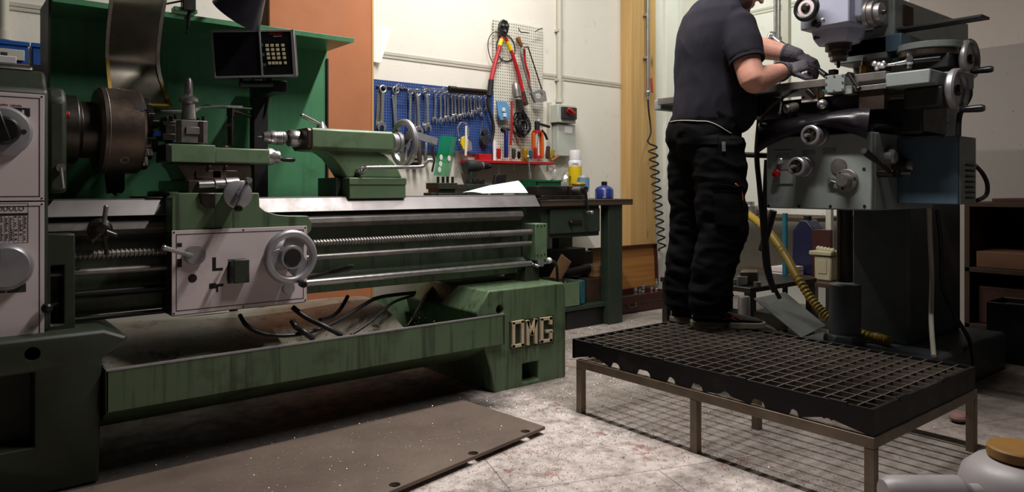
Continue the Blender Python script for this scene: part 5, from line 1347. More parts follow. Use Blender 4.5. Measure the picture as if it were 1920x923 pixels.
Mv = lambda dz, off: Matrix.Translation(b0+Vector((0, 0, dz))+Vector((cos(an+off), sin(an+off), 0))*(Rc+.0008)) @ Matrix.Rotation(an+off+pi/2, 4, 'Z') @ FRONT
text_mesh('label_text', 'UREX', .022, 'black_ink', Mv(hh*.71, 0), r, .0006)
text_mesh('label_text', 'SILICONE', .024, 'black_ink', Mv(hh*.33, -.75) @ Matrix.Rotation(pi/2, 4, 'Z'), r, .0006)
yc2 = 3.9; p = at(1094, 350, y=yc2); Rk = (at(1102, 340, y=yc2).x-at(1086, 340, y=yc2).x)/2
hk = at(1094, 329, y=yc2).z-zB; b0 = Vector((p.x, yc2, zB+EPS))
r = thing('small_can', 'short light blue and white can beside the yellow spray can', 'can', b0)
MB().lathe([(Rk, 0), (Rk, hk*.42)], b0, (0, 0, 1), 28).build('lower_body', 'paper', r); MB().lathe([(Rk, hk*.42), (Rk, hk*.84)], b0, (0, 0, 1), 28).build('label_band', 'blue_light', r)
MB().lathe([(Rk, hk*.84), (Rk*.98, hk*.9), (Rk*.55, hk), (0, hk)], b0, (0, 0, 1), 28).build('dome', 'aluminium', r)
yc3 = 3.75; p = at(1133, 372, y=yc3); Rb = (at(1145, 360, y=yc3).x-at(1121, 360, y=yc3).x)/2; hb = at(1133, 341, y=yc3).z-zB; b0 = Vector((p.x, yc3, zB+EPS))
r = thing('oil_bottle', 'dark blue oil bottle with clear straw near the bench end', 'bottle', b0)
MB().lathe([(Rb*.9, 0), (Rb, .006), (Rb, hb*.52), (Rb*.82, hb*.66), (Rb*.42, hb*.76), (Rb*.28, hb*.80)], b0, (0, 0, 1), 28).build('body', 'blue_dark', r)
MB().lathe([(Rb*.32, hb*.79), (Rb*.32, hb), (Rb*.2, hb*1.01)], b0, (0, 0, 1), 16).build('cap', 'black_plastic', r)
p1 = at(1141, 328, y=yc3); MB().cyl(b0+Vector((0, 0, hb)), p1, .003, n=8).build('straw', 'clear_plastic', r)
text_mesh('label_text', 'Svitol', .03, 'white_panel', Matrix.Translation(b0+Vector((0, 0, hb*.3))+vd*(Rb+.0008)) @ Matrix.Rotation(an+pi/2, 4, 'Z') @ FRONT @ Matrix.Rotation(pi/2, 4, 'Z'), r, .0006)
yt_ = 3.78
p = at(1076, 344, y=yt_); zV = at(1080, 349, y=yV).z
r = MB(); r.torus((p.x, yV+.07, zV+.014), (0, 0, 1), .040, .0145, 28, 8, .9); simple(r, 'tape_roll', 'yellow_dim', 'small yellow and black roll lying on top of the vise', 'roll')
random.seed(9); rows = []
for i in range(10):
    rows.append([at(1029+j*4.6, 314+i*4.0, y=4.2)+Vector((0, -.10*abs(sin(j*1.1+i*.9))*(i/9), .012*random.uniform(-1, 1))) for j in range(9)])
rows = [[Vector((p.x, p.y, max(p.z, zB+.004))) for p in r_] for r_ in rows]
simple(MB().sheet(rows, .001), 'clear_bag', 'clear_plastic', 'crumpled clear plastic bag on the bench behind the vise', 'bag')
# bars leaning in the gap before the post
for i, (u, lab) in enumerate(((1184, 'dark steel tube leaning at the wall left of the pine post'), (1187.5, 'steel tube standing tight beside the pine post'))):
    p = at(u, 345, y=4.275); q = at(u-1, 470, y=4.27); d = q-p; t_ = p.z/(-d.z); simple(MB().cyl(Vector((p.x, p.y, p.z)), Vector((p.x-.004, p.y, .001)), .012, n=10), 'steel_tube', ('steel_dark', 'steel_dull')[i], lab, 'tube', 'tubes beside the pine post')

# ---- stored under and beside the bench
zS = zs_+EPS
def crate(u0, v0, u1, v1, y, dep, name, mat, lab, zbase, cat='crate'):
    p = at(u0, v0, y=y); q = at(u1, v1, y=y); t = .008; z0, z1 = zbase, p.z; m = MB()
    for b in (((p.x, y, z0), (q.x, y+dep, z0+t)), ((p.x, y, z0), (p.x+t, y+dep, z1)), ((q.x-t, y, z0), (q.x, y+dep, z1)), ((p.x, y, z0), (q.x, y+t, z1-.01)), ((p.x, y+dep-t, z0), (q.x, y+dep, z1))): m.box(*b)
    return simple(m, name, mat, lab, cat, bevel=.002), p, q
o, p, q = crate(1052, 530, 1088, 556, 3.64, .3, 'parts_crate', 'green_clean', 'open green crate of small parts on the bench shelf', zS)
random.seed(21)
for i in range(6):
    m = MB(); x = p.x+.03+(q.x-p.x-.06)*random.random(); yy = 3.68+.2*random.random(); m.cyl((x, yy, zS+.012), (x+.04*random.uniform(-1, 1), yy+.04, zS+.17), .008, n=8); simple(m, 'metal_pin', 'steel', 'steel pins standing in the open green crate', 'pin', 'pins in the green crate')
bx(1089, 526, 1098, 556, 3.66, .06, 'teal_bottle', 'teal', 'small teal container between green crate and brown box', 'container', zbase=zS, bevel=.01)
bx(1101, 524, 1145, 556, 3.72, .25, 'wooden_box', 'wood_dark', 'reddish brown wooden box on the bench shelf behind the bench leg', 'box', zbase=zS)
zb1_ = at(1101, 524, y=3.72).z+.001
p = at(1115, 499, y=3.75); q = at(1144, 524, y=3.75); simple(MB().box((p.x, 3.75, zb1_+EPS), (q.x+.04, 3.9, p.z)), 'wood_block', 'block_wood', 'pale wood block lying on the brown wooden box', 'block', bevel=.003)
p = at(1036, 505, y=3.62)
m = MB(); A_ = [at(1030, 520, y=3.66), at(1052, 477, y=3.66), at(1070, 492, y=3.70), at(1052, 524, y=3.70)]
cb = MB().prism2([v + Vector((0, 0, 0)) for v in A_], [v+Vector((.02, .012, 0)) for v in A_]); simple(cb, 'cardboard_flap', 'cardboard', 'tilted tan cardboard piece beside the lathe end', 'cardboard')
# dark stock piled on the shelf
random.seed(2)
zz = zS
stk = [(1036, 482, 1090, 556, 3.98, .22, 'large black box at the back of the bench shelf'), (1074, 476, 1104, 500, 3.92, .12, None)]
bx(1030, 470, 1098, 520, 3.98, .13, 'black_box', 'black_paint', 'large black box at the back of the bench shelf', 'box', zbase=zS)
bx(1098, 496, 1116, 520, 4.0, .12, 'black_box', 'dark_grey', 'narrow dark box right of the large black box', 'box', zbase=zS)
zt2_ = at(1030, 470, y=3.98).z+.001
bx(1075, 466, 1096, 484, 3.99, .12, 'wood_block', 'block_wood', 'short wood offcut lying on the large black box', 'block', zbase=zt2_+EPS)
bx(1096, 472, 1112, 486, 4.0, .12, 'dark_offcut', 'black_paint', 'dark offcut lying at the right on top of the black boxes', 'offcut', zbase=at(1098, 496, y=4.0).z+.002)
zc1 = at(1052, 530, y=3.64).z+.036; p = at(1056, 522, y=3.80); q = at(1104, 511, y=3.80); simple(MB().cyl((p.x, 3.80, max(p.z, zc1)), (q.x, 3.80, max(q.z, zc1+.02)), .028, n=16), 'black_tube', 'black_rubber', 'thick black tube lying slanted across the bench shelf', 'tube')
p = at(1062, 578, y=3.66); q = at(1131, 609, y=3.66); simple(MB().box((p.x, 3.66, .001), (q.x, 4.1, zs_-.035)), 'floor_crate', 'black_paint', 'black crate on the floor below the bench shelf', 'crate', bevel=.006)
A_ = [at(1059, 582, y=3.5), at(1070, 610, y=3.5), at(1056, 612, y=3.5)]
# tool case with open lid
yq0 = 3.82
p = at(1166, 546, y=yq0); q = at(1247, 598, y=yq0)
case = thing('tool_case', 'open reddish brown case with wooden lid beside the bench leg', 'case', ((p.x+q.x)/2, yq0+.15, 0))
x0, x1, z1 = p.x-.05, q.x+.06, at(1200, 552, y=yq0).z; t = .012; dp = .30
m = MB()
for b in (((x0, yq0, .002), (x1, yq0+dp, .014)), ((x0, yq0, .002), (x0+t, yq0+dp, z1)), ((x1-t, yq0, .002), (x1, yq0+dp, z1)), ((x0, yq0, .002), (x1, yq0+t, z1)), ((x0, yq0+dp-t, .002), (x1, yq0+dp, z1))): m.box(*b)
m.build('case_body', 'leather', case, .006)
MB().box((x0-.003, yq0-.003, z1-.07), (x1+.003, yq0, z1-.06)).build('seam_strip', 'wood_dark', case)
c = at(1183, 572, y=yq0); m = MB(); m.tube(spline([(c.x-.05, yq0-.004, c.z+.012), (c.x-.04, yq0-.02, c.z-.012), (c.x, yq0-.026, c.z-.016), (c.x+.04, yq0-.02, c.z-.012), (c.x+.05, yq0-.004, c.z+.012)], 5), .007); m.build('handle', 'wood_dark', case)
za = at(1200, 458, y=yq0+dp+.02).z
lx1 = at(1226, 470, y=yq0+dp+.02).x; lx0 = x0
M = Matrix.Translation((0, yq0+dp-.035, z1)) @ Matrix.Rotation(radians(-3), 4, 'X')
lid = MB(); lid.box((lx0, .03, 0), (lx1, .04, za-z1), M); lid = lid.build('lid', 'wood_panel', case)
m = MB()
for b in (((lx0, 0, 0), (lx0+.012, .04, za-z1)), ((lx1-.012, 0, 0), (lx1, .04, za-z1)), ((lx0, 0, za-z1-.012), (lx1, .04, za-z1))): m.box(b[0], b[1], M)
m.build('lid_rim', 'leather', lid)
fill = MB().box((x0+.014, yq0+.014, .016), (x1-.014, yq0+dp-.014, z1-.05)).build('tool_rack', 'black_paint', case)
for (u, v0, r_, lab) in ((1206, 530, .014, 'steel cutter standing in the open case, middle one'), (1222, 537, .012, 'shortest steel cutter standing in the open case'), (1231, 523, .013, 'tallest steel cutter standing at the right of the open case'), (1192, 538, .016, 'dark steel cutter standing at the left of the open case'), (1200, 541, .012, 'small steel cutter between the left cutters of the open case')):
    yy = yq0+.10; tp_ = at(u, v0, y=yy); zb_c = z1-.049; h = tp_.z-zb_c; m = MB(); m.lathe([(r_, 0), (r_, h*.4), (r_*.8, h*.42), (r_*.8, h*.55), (r_*1.05, h*.57), (r_*1.05, h*.8), (r_*.7, h*.82), (r_*.7, h)], (tp_.x, yy, zb_c), (0, 0, 1), 14)
    simple(m, 'milling_cutter', 'steel', lab, 'cutter', 'cutters in the open case')
# grey sack behind
c = at(1243, 500, y=4.1)
m = MB(); m.lathe([(.10, 0), (.13, .06), (.12, .2), (.10, .32), (.07, .38), (.09, .42)], (c.x+.05, 4.08, 0.002), (0, 0, 1), 14); simple(m, 'grey_sack', 'clear_plastic', 'greyish plastic sack standing in the corner behind the open case', 'sack')

# ================================================================== PALLET ON ITS STEEL STAND
px0, px1, py0, py1, pz = 2.235, 3.075, 1.01, 2.33, .32
r = thing('plastic_pallet', 'black plastic grid pallet the worker stands on', 'pallet', ((px0+px1)/2, (py0+py1)/2, .235))
m = MB(); nx, ny = 13, 24; t = .0022
for i in range(1, nx):
    x = px0+(px1-px0)*i/nx; m.box((x-t, py0+.012, pz-.035), (x+t, py1-.012, pz-.0015))
for j in range(1, ny):
    y = py0+(py1-py0)*j/ny; m.box((px0+.012, y-t, pz-.034), (px1-.012, y+t, pz-.001))
mk('pallet_grid', '#575049', rough=.42, var=.4, scale=5, wear=.3, wcol=(.13, .125, .12)); m.build('deck_grid', 'pallet_grid', r)
zl = .262
def skirt(a0, a1, fixed, axis):
    """side of the pallet with scalloped feet along its lower edge"""
    rnd = random.Random(3); top = [(a0, pz), (a1, pz)]; low = []; p_ = a1
    low.append((a1, zl-.026)); p_ = a1-.10
    while p_ > a0+.14:
        w = rnd.uniform(.03, .06); g = rnd.uniform(.015, .06); d_ = rnd.choice((zl-.024, zl-.014, zl-.004, zl-.024))
        low += [(p_, d_), (p_-.008, zl-.008), (p_-.02, zl-.001), (p_-g-.004, zl-.001), (p_-g-.016, zl-.008), (p_-g-.022, d_)]
        p_ -= w+g+.05
    low.append((a0, zl-.026))
    mm = MB(); mm.prism(top+low, 'yz' if axis == 'y' else 'xz', fixed, fixed+.012); return mm
skirt(py0, py1, px0, 'y').build('side_skirt', 'pallet', r); skirt(py0, py1, px1-.012, 'y').build('side_skirt', 'pallet', r)
MB().box((px0+.0125, py0, zl-.026), (px1-.0125, py0+.012, pz)).build('side_skirt', 'pallet', r); skirt(px0, px1, py1-.012, 'x').build('side_skirt', 'pallet', r)
for x, y, ax in ((px0-.002, 2.18, 'y'), (px0-.002, 1.85, 'y'), (px0-.002, 1.48, 'y'), (px0-.002, 1.12, 'y'), (2.45, py0-.002, 'x'), (2.8, py0-.002, 'x')):
    m = MB(); (m.box((x, y-.03, pz-.012), (x+.012, y+.03, pz+.005)) if ax == 'y' else m.box((x-.03, y, pz-.012), (x+.03, y+.012, pz+.005))); m.build('clip', 'pallet', r, .002)
st = thing('steel_stand', 'low brownish steel frame with square legs under the black pallet', 'stand', ((px0+px1)/2, (py0+py1)/2, 0))
zr0, zr1 = .200, .2355
tw = .031
lx = (px0-.006, (px0+px1)/2-tw/2, px1-tw+.006); ly = (py0-.006, 1.655, py1-tw-.03)
for x in (lx[0], lx[2]):
    MB().box((x, py0-.006, zr0), (x+tw, ly[2]+tw, zr1)).build('rail', 'stand_steel', st, .002)
for y in ly:
    MB().box((lx[0]+tw, y, zr0+.001), (lx[2], y+tw, zr1-.001)).build('cross_rail', 'stand_steel', st, .002)
for x in lx:
    for y in (ly if x != lx[1] else ly[1:2]): MB().box((x, y, 0), (x+tw, y+tw, zr0)).build('leg', 'stand_steel', st, .002)
# steel plate lying on the floor before the lathe
k = NT('floor_plate'); v = k.coord(); n = k.noise(v, 2.5, 6)
col = k.ramp(n, [(.3, lin('#5b4d44')), (.7, lin('#75665b'))]); col = k.mix(k.ramp(k.noise(v, 50, 6, .75), [(.6, 0.0), (.7, .7)]), col, lin('#2c221c')); col = k.mix(k.ramp(k.noise(v, 130, 3), [(.68, 0.0), (.74, .8)]), col, lin('#b9aea4'))
k.put(col, .6, .15); k.bump(k.noise(v, 40, 6), .1, .004); MAT['floor_plate'] = k.m
zpl = .030
A = at(1022, 800, z=zpl); B = at(740, 918, z=zpl); dx_ = (B-A); dx_.z = 0; n_ = dx_.normalized(); dn = Vector((-n_.y, n_.x, 0))
if dn.y < 0: dn = -dn
FP_A, FP_N, FP_D = A.copy(), n_.copy(), dn.copy()
P = [A, A+n_*2.4, Vector((-.45, 2.66, zpl)), at(868, 750, z=zpl)]
m = MB(); m.prism2([Vector((p.x, p.y, zpl-.012)) for p in P], [Vector((p.x, p.y, zpl)) for p in P])
fp = m.build('floor_plate', 'floor_plate'); tag(fp, 'large brown steel plate with bolt holes lying in front of the lathe', 'plate')
m = None
for (u, v) in ((985, 809), (887, 850), (740, 909)):
    q = at(u, v, z=zpl); c = MB(); c.cyl((q.x, q.y, 0), (q.x, q.y, .1), .019, n=24); cut(fp, c)
for i, d in enumerate((.35, 1.6)):
    q = A+n_*d+dn*.3; simple(MB().bar(Vector((q.x, q.y, .009))-dn*.25, Vector((q.x, q.y, .009))+dn*.25, .06, .0175), 'support_batten', 'stand_steel', ('flat batten under the right part of the floor plate', 'flat batten under the left part of the floor plate')[i], 'batten', 'battens under the floor plate')

# ================================================================== MILLING MACHINE
XT = 3.20
mill = thing('milling_machine', 'large grey milling machine the worker is leaning over', 'milling machine', (3.9, 1.8, 0))
def K(mb, name, mat, bevel=0, parent=None, **k): return mb.build(name, mat, parent or mill, bevel, **k)
# column, base, top block
ycl = at(1598, 500, x=3.82).y; yrl = at(1556, 100, x=3.62).y
K(MB().box((3.82, 1.55, .20), (4.50, ycl, 1.70)), 'column', 'mill_column', .012)
K(MB().box((3.30, 1.36, 0), (4.62, 2.02, .20)), 'base', 'mill_column', .02)
K(MB().box((3.62, 1.57, 1.63), (4.52, yrl-.02, 1.74)), 'turret', 'mill_grey', .006)
zr = at(1690, 69, x=3.62).z; zrb = at(1690, 94, x=3.62).z; yrb = at(1690, 94, x=3.62).y
K(MB().box((3.62, yrb, zrb), (4.56, yrl, zr+.02)), 'ram_saddle', 'mill_blue', .004)
zct = at(1816, 45, y=1.55).z
K(MB().box((3.66, 1.55, zr+.02), (4.615, yrl-.02, zct)), 'ram', 'mill_grey', .006)
a = at(1692, 8, y=1.55); b = at(1711, 52, y=1.55)
K(MB().box((a.x, 1.546, b.z), (b.x, 1.56, min(a.z, zct-.01))), 'access_plate', 'wood_dark', .001)
# head
XH = 3.16
a = at(1500, 58, x=XH); b = at(1593, 46, x=XH)
yh0, yh1, zh = b.y, a.y, a.z
K(MB().box((XH, yh0, zh), (3.40, yh1, zh+.62)), 'head', 'grey_paint', .008)
K(MB().box((XH+.05, yh0-.03, zh+.02), (3.38, yh0+.02, zh+.5)), 'head_side', 'grey_paint', .02, seg=4)
K(MB().box((3.36, yh0+.05, zh+.06), (3.68, yrl-.04, zh+.5)), 'head_neck', 'mill_grey', .01)
SX = XH+.17
sp = at(1572, 90, x=SX)
K(MB().lathe([(.125, .02), (.115, -.03), (.095, -.055), (.0, -.055)], (sp.x, sp.y, zh), (0, 0, 1), 8), 'spindle_nose', 'grey_paint', .004)
zq1 = at(1572, 116, x=SX).z
m = MB(); hq = zh-.05-zq1; m.lathe([(.058, 0), (.058, -hq*.42), (.05, -hq*.45), (.044, -hq*.46), (.044, -hq*.7), (.036, -hq*.72), (.036, -hq*.97), (.03, -hq)], (sp.x, sp.y, zh-.05), (0, 0, 1), 30); sl_ = K(m, 'spindle', 'steel_brown')
MB().lathe([(.0375, -hq*.74), (.0375, -hq*.93)], (sp.x, sp.y, zh-.05), (0, 0, 1), 24).build('collet_nut', 'steel', sl_)
MB().lathe([(.008, 0), (.008, -.025), (.002, -.03)], (sp.x, sp.y, zq1), (0, 0, 1), 10).build('cutter', 'black_paint', sl_)
# feed wheel on the head
c = at(1512, 15, x=XH-.05); R = .062
m = MB(); m.torus(c, (1, 0, 0), R-.012, .012, 40, 10); hw_ = K(m, 'quill_wheel', 'black_plastic')
MB().lathe([(.046, -.002), (.046, .004), (.028, .006)], c, (-1, 0, 0), 36).build('white_ring', 'white_panel', hw_)
MB().lathe([(.022, -.04), (.022, .01), (.012, .018), (0, .018)], c, (-1, 0, 0), 24).build('hub', 'steel_dark', hw_)
c = at(1529, 44, x=XH-.02); e = at(1543, 38, x=XH-.05); m = MB(); m.lathe([(.018, 0), (.016, .03), (.008, .034)], (XH, c.y, c.z), (-1, 0, 0), 16); m.cyl(c, e, .005); lv = K(m, 'quill_clamp', 'steel_dark'); MB().sphere(e, .011).build('knob', 'chrome', lv)
p = at(1528, 71, x=XH+.06); q = at(1549, 70, x=XH+.1); m = MB(); m.cyl(p, q, .005); m.sphere(p, .009); K(m, 'stop_rod', 'steel_dark')
# swivel motor cylinder pointing to the side
c = at(1612, 33, x=XH+.22); e = at(1652, 20, x=XH+.22); d = Vector((0, -1, .0))
y0 = yh0-.02; c = Vector((XH+.12, y0, at(1630, 27, x=XH+.12).z)); L_ = y0-at(1655, 20, x=XH+.12).y
m = MB(); m.lathe([(.062, 0), (.062, L_*.28), (.056, L_*.30), (.056, L_*.62), (.05, L_*.64)], c, d, 32); sc_ = K(m, 'depth_drum', 'steel_dull'); MB().lathe([(.042, L_*.62), (.042, L_*.98), (.03, L_), (.0, L_)], c, d, 28).build('drum_knob', 'aluminium', sc_)
MB().lathe([(.0, 0), (.012, 0), (.010, .015), (0, .016)], c+d*L_, d, 12).build('nut', 'steel_dark', sc_)
c = at(1664, 42, x=3.42); m = MB(); m.lathe([(.03, 0), (.03, .03), (.018, .035), (.018, .06)], (3.42, yh0+.05, c.z), (0, -1, 0), 18); m.cbox((3.42, yh0-.01, c.z), (.07, .015, .02)); K(m, 'head_clamp', 'steel_dark', .002)
# flat arm reaching to the side above the table
a = at(1691, 55, x=3.68); b = at(1841, 26, x=3.68); w = at(1858, 35, z=b.z)
K(MB().box((3.68, b.y, b.z-.012), (3.68+.10, a.y+.05, b.z)), 'flat_arm', 'dark_grey', .002)
# table
zt_ = (at(1661, 131, x=XT).z+at(1409, 165, x=XT).z)/2; ytr = at(1661, 131, x=XT).y; ytl = at(1233, 190, x=XT).y
ym = at(1547, 150, x=XT).y
sec = [(XT, zt_), (XT, zt_-.042), (XT+.004, zt_-.044), (XT+.004, zt_-.052), (XT, zt_-.054), (XT, zt_-.075), (XT+.27, zt_-.075), (XT+.27, zt_)]
m = MB(); m.rings([[Vector((x, y, z)) for x, z in sec] for y in (ytr, ym)]); tb = K(m, 'table', 'steel_dull', .001)
m = MB(); m.box((XT, ym, zt_-.036), (XT+.27, ytl, zt_)); m.build('table_wing', 'steel_dull', tb, .002)
m = MB()
for x in (XT+.06, XT+.13, XT+.20): m.box((x, ytr, zt_-.001), (x+.016, ytl, zt_+.0006))
m.build('slot', 'black_ink', tb)
m = MB()
for v_ in (150.5, 154): 
    z = at(1640, v_, x=XT).z; m.box((XT-.0015, ytr+.003, z-.004), (XT+.001, at(1610, 150, x=XT).y, z+.002))
m.build('front_groove', 'black_ink', tb)
K(MB().box((XT+.03, ytl-.001, zt_-.06), (XT+.24, ytl+.05, zt_-.004)), 'table_end', 'mill_grey', .004)
# cover plate with screws
a = at(1547, 141, x=XT-.02); b = at(1583, 171, x=XT-.02)
cv = K(MB().box((XT-.02, b.y, b.z), (XT, a.y, at(1583, 138, x=XT-.02).z)), 'cover_plate', 'mill_grey', .002)
m = MB()
for u, v in ((1549, 144), (1564, 142), (1580, 141), (1549, 157), (1580, 154), (1549, 170), (1564, 170), (1580, 167)):
    q = at(u, v, x=XT-.02); m.cyl((XT-.024, q.y, q.z), (XT-.019, q.y, q.z), .0045, n=10)
m.build('screw', 'steel', cv)
p = at(1592, 140, x=XT-.03); q = at(1610, 166, x=XT-.03)
m = MB(); m.cyl(p, q, .008); m.lathe([(.012, 0), (.012, .03)], (XT-.035, p.y, p.z), (1, 0, 0), 14); m.sphere(q, .011); K(m, 'table_lock', 'steel_dark')
a = at(1583, 162, x=XT); b = at(1600, 176, x=XT); K(MB().box((XT-.01, b.y, b.z), (XT+.05, a.y, a.z)), 'stop_block', 'mill_grey', .002)
# right end of the table: bracket, bearing box, shafts and handwheels
yte = at(1745, 130, x=XT+.0).y
K(MB().box((XT-.004, yte, at(1745, 156, x=XT).z), (XT+.27, ytr, at(1745, 128, x=XT).z)), 'table_bracket', 'mill_grey', .006)
K(MB().box((XT+.08, yte-.015, at(1740, 197, x=XT).z), (XT+.2, yte+.14, at(1740, 158, x=XT).z)), 'bearing_box', 'dark_grey', .008)
K(MB().box((XT+.26, yte-.02, at(1760, 165, x=XT+.26).z), (XT+.42, yte+.05, at(1760, 136, x=XT+.26).z)), 'rear_bracket', 'mill_grey', .004)
def handwheel(c, R, name):
    m = MB(); m.lathe([(R-.020, .002), (R-.006, -.004), (R, .004), (R, .022), (R-.006, .03), (R-.018, .026), (R-.026, .014), (R-.020, .002)], c, (0, -1, 0), 56, False); w = K(m, name, 'aluminium')
    m = MB(); m.lathe([(.024, -.06), (.024, .02), (.016, .03), (0, .03)], c, (0, -1, 0), 24); m.build('hub', 'steel_dark', w)
    m = MB(); m.lathe([(R-.02, .004), (.022, .012), (.022, .016), (R-.02, .014)], c, (0, -1, 0), 40, False); m.build('web', 'aluminium', w)
    return w
cx = at(1788, 170, x=XT+.16); c = Vector((XT+.16, cx.y, cx.z)); R = 41*((c-Vector((0, 0, 1))).dot(Vector((_c, _s, 0))))/FPX
w = handwheel(c, R, 'table_handwheel')
hy = at(1800, 206, x=XT+.12); he = at(1846, 206, x=XT+.12)
m = MB(); m.lathe([(.010, 0), (.013, .01), (.0155, .06), (.0155, hy.y-he.y-.01), (.012, hy.y-he.y)], Vector((XT+.12, hy.y, hy.z)), (0, -1, 0), 18); m.build('handle', 'black_gloss', w)
K(MB().cyl((XT+.16, c.y+.02, c.z), (XT+.16, yte-.01, c.z), .020), 'wheel_shaft', 'steel')
c2 = at(1812, 112, x=3.80); R2 = 38*((c2-Vector((0, 0, 1))).dot(Vector((_c, _s, 0))))/FPX
w2 = handwheel(c2, R2, 'rear_handwheel')
hy = at(1820, 134, x=3.76); he = at(1862, 133, x=3.76)
m = MB(); m.lathe([(.010, 0), (.013, .01), (.0155, .06), (.0155, hy.y-he.y-.01), (.012, hy.y-he.y)], Vector((3.76, hy.y, hy.z)), (0, -1, 0), 18); m.build('handle', 'black_gloss', w2)
m = MB(); m.cyl((c2.x, c2.y+.03, c2.z), (c2.x, 1.50, c2.z), .024); 
for i in range(4): m.torus((c2.x, c2.y+.06+.03*i, c2.z), (0, 1, 0), .03, .008, 24, 8)
K(m, 'rear_shaft', 'steel_dark')
c3 = at(1742, 97, x=3.72); m = MB(); m.lathe([(.135, -.028), (.135, -.002), (.142, 0), (.142, .03), (.0, .03)], c3, (0, 0, 1), 44); K(m, 'swivel_disc', 'mill_grey', .002)
K(MB().lathe([(.1365, -.026), (.1365, -.004)], c3, (0, 0, 1), 44, False), 'graduated_band', 'steel_brown')
K(MB().box((c3.x-.08, 1.30, c3.z-.10), (c3.x+.12, 1.56, c3.z-.02)), 'swivel_bracket', 'dark_grey', .01)
# saddle under the table
K(MB().box((XT+.06, 1.48, 1.30), (3.84, 2.02, zt_-.076)), 'saddle', 'black_paint', .006)
a = at(1610, 168, x=XT+.015); b = at(1658, 204, x=XT+.015)
K(MB().box((XT+.015, b.y, b.z), (XT+.07, a.y, zt_-.076)), 'saddle_plate', 'steel_brown', .002)
for i in range(9):
    pass
m = MB(); n = 9
prof = []
for i in range(n*2+1): prof.append((XT+.05+(.018 if i % 2 else 0), 2.02+.30*i/(2*n)))
m.rings([[Vector((x, y, z)) for x, z in ((px_, 1.36), (px_, zt_-.04), (XT+.24, zt_-.04), (XT+.24, 1.36))] for px_, y in prof])
K(m, 'bellows', 'black_rubber')
# switch plate, star lever, small levers and knobs on the saddle front
a = at(1502, 163, x=XT+.03); b = at(1533, 190, x=XT+.03)
pl_ = K(MB().box((XT+.03, b.y, b.z), (XT+.05, a.y, at(1533, 160, x=XT+.03).z)), 'switch_plate', 'white_panel', .002)
MB().bar(at(1513, 169, x=XT), at(1528, 183, x=XT), .022, .02, up=(1, 0, 0)).build('switch_handle', 'black_plastic', pl_, .003)
m = MB()
for u, v in ((1506, 166), (1526, 163), (1507, 183)): q = at(u, v, x=XT+.03); m.cyl((XT+.027, q.y, q.z), (XT+.031, q.y, q.z), .005, n=10)
m.build('plate_screw', 'black_ink', pl_)
c = at(1542, 196, x=XT); m = MB(); m.sphere(c, .024, n=20); m.lathe([(.014, -.03), (.012, -.02)], c, (-1, 0, 0), 20); bl = K(m, 'ball_knob', 'chrome'); MB().lathe([(.010, 0), (.010, .05)], c+Vector((.01, 0, 0)), (1, 0, .3), 12).build('stem', 'steel_dark', bl)
q = at(1543, 180, x=XT+.02); K(MB().cyl((q.x-.01, q.y, q.z-.01), (q.x-.01, q.y, q.z+.02), .012), 'pilot_lamp', 'brass'); 
q = at(1546, 169, x=XT+.02); K(MB().cyl((q.x, q.y, q.z-.02), (q.x, q.y, q.z+.015), .013, n=6), 'hose_fitting', 'teal')
c = at(1479, 206, x=XT+.02); m = MB(); m.lathe([(.021, 0), (.023, .004), (.023, .014), (.020, .018), (.023, .022), (.023, .04), (.02, .06)], c+Vector((-.03, 0, 0)), (.8, -.5, .25), 24); K(m, 'knurled_knob', 'steel_dull')
p = at(1467, 184, x=XT+.02); q = at(1462, 212, x=XT-.02); m = MB(); m.cyl(p, q, .006); m.sphere(p, .009); m.sphere(q, .0095); K(m, 'ball_lever', 'steel_dull')
# knee
XK = XT; ykr = at(1635, 393, x=XK).y; ykl = at(1437, 392, x=XK).y; zk0 = .897; zk1 = at(1630, 247, x=XK).z
K(MB().box((XK, ykr, zk0), (3.86, ykl, zk1)), 'knee', 'mill_grey', .006)
K(MB().box((XK+.05, ykr+.02, zk1), (3.84, ykl-.02, 1.31)), 'knee_top', 'dark_grey', .006)
m = MB()
for u, v in ((1498, 387), (1557, 387), (1621, 387), (1441, 386), (1620, 317)): q = at(u, v, x=XK); m.cyl((XK-.002, q.y, q.z), (XK+.002, q.y, q.z), .007, n=12)
K(m, 'bolt_hole', 'black_ink')
def knob(u, v, R, kind):
    c = at(u, v, x=XK)
    if kind == 'dial':
        m = MB(); m.lathe([(R*1.05, 0), (R*1.05, .02), (R*.95, .024), (R, .03), (R, .082), (R*.90, .086), (R*.72, .086), (R*.70, .076), (0, .076)], (XK, c.y, c.z), (-1, 0, -.0), 36); k = K(m, 'feed_dial', 'aluminium')
        m = MB(); m.lathe([(R*.69, .077), (R*.69, .0775)], (XK, c.y, c.z), (-1, 0, 0), 30); m.build('dial_face', 'steel_brown', k)
        for i in range(5):
            t = 2*pi*i/5; m = MB(); m.lathe([(R*.15, .076), (R*.15, .084)], (XK, c.y+cos(t)*R*.45, c.z+sin(t)*R*.45), (-1, 0, 0), 12); m.build('pin', 'black_ink', k)
        m = MB(); m.lathe([(R*.2, .076), (R*.18, .105)], (XK, c.y+R*.2, c.z), (-1, 0, 0), 14); m.build('stem', 'aluminium', k)
    else:
        m = MB(); m.lathe([(R, 0), (R, .012), (R*.93, .016), (R*.62, .018), (R*.6, .05), (R*.55, .056), (0, .057)], (XK, c.y, c.z), (-1, 0, 0), 40); k = K(m, 'shaft_cap', 'steel_dull')
        for t in (50, 170, 290): q = radians(t); m = MB(); m.lathe([(.006, .016), (.006, .019)], (XK, c.y+cos(q)*R*.8, c.z+sin(q)*R*.8), (-1, 0, 0), 10); m.build('screw', 'black_ink', k)
knob(1536, 255, .046, 'dial'); knob(1510, 313, .044, 'dial'); knob(1589, 338, .050, 'cap')
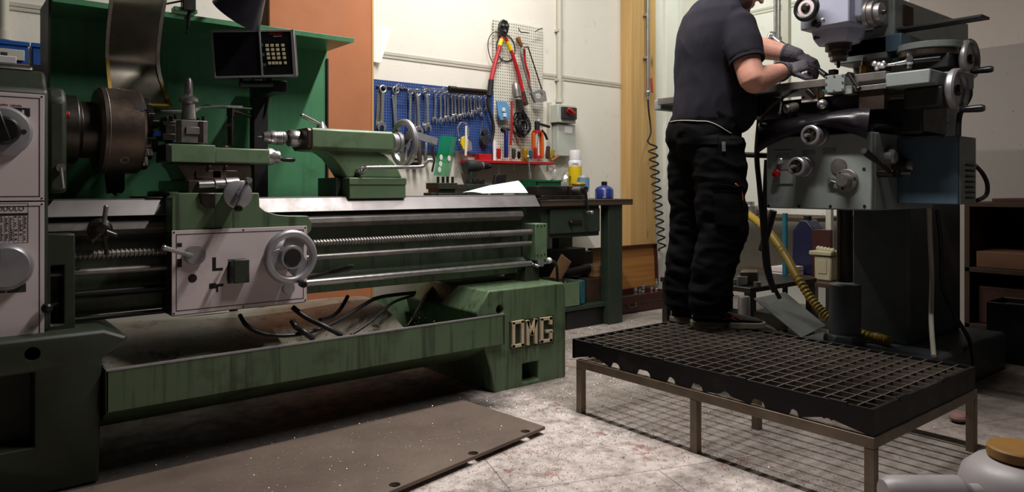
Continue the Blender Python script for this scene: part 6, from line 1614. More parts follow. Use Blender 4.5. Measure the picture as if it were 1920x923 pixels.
c = at(1573, 312, x=XK); m = MB(); m.lathe([(.038, 0), (.036, .006), (0, .007)], (XK, c.y, c.z), (-1, 0, 0), 32); K(m, 'round_cover', 'steel_dull')
c = at(1559, 338, x=XK); m = MB(); m.lathe([(.016, 0), (.014, .02)], (XK, c.y, c.z), (-1, 0, 0), 16); m.cyl((XK-.015, c.y, c.z), at(1570, 344, x=XK-.02), .005); K(m, 'small_lever', 'steel_dull')
for (u, v) in ((1517, 287), (1555, 283)): c = at(u, v, x=XK); K(MB().box((XK-.003, c.y-.03, c.z-.012), (XK, c.y+.03, c.z+.012)), 'tag_plate', 'steel_dull', .001)
a = at(1449, 283, x=XK); b = at(1488, 345, x=XK); ct = K(MB().box((XK-.006, b.y, b.z), (XK, a.y, at(1488, 281, x=XK).z)), 'control_plate', 'mill_grey', .002)
a = at(1454, 288, x=XK-.006); b = at(1480, 318, x=XK-.006); MB().box((XK-.009, b.y, b.z), (XK-.006, a.y, a.z)).build('switch_plate', 'aluminium', ct, .001)
c = at(1466, 302, x=XK); m = MB(); m.lathe([(.018, .008), (.016, .02), (.012, .024)], (XK, c.y, c.z), (-1, 0, 0), 18); m.bar((XK-.03, c.y, c.z+.01), (XK-.04, c.y+.015, c.z-.03), .012, .01); m.build('toggle', 'chrome', ct)
c = at(1461, 325, x=XK); m = MB(); m.lathe([(.012, .006), (.012, .02), (.020, .022), (.020, .034), (.012, .04), (0, .041)], (XK, c.y, c.z), (-1, 0, 0), 20); m.build('stop_button', 'red_plastic', ct)
# feed lever group on the side of the knee (facing the camera's right)
yk = ykr
c = at(1680, 312, y=yk)
m = MB(); m.lathe([(.052, 0), (.052, .02), (.045, .026), (.03, .03), (.03, .05)], c, (0, -1, 0), 32); cw = K(m, 'knee_crank', 'dark_grey')
p = at(1620, 283, y=yk-.06); q = at(1672, 325, y=yk-.06); p2 = p.lerp(q, .38)
m = MB(); m.cyl(p2, q, .009); m.cyl(Vector((q.x, yk-.07, q.z)), Vector((q.x, yk, q.z)), .018); m.build('arm', 'steel_dark', cw)
m = MB(); m.lathe([(.012, 0), (.016, .02), (.014, (p2-p).length)], p, p2-p, 14); m.build('grip', 'black_plastic', cw)
for (u, v, R, L_) in ((1663, 294, .035, .03), (1683, 312, .03, .06)):
    c = at(u, v, y=yk); m = MB(); m.lathe([(R, 0), (R, L_), (R*.7, L_+.01), (0, L_+.01)], c, (0, -1, 0), 26); K(m, 'side_boss', 'aluminium')
for (u, v) in ((1692, 305), (1683, 324), (1703, 331), (1690, 350)):
    c = at(u, v, y=yk-.01); K(MB().lathe([(.011, 0), (.011, .05), (.009, .06)], c, (0, -1, 0), 16), 'spindle_stub', 'steel_dull')
m = MB(); m.box((at(1640, 300, y=yk).x, yk-.003, zk0+.005), (at(1650, 300, y=yk).x, yk, zk1-.01)); K(m, 'seam_strip', 'mill_grey', .001)
# blue motor cover with vents
XBq = 3.45; a = at(1706, 259, x=XBq); b = at(1797, 254.6, x=XBq); zb0 = at(1797, 384, x=XBq).z; xv = at(1828, 300, y=b.y).x
K(MB().box((XBq, b.y, zb0), (xv, ykr-.0, a.z)), 'motor_cover', 'mill_blue', .004)
vp = K(MB().box((XBq+.01, b.y-.004, zb0+.002), (xv, b.y, a.z-.002)), 'vent_panel', 'mill_grey', .001)
for v in (308, 318, 329, 339, 349, 359, 369):
    z = at(1815, v, y=b.y).z; x0 = at(1808, 300, y=b.y).x; x1 = at(1824, 300, y=b.y).x; m = MB(); m.prism([(b.y-.005, z), (b.y-.012, z-.004), (b.y-.005, z-.010)], 'yz', x0, x1); m.build('louvre', 'dark_grey', vp)
m = MB(); P = spline([at(1828, 310, y=b.y+.05), at(1842, 325, y=b.y+.05), at(1851, 345, y=b.y+.05), at(1849, 366, y=b.y+.05), at(1832, 376, y=b.y+.05)], 6); m.tube(P, .010, 10); K(m, 'motor_cable', 'cable')
# things on the side between saddle and motor cover
for (u0, v0, u1, v1, r_, mt) in ((1735, 212, 1768, 255, .010, 'black_paint'), (1740, 200, 1752, 190, .012, 'chrome'), (1752, 231, 1770, 231, .024, 'steel')):
    K(MB().cyl(at(u0, v0, y=yk-.06), at(u1, v1, y=yk-.08), r_), 'side_lever', mt)
K(MB().box((3.42, 1.33, 1.24), (3.70, 1.5, 1.40)), 'feed_box', 'dark_grey', .01)
p = at(1700, 250, y=1.42); q = at(1640, 236, y=1.42); m = MB(); m.cyl(q, at(1694, 238, y=1.42), .009); m.sphere(at(1694, 237, y=1.42), .013); K(m, 'stroke_lever', 'steel_dark')
# rubber apron draped over the knee top
LN = [([(1425, 222), (1470, 219), (1530, 214), (1575, 206), (1605, 203), (1632, 204)], 3.32), ([(1423, 230), (1467, 227), (1525, 221), (1571, 211), (1603, 207), (1631, 208)], 3.17),
      ([(1421, 260), (1459, 247), (1513, 234), (1562, 225), (1600, 231), (1628, 236)], 3.13), ([(1421, 287), (1448, 270), (1498, 250), (1556, 238), (1598, 250), (1624, 260)], 3.165)]
SP = [spline([at(u, v, x=x-(.03 if (i == 5 and x < 3.3) else 0)) for i, (u, v) in enumerate(pts)], 6) for pts, x in LN]
cols = [spline(q, 6) for q in zip(*SP)]
K(MB().sheet(cols, .004), 'rubber_cover', 'black_gloss')
# elevating screw under the knee
XJ = 3.60
c = at(1584, 560, x=XJ); yj = c.y
K(MB().lathe([(.038, 0), (.038, zk0-.5)], (XJ, yj, .52), (0, 0, 1), 20), 'elevating_screw', 'steel_dark')
zj = at(1584, 533, x=XJ).z
K(MB().lathe([(.075, .2), (.075, zj)], (XJ, yj, 0), (0, 0, 1), 28), 'screw_sleeve', 'mill_column', .003)
K(MB().lathe([(.105, .20), (.105, .245), (.095, .26), (.07, .26)], (XJ, yj, 0), (0, 0, 1), 8), 'screw_foot', 'mill_column', .004)
# hanging black cables and hoses of the mill
def strand(pts, r_, name, mat='cable'):
    K(MB().tube(spline(pts, 7), r_, 10), name, mat)
strand([at(1500, 165, x=XT+.04), at(1470, 182, x=XT), at(1440, 208, x=XT-.03), at(1428, 225, x=XT-.05), at(1423, 255, x=XT-.04), at(1418, 285, x=XT-.01)], .007, 'control_cable', 'dark_grey')
strand([at(1424, 225, x=XT-.02), at(1419, 290, x=3.22), at(1424, 350, x=3.24), at(1430, 420, x=3.26), at(1436, 500, x=3.28), at(1452, 548, x=3.30)], .013, 'control_cable')
strand([at(1437, 300, x=3.22), at(1434, 380, x=3.25), at(1437, 450, x=3.27), at(1445, 520, x=3.3), at(1462, 560, x=3.33)], .011, 'control_cable')
strand([at(1395, 290, x=3.24), at(1415, 291, x=3.24), at(1440, 292, x=3.24)], .014, 'support_rod', 'black_paint')
strand([at(1450, 395, x=3.5), at(1440, 430, x=3.5), at(1428, 470, x=3.5)], .02, 'control_cable')
yq_ = 1.46
strand([at(1742, 390, y=yq_), at(1744, 450, y=yq_), at(1747, 520, y=yq_), at(1746, 600, y=yq_-.05), at(1751, 668, y=yq_-.12)], .011, 'coolant_hose', 'conduit')
strand([at(1757, 395, y=yq_), at(1764, 450, y=yq_), at(1768, 540, y=yq_), at(1790, 590, y=yq_-.05), at(1818, 640, y=yq_-.1), at(1828, 700, y=yq_-.18)], .010, 'power_cable')
strand([at(1815, 150, x=3.8), at(1818, 180, x=3.8), at(1800, 215, x=3.85), at(1797, 255, x=3.85)], .012, 'wheel_cable')
# small parts fixed on the table and things lying on it
p = at(1559, 148, x=3.36); 
simple(MB().box((3.36, at(1565, 140, x=3.36).y, zt_+EPS), (3.40, at(1553, 140, x=3.36).y, at(1559, 130, x=3.36).z)), 'clamp_block', 'steel_dark', 'small dark steel block standing on the mill table', 'block', bevel=.002)
b0 = Vector((3.37, at(1621, 132, x=3.37).y, zt_+EPS)); r = thing('oil_cup', 'brass fitting standing on the mill table below the spindle', 'fitting', b0)
hh = at(1621, 108, x=3.37).z-zt_
MB().lathe([(.032, 0), (.032, hh*.25), (.02, hh*.27)], b0, (0, 0, 1), 20).build('base', 'steel_brown', r); MB().lathe([(.022, hh*.26), (.022, hh*.6), (.016, hh*.62), (.016, hh*.8), (.01, hh*.82)], b0, (0, 0, 1), 6).build('body', 'brass', r); MB().lathe([(.011, hh*.8), (.011, hh)], b0, (0, 0, 1), 12).build('glass_top', 'chrome', r)
r = thing('spray_nozzle', 'jointed chrome spray nozzle lying along the right end of the mill table', 'nozzle', at(1700, 116, x=XT+.08))
p = [at(1650, 124, x=XT+.08), at(1680, 120, x=XT+.08), at(1705, 115, x=XT+.1), at(1735, 112, x=XT+.12), at(1763, 109, x=XT+.14)]
MB().tube(spline(p[:3], 6), [.006+.0004*i for i in range(13)], 12).build('arm_tube', 'chrome', r)
MB().cyl(p[2], p[4], .010).build('arm_bar', 'black_gloss', r)
m = MB(); c = p[2]; m.sphere(c, .018); m.cyl(c+Vector((0, 0, -.03)), c+Vector((0, 0, .035)), .009); m.cyl(c+Vector((-.02, -.01, .01)), c+Vector((.02, .01, .012)), .012); m.build('joint', 'chrome', r)
m = MB(); c = at(1648, 122, x=XT+.06); 
for i, (dy, dz, rr) in enumerate(((0, 0, .016), (.018, .008, .014), (-.014, -.006, .015), (.008, -.014, .012), (-.02, .008, .010))): m.sphere(c+Vector((0, dy, dz)), rr, n=8)
m.build('nozzle_knobs', 'chrome', r)

# ================================================================== THE WORKER
from mathutils import noise as MN
def organic(mb, name, mat, parent, voxel, smooth=6, wr=0.0, wscale=9.0, stretch=(1, 1, 1), label=None):
    """fuse overlapping lofts into one continuous smooth skin; optional cloth folds"""
    bmesh.ops.recalc_face_normals(mb.bm, faces=mb.bm.faces)
    me = bpy.data.meshes.new(name); mb.bm.to_mesh(me); mb.bm.free()
    o = bpy.data.objects.new(name, me); C.objects.link(o)
    rm = o.modifiers.new('fuse', 'REMESH'); rm.mode = 'VOXEL'; rm.voxel_size = voxel; rm.use_smooth_shade = True
    sm = o.modifiers.new('smooth', 'SMOOTH'); sm.iterations = smooth; sm.factor = .5
    bpy.context.view_layer.update()
    new = bpy.data.meshes.new_from_object(o.evaluated_get(bpy.context.evaluated_depsgraph_get()))
    bpy.data.objects.remove(o); bpy.data.meshes.remove(me)
    if wr:
        nr = [v.normal.copy() for v in new.vertices]
        for v, n in zip(new.vertices, nr):
            p = Vector((v.co.x*stretch[0], v.co.y*stretch[1], v.co.z*stretch[2]))*wscale
            w = MN.noise(p)+.5*MN.noise(p*2.1+Vector((3, 1, 7)))
            w = 1-abs(w)*2
            v.co += n*wr*w
    for p in new.polygons: p.use_smooth = True
    new.materials.clear(); new.materials.append(MAT[mat])
    o = bpy.data.objects.new(name, new); C.objects.link(o); o.parent = parent; org = ORG[parent.name]
    new.transform(Matrix.Translation(-org)); ORG[o.name] = org.copy()
    if label: o['label'] = label
    return o
def loft(m, secs, n=20):
    """secs: (centre, half width along a, half depth along b, a, b)"""
    m.rings([[c+a*(cos(2*pi*j/n)*w)+b*(sin(2*pi*j/n)*d) for j in range(n)] for c, w, d, a, b in secs])
psi = radians(-20)
fw = Vector((cos(psi), sin(psi), 0)); rt = Vector((sin(psi), -cos(psi), 0)); up = Vector((0, 0, 1))
SOLE = .3205
DC = 3.50
def W(u, v, d): return at(u, v, d=d)
man = thing('person', 'worker in dark t-shirt, black work trousers and grey gloves leaning over the milling machine', 'person', at(1330, 612, z=SOLE))
# joints read off the photograph
hipR, kneeR, ankR = W(1346, 262, 3.42), W(1350, 430, 3.40), W(1330, 578, 3.43)
hipL, kneeL, ankL = W(1300, 258, 3.60), W(1296, 420, 3.62), W(1283, 574, 3.66)
pel = W(1322, 235, 3.52); waist = W(1322, 190, 3.52); chest = W(1330, 95, 3.50); sho = W(1352, 30, 3.50); neckb = W(1364, 4, 3.50)
shR, elR, wrR = W(1385, 56, 3.34), W(1411, 152, 3.25), W(1474, 131, 3.48)
shL, elL, wrL = W(1334, 42, 3.68), W(1406, 86, 3.79), W(1494, 104, 3.63)
headc = W(1398, -32, 3.49)
# --- body: head, neck and arms in one skin
tilt = radians(38); hf = radians(-48)
hfw = Vector((cos(hf), sin(hf), 0)); hrt = Vector((sin(hf), -cos(hf), 0))
face = (hfw*cos(tilt)-up*sin(tilt)).normalized(); crown = (up*cos(tilt)+hfw*sin(tilt)).normalized()
HM = Matrix((hrt, face, crown)).transposed()
def hp(x, y, z): return headc+hrt*x+face*y+crown*z        # head space: right, forward, up (metres)
m = MB()
m.sphere(hp(0, -.015, .03), .1, (.78, .98, .92), 24, HM)
loft(m, [(hp(0, .005, .03), .072, .085, hrt, face), (hp(0, .018, -.03), .066, .078, hrt, face), (hp(0, .030, -.075), .054, .062, hrt, face), (hp(0, .046, -.108), .034, .036, hrt, face), (hp(0, .05, -.118), .02, .022, hrt, face)])
m.sphere(hp(0, .088, -.104), .02, (1.1, .8, .8), 12, HM)                 # chin
m.prism2([hp(-.010, .088, .022), hp(.010, .088, .022), hp(.004, .102, .02), hp(-.004, .102, .02)], [hp(-.019, .088, -.036), hp(.019, .088, -.036), hp(.008, .130, -.030), hp(-.008, .130, -.030)])   # nose
m.sphere(hp(0, .118, -.030), .012, (1.2, 1, .9), 10, HM)
m.sphere(hp(0, .094, -.062), .018, (1.35, .55, .42), 10, HM); m.sphere(hp(0, .093, -.074), .018, (1.2, .55, .45), 10, HM)   # lips
m.sphere(hp(0, .080, .035), .03, (1.7, .55, .4), 12, HM)                    # brow
for s in (-1, 1):
    m.sphere(hp(s*.040, .070, -.02), .026, (1, .8, .9), 12, HM)             # cheek
    m.sphere(hp(s*.080, -.005, -.005), .03, (.28, .7, 1.1), 12, HM)         # ear
tA = (headc-neckb)
m.tube([neckb-up*.10, neckb, headc-crown*.05-face*.02], [.066, .062, .058], 16)
# upper body under the shirt, so that the skin is one piece
loft(m, [(sho-up*.02, .16, .07, rt, fw), (chest, .15, .09, rt, fw), (waist, .13, .09, rt, fw), (pel, .13, .09, rt, fw)])
for sh, el, wr_, sg in ((shR, elR, wrR, 1), (shL, elL, wrL, -1)):
    a = spline([sho+(sh-sho)*.5, sh, sh.lerp(el, .5), el-(el-sh)*.08, el+(wr_-el)*.06, el.lerp(wr_, .3), el.lerp(wr_, .65), wr_, wr_+(wr_-el)*.03], 3)
    n = len(a)-1; R = []
    for i in range(n+1):
        t = i/n*8; tb = [.062, .067, .063, .059, .061, .057, .046, .034, .030]
        k0 = min(7, int(t)); R.append(tb[k0]*(1-(t-k0))+tb[min(8, k0+1)]*(t-k0))
    m.tube(a, R, 16)
for kn, an, hp_ in ((kneeR, ankR, hipR), (kneeL, ankL, hipL)):
    m.tube([hp_, hp_.lerp(kn, .5), kn, kn.lerp(an, .4), an-up*.03], [.075, .066, .052, .05, .036], 14)
organic(m, 'body', 'skin', man, .0065, 5)
# hair, beard, eyes, glasses
m = MB(); m.sphere(hp(0, -.022, .042), .1035, (.80, .97, .90), 24, HM)
hm = organic(m, 'hair', 'hair', man, .008, 2, .002, 60)
c = MB(); c.cbox(hp(0, .075, -.02), (.4, .10, .4), HM); c.cbox(hp(0, .02, -.10), (.4, .2, .10), HM); cut(hm, c)
m = MB(); loft(m, [(hp(0, .020, -.048), .0665, .070, hrt, face), (hp(0, .032, -.078), .0555, .0635, hrt, face), (hp(0, .047, -.108), .0365, .0395, hrt, face), (hp(0, .052, -.120), .021, .0235, hrt, face)])
m.sphere(hp(0, .088, -.105), .0215, (1.1, .85, .8), 12, HM)
mk('stubble', '#5d4238', rough=.8, var=.3, scale=90); organic(m, 'beard', 'stubble', man, .006, 3)
gl = MB()
for s in (-1, 1):
    gl.torus(hp(s*.034, .103, .012), face, .024, .0022, 24, 6); gl.tube([hp(s*.058, .10, .014), hp(s*.076, .05, .014), hp(s*.080, -.02, .004)], .002, 6)
gl.tube([hp(-.011, .106, .014), hp(0, .110, .017), hp(.011, .106, .014)], .002, 6)
gl.build('glasses', 'black_gloss', man)
m = MB()
for s in (-1, 1): m.sphere(hp(s*.034, .083, .012), .0125, n=12)
m.build('eyes', 'white_plastic', man)
# --- t-shirt
def hor(c, w, d, yaw=psi): return (c, w, d, Vector((sin(yaw), -cos(yaw), 0)), Vector((cos(yaw), sin(yaw), 0)))
m = MB()
cA = [(W(1324, 232, 3.52), .182, .162), (W(1327, 205, 3.52), .186, .164), (W(1330, 170, 3.52), .190, .158), (W(1329, 130, 3.52), .198, .150), (W(1329, 90, 3.51), .210, .142), (W(1332, 55, 3.50), .214, .127), (W(1334, 26, 3.50), .190, .106), (W(1343, 4, 3.50), .135, .092), (W(1357, -10, 3.50), .080, .074), (W(1362, -16, 3.50), .07, .068)]
loft(m, [hor(c, w, d) for c, w, d in cA], 28)
bel = W(1378, 205, 3.45); m.sphere(bel, .105, (1.0, 1.0, 1.15), 20)
bel2 = W(1386, 216, 3.46); m.sphere(bel2, .075, (1, 1, 1), 16)
for sh, el, k0, R in ((shR, elR, .60, (.085, .088, .080, .076)), (shL, elL, .5, (.082, .084, .076, .072))):
    d = el-sh; m.tube([sho+(sh-sho)*.35, sh-d*.02, sh+d*.3, sh+d*k0], [R[0]*1.05, R[0], R[1], R[2]], 18)
shirt = organic(m, 't_shirt', 'shirt', man, .0085, 7, .0045, 7.5, (1.2, 1.2, .6))
# sleeve hem and collar
for sh, el, k0, R in ((shR, elR, .60, .0805), (shL, elL, .5, .0765)):
    d = (el-sh); p = sh+d*(k0-.05); MB().lathe([(R-.006, 0), (R, .002), (R, .022), (R-.006, .026), (R-.012, .02)], p, d, 28, False).build('hem', 'shirt', shirt)
# --- trousers
m = MB()
loft(m, [hor(W(1324, 205, 3.52), .172, .140), hor(W(1323, 225, 3.52), .182, .150), hor(W(1320, 250, 3.52), .190, .155), hor(W(1320, 275, 3.52), .185, .15), hor(W(1322, 300, 3.52), .15, .12)], 26)
m.sphere(W(1290, 255, 3.55), .105, (1, 1, 1.2), 18)
for hp_, kn, an, f in ((hipR, kneeR, ankR, 1), (hipL, kneeL, ankL, 1)):
    P = [hp_, hp_.lerp(kn, .35), hp_.lerp(kn, .7), kn, kn.lerp(an, .3), kn.lerp(an, .65), kn.lerp(an, .9), an+Vector((0, 0, -.006))]
    P = [p+fw*dx for p, dx in zip(P, (0, .004, .008, .016, .0, -.008, 0, .01))]
    m.tube(P, [.118, .122, .116, .112, .104, .098, .098, .096], 20)
# knee pads and cargo pockets bulging on the legs
for kn in (kneeR, kneeL): m.sphere(kn+fw*.055+up*.01, .075, (1, 1, 1.6), 16)
tro = organic(m, 'trousers', 'trousers', man, .0095, 5, .010, 8.5, (.7, .7, 1.5))
from mathutils.bvhtree import BVHTree
def snapper(o):
    org = ORG[o.name]; me = o.data
    t = BVHTree.FromPolygons([v.co+org for v in me.vertices], [tuple(p.vertices) for p in me.polygons])
    def f(u, v, off=.003):
        d = (at(u, v, d=1.0)-Vector((0, 0, EYE))).normalized(); h, n, i_, ds = t.ray_cast(Vector((0, 0, EYE)), d)
        if h is None: return None
        return h+n*off
    return f
sn = snapper(tro)
def patch(o, quad, name, mat, off, t=.005, n=8):
    (a, b, c_, d) = [Vector((x, y, 0)) for x, y in quad]; rows = []
    for i in range(n+1):
        row = []
        for j in range(n+1):
            q = a.lerp(b, j/n).lerp(d.lerp(c_, j/n), i/n); p = sn(q.x, q.y, off)
            if p is None: return None
            row.append(p)
        rows.append(row)
    return MB().sheet(rows, t).build(name, mat, o)
patch(tro, [(1338, 350), (1384, 352), (1384, 424), (1342, 420)], 'thigh_pocket', 'trousers', .010, .012)
patch(tro, [(1338, 344), (1386, 347), (1386, 362), (1338, 360)], 'pocket_flap', 'trousers', .018, .006)
patch(tro, [(1280, 252), (1346, 256), (1346, 272), (1280, 268)], 'pocket_flap', 'trousers', .006, .005)
patch(tro, [(1353, 268), (1359, 268), (1359, 284), (1353, 284)], 'tab', 'aluminium', .008, .003, 3)
pts = [sn(u, v, .003) for u, v in ((1258, 229), (1268, 227), (1280, 226), (1295, 226), (1310, 227), (1325, 228), (1338, 232), (1350, 238), (1360, 244), (1370, 250))]
m = MB(); m.tube(spline([p for p in pts if p is not None], 4), .0022, 6); m.build('piping', 'conduit', tro)
pts = [sn(u, v, .016) for u, v in ((1376, 345), (1382, 350), (1386, 358), (1387, 368), (1388, 376))]
m = MB(); m.tube(spline([p for p in pts if p is not None], 4), .005, 8, flat=.5); m.build('knife_clip', 'orange', tro)
m = MB(); loft(m, [hor(W(1324, 216, 3.52), .184, .152), hor(W(1324, 206, 3.52), .178, .148)], 30); m.build('belt', 'black_plastic', tro)

# --- shoes
def shoe(heel, az, name, Lr=.30):
    f = Vector((cos(az), sin(az), 0)); r_ = Vector((sin(az), -cos(az), 0)); h0 = Vector((heel.x, heel.y, SOLE))
    f = f*1.12
    m = MB()
    secs = [(.0, .026, .075, .05), (.03, .036, .095, .055), (.08, .040, .10, .06), (.13, .041, .085, .05), (.18, .046, .066, .036), (.23, .049, .056, .030), (.275, .042, .046, .024), (.30, .022, .032, .014)]
    rs = []
    for x, w, top_, _ in secs:
        ring = []
        for j in range(16):
            t = 2*pi*j/16; ring.append(h0+f*x+r_*cos(t)*w+up*(.028+(top_-.028)*.5*(1+sin(t))))
        rs.append(ring)
    m.rings(rs); sh = organic(m, name, 'shoe_dark', man, .006, 3)
    so = MB(); out = []
    for x, w in ((-.008, .022), (.0, .033), (.03, .042), (.08, .044), (.14, .045), (.20, .053), (.25, .051), (.285, .040), (.308, .018)): out.append((x, w))
    poly = [h0+f*x+r_*w for x, w in out]+[h0+f*x-r_*w for x, w in reversed(out)]
    so.rings([[p+up*z for p in poly] for z in (0, .012, .030)]); so.build('sole', 'shoe_sole', sh, .005)
    st_ = MB()
    for s in (1,):
        for (x0, z0, x1, z1) in ((.12, .045, .19, .062), (.13, .068, .18, .040), (.15, .072, .20, .044)):
            st_.tube(spline([h0+f*x0+r_*.0425+up*z0, h0+f*(x0+x1)/2+r_*.0455+up*(z0+z1)/2, h0+f*x1+r_*.0455+up*z1], 3), .004, 6)
    st_.build('stripe', 'shoe_red', sh)
    m = MB(); m.tube([h0-f*.002+up*.05+r_*.012, h0+f*.03+r_*.037+up*.07], .0035, 6); m.build('heel_tab', 'aluminium', sh)
    lc = MB()
    for i in range(5): x = .09+i*.022; z = .098-i*.009; lc.tube([h0+f*x-r_*.026+up*(z-.006), h0+f*x+up*(z+.004), h0+f*x+r_*.026+up*(z-.006)], .0032, 6)
    lc.build('laces', 'shoe_red', sh)
hR = at(1298, 612, z=SOLE); hL = at(1256, 602, z=SOLE)
shoe(hR, radians(-46), 'shoe'); shoe(Vector((hL.x, min(hL.y, 2.32), 0)), radians(-46), 'shoe')
# --- gloved hands
def hand(wr_, fdir, palm_n, side, curls, name, arm):
    """wr_: wrist; fdir: direction of the knuckles; palm_n: out of the back of the hand; side: +1 thumb along cross"""
    f = fdir.normalized(); b = (palm_n-f*palm_n.dot(f)).normalized(); s = f.cross(b)*side     # s points to the thumb side
    m = MB()
    a_ = arm.normalized(); m.tube([wr_-a_*.066, wr_-a_*.04, wr_-a_*.01, wr_+f*.012], [.047, .044, .039, .035], 16); m.sphere(wr_, .037, n=14)
    loft(m, [(wr_-f*.005, .029, .021, s, b), (wr_+f*.03, .037, .021, s, b), (wr_+f*.065, .043, .019, s, b), (wr_+f*.092, .043, .016, s, b), (wr_+f*.10, .038, .011, s, b)])
    m.sphere(wr_+f*.04+s*.026-b*.008, .024, (1, 1, 1), 14)
    Ls = (.042, .047, .044, .034)
    for i in range(4):
        p = wr_+f*(.092+(.004 if i in (1, 2) else -.004))+s*(.031-.0205*i); d = f.copy(); pts = [p-f*.02, p]; L0 = Ls[i]
        for k, (lk, cv) in enumerate(zip((1.0, .68, .55), curls)):
            q = Quaternion(f.cross(b).normalized(), 0)
            ax = f.cross(-b).normalized(); d = Matrix.Rotation(cv, 3, ax) @ d
            p = p+d*L0*lk; pts.append(p)
        m.tube(spline(pts, 3), [.0112]*6+[.0105]*4+[.0098]*2+[.0085] if False else .0104, 10)
        m.sphere(pts[-1], .0102, n=10)
    t0 = wr_+f*.028+s*.030-b*.006; d = (f*.75+s*.65-b*.35).normalized(); pts = [t0]
    for lk, cv in ((.036, 0), (.032, .35), (.026, .45)):
        d = Matrix.Rotation(cv, 3, (d.cross(f-b*.8-s*.5)).normalized()) @ d; pts.append(pts[-1]+d*lk)
    m.tube(spline(pts, 3), .0122, 10); m.sphere(pts[-1], .0115, n=10)
    g = organic(m, name, 'glove', man, .0030, 3, .0010, 70)
    cf = MB(); cf.lathe([(.0475, 0), (.0495, .003), (.0485, .012), (.045, .015)], wr_-a_*.068, a_, 28, False); cf.build('cuff', 'glove', g)
    return f, b, s
# right hand lies over the bar near the table front, left hand grips the bar behind it
kR = W(1512, 122, 3.45); dR = (kR-wrR)
hand(wrR, dR, Vector((-.45, -.45, .78)), 1, (.75, .85, .55), 'glove', wrR-elR)
kL = W(1526, 119, 3.58); dL = (kL-wrL)
hand(wrL, dL, Vector((-.35, -.35, .85)), -1, (.85, 1.05, .7), 'glove', wrL-elL)
# long bar with chrome head held in both hands
A = at(1446, 72, x=3.62); 
A = W(1447, 67, 3.90); B = W(1549, 142, 3.50)
bar_ = thing('breaker_bar', 'long black bar with chrome ratchet head held in the gloved hands', 'wrench', (A+B)/2)
d = (B-A).normalized()
MB().tube([A+d*.02, A.lerp(B, .35), B], [.0085, .010, .0135], 12).build('shaft', 'black_gloss', bar_)
m = MB(); m.sphere(A, .026, (1, 1, .8), 14); m.cyl(A-Vector((0, 0, .03)), A+Vector((0, 0, .02)), .016); m.cyl(A+d*.01, A+d*.09, .012, .009); m.cyl(A+Vector((-.03, 0, -.02)), A+Vector((-.01, 0, .01)), .01); m.build('ratchet_head', 'chrome', bar_)

# ================================================================== BEHIND AND UNDER THE MILL
def slab(lo, hi, name, mat, lab, cat, group=None, bevel=.003): return simple(MB().box(lo, hi), name, mat, lab, cat, group, bevel)
# low cart with scrap beside the mill
r = thing('low_cart', 'low dark cart with small parts behind the worker', 'cart', (4.05, 2.75, 0))
zc_ = .40; c0 = at(1362, 535, z=zc_); 
cx0, cx1, cy0, cy1 = 3.78, 4.55, 2.42, 3.10
MB().box((cx0, cy0, zc_-.03), (cx1, cy1, zc_)).build('top', 'steel_dark', r, .003)
for x in (cx0+.01, cx1-.05):
    for y in (cy0+.01, cy1-.05): MB().box((x, y, 0), (x+.04, y+.04, zc_-.03)).build('leg', 'steel_dark', r)
MB().box((cx0+.02, cy0+.02, .10), (cx1-.02, cy1-.02, .12)).build('lower_shelf', 'steel_dark', r)
p = at(1400, 522, x=3.95); 
m = MB(); M = Matrix.Rotation(.5, 3, 'Z'); m.cbox((3.98, p.y, zc_+.04), (.14, .10, .075), M); simple(m, 'steel_part', 'steel_brown', 'blocky steel part with bright face on the low cart', 'part', bevel=.006)
q = at(1392, 520, x=3.86); simple(MB().cbox((q.x, q.y, zc_+.03), (.05, .06, .05), Matrix.Rotation(.6, 3, 'Z')), 'bright_block', 'chrome', 'small bright block in front of the blocky steel part on the cart', 'block', bevel=.002)
for (u, rr, lab) in ((1420, .022, 'small round steel part at the right of the cart top'), (1376, .018, 'small ring lying at the left front of the cart top')):
    q = at(u, 528, x=3.86); simple(MB().lathe([(rr*.5, 0), (rr, 0), (rr, .03), (rr*.5, .03), (rr*.5, 0)], (q.x, q.y, zc_+.0005), (0, 0, 1), 16, False), 'steel_ring', 'steel_dull', lab, 'ring', 'loose rings on the cart')
# shiny steel cylinder and wheel on the floor behind the shoes
c = at(1395, 575, x=3.66); zt2 = at(1395, 556, x=3.66).z; rc_ = 12*.0028
simple(MB().lathe([(rc_*.96, 0), (rc_, .004), (rc_, zt2-.006), (rc_*.9, zt2)], (c.x, c.y, 0.0005), (0, 0, 1), 28), 'steel_cylinder', 'steel', 'upright shiny steel cylinder behind the toe of the near shoe', 'cylinder')
c = at(1432, 598, x=3.80); m = MB(); m.lathe([(.03, 0), (.095, 0), (.10, .01), (.10, .05), (.095, .06), (.03, .06), (.03, 0)], (c.x, c.y, .1), (-.9, -.4, 0), 32, False); simple(m, 'flange_wheel', 'scrap', 'dark round flange standing on edge under the grey sheet', 'flange')
A4 = [W(1413, 561, 3.78), W(1472, 549, 3.98), W(1548, 612, 3.66), W(1502, 634, 3.50)]
nn = (A4[1]-A4[0]).cross(A4[3]-A4[0]).normalized()
simple(MB().prism2(A4, [p-nn*.004 for p in A4]), 'grey_sheet', 'grey_plate', 'grey metal sheet leaning beside the foot of the milling machine', 'sheet')
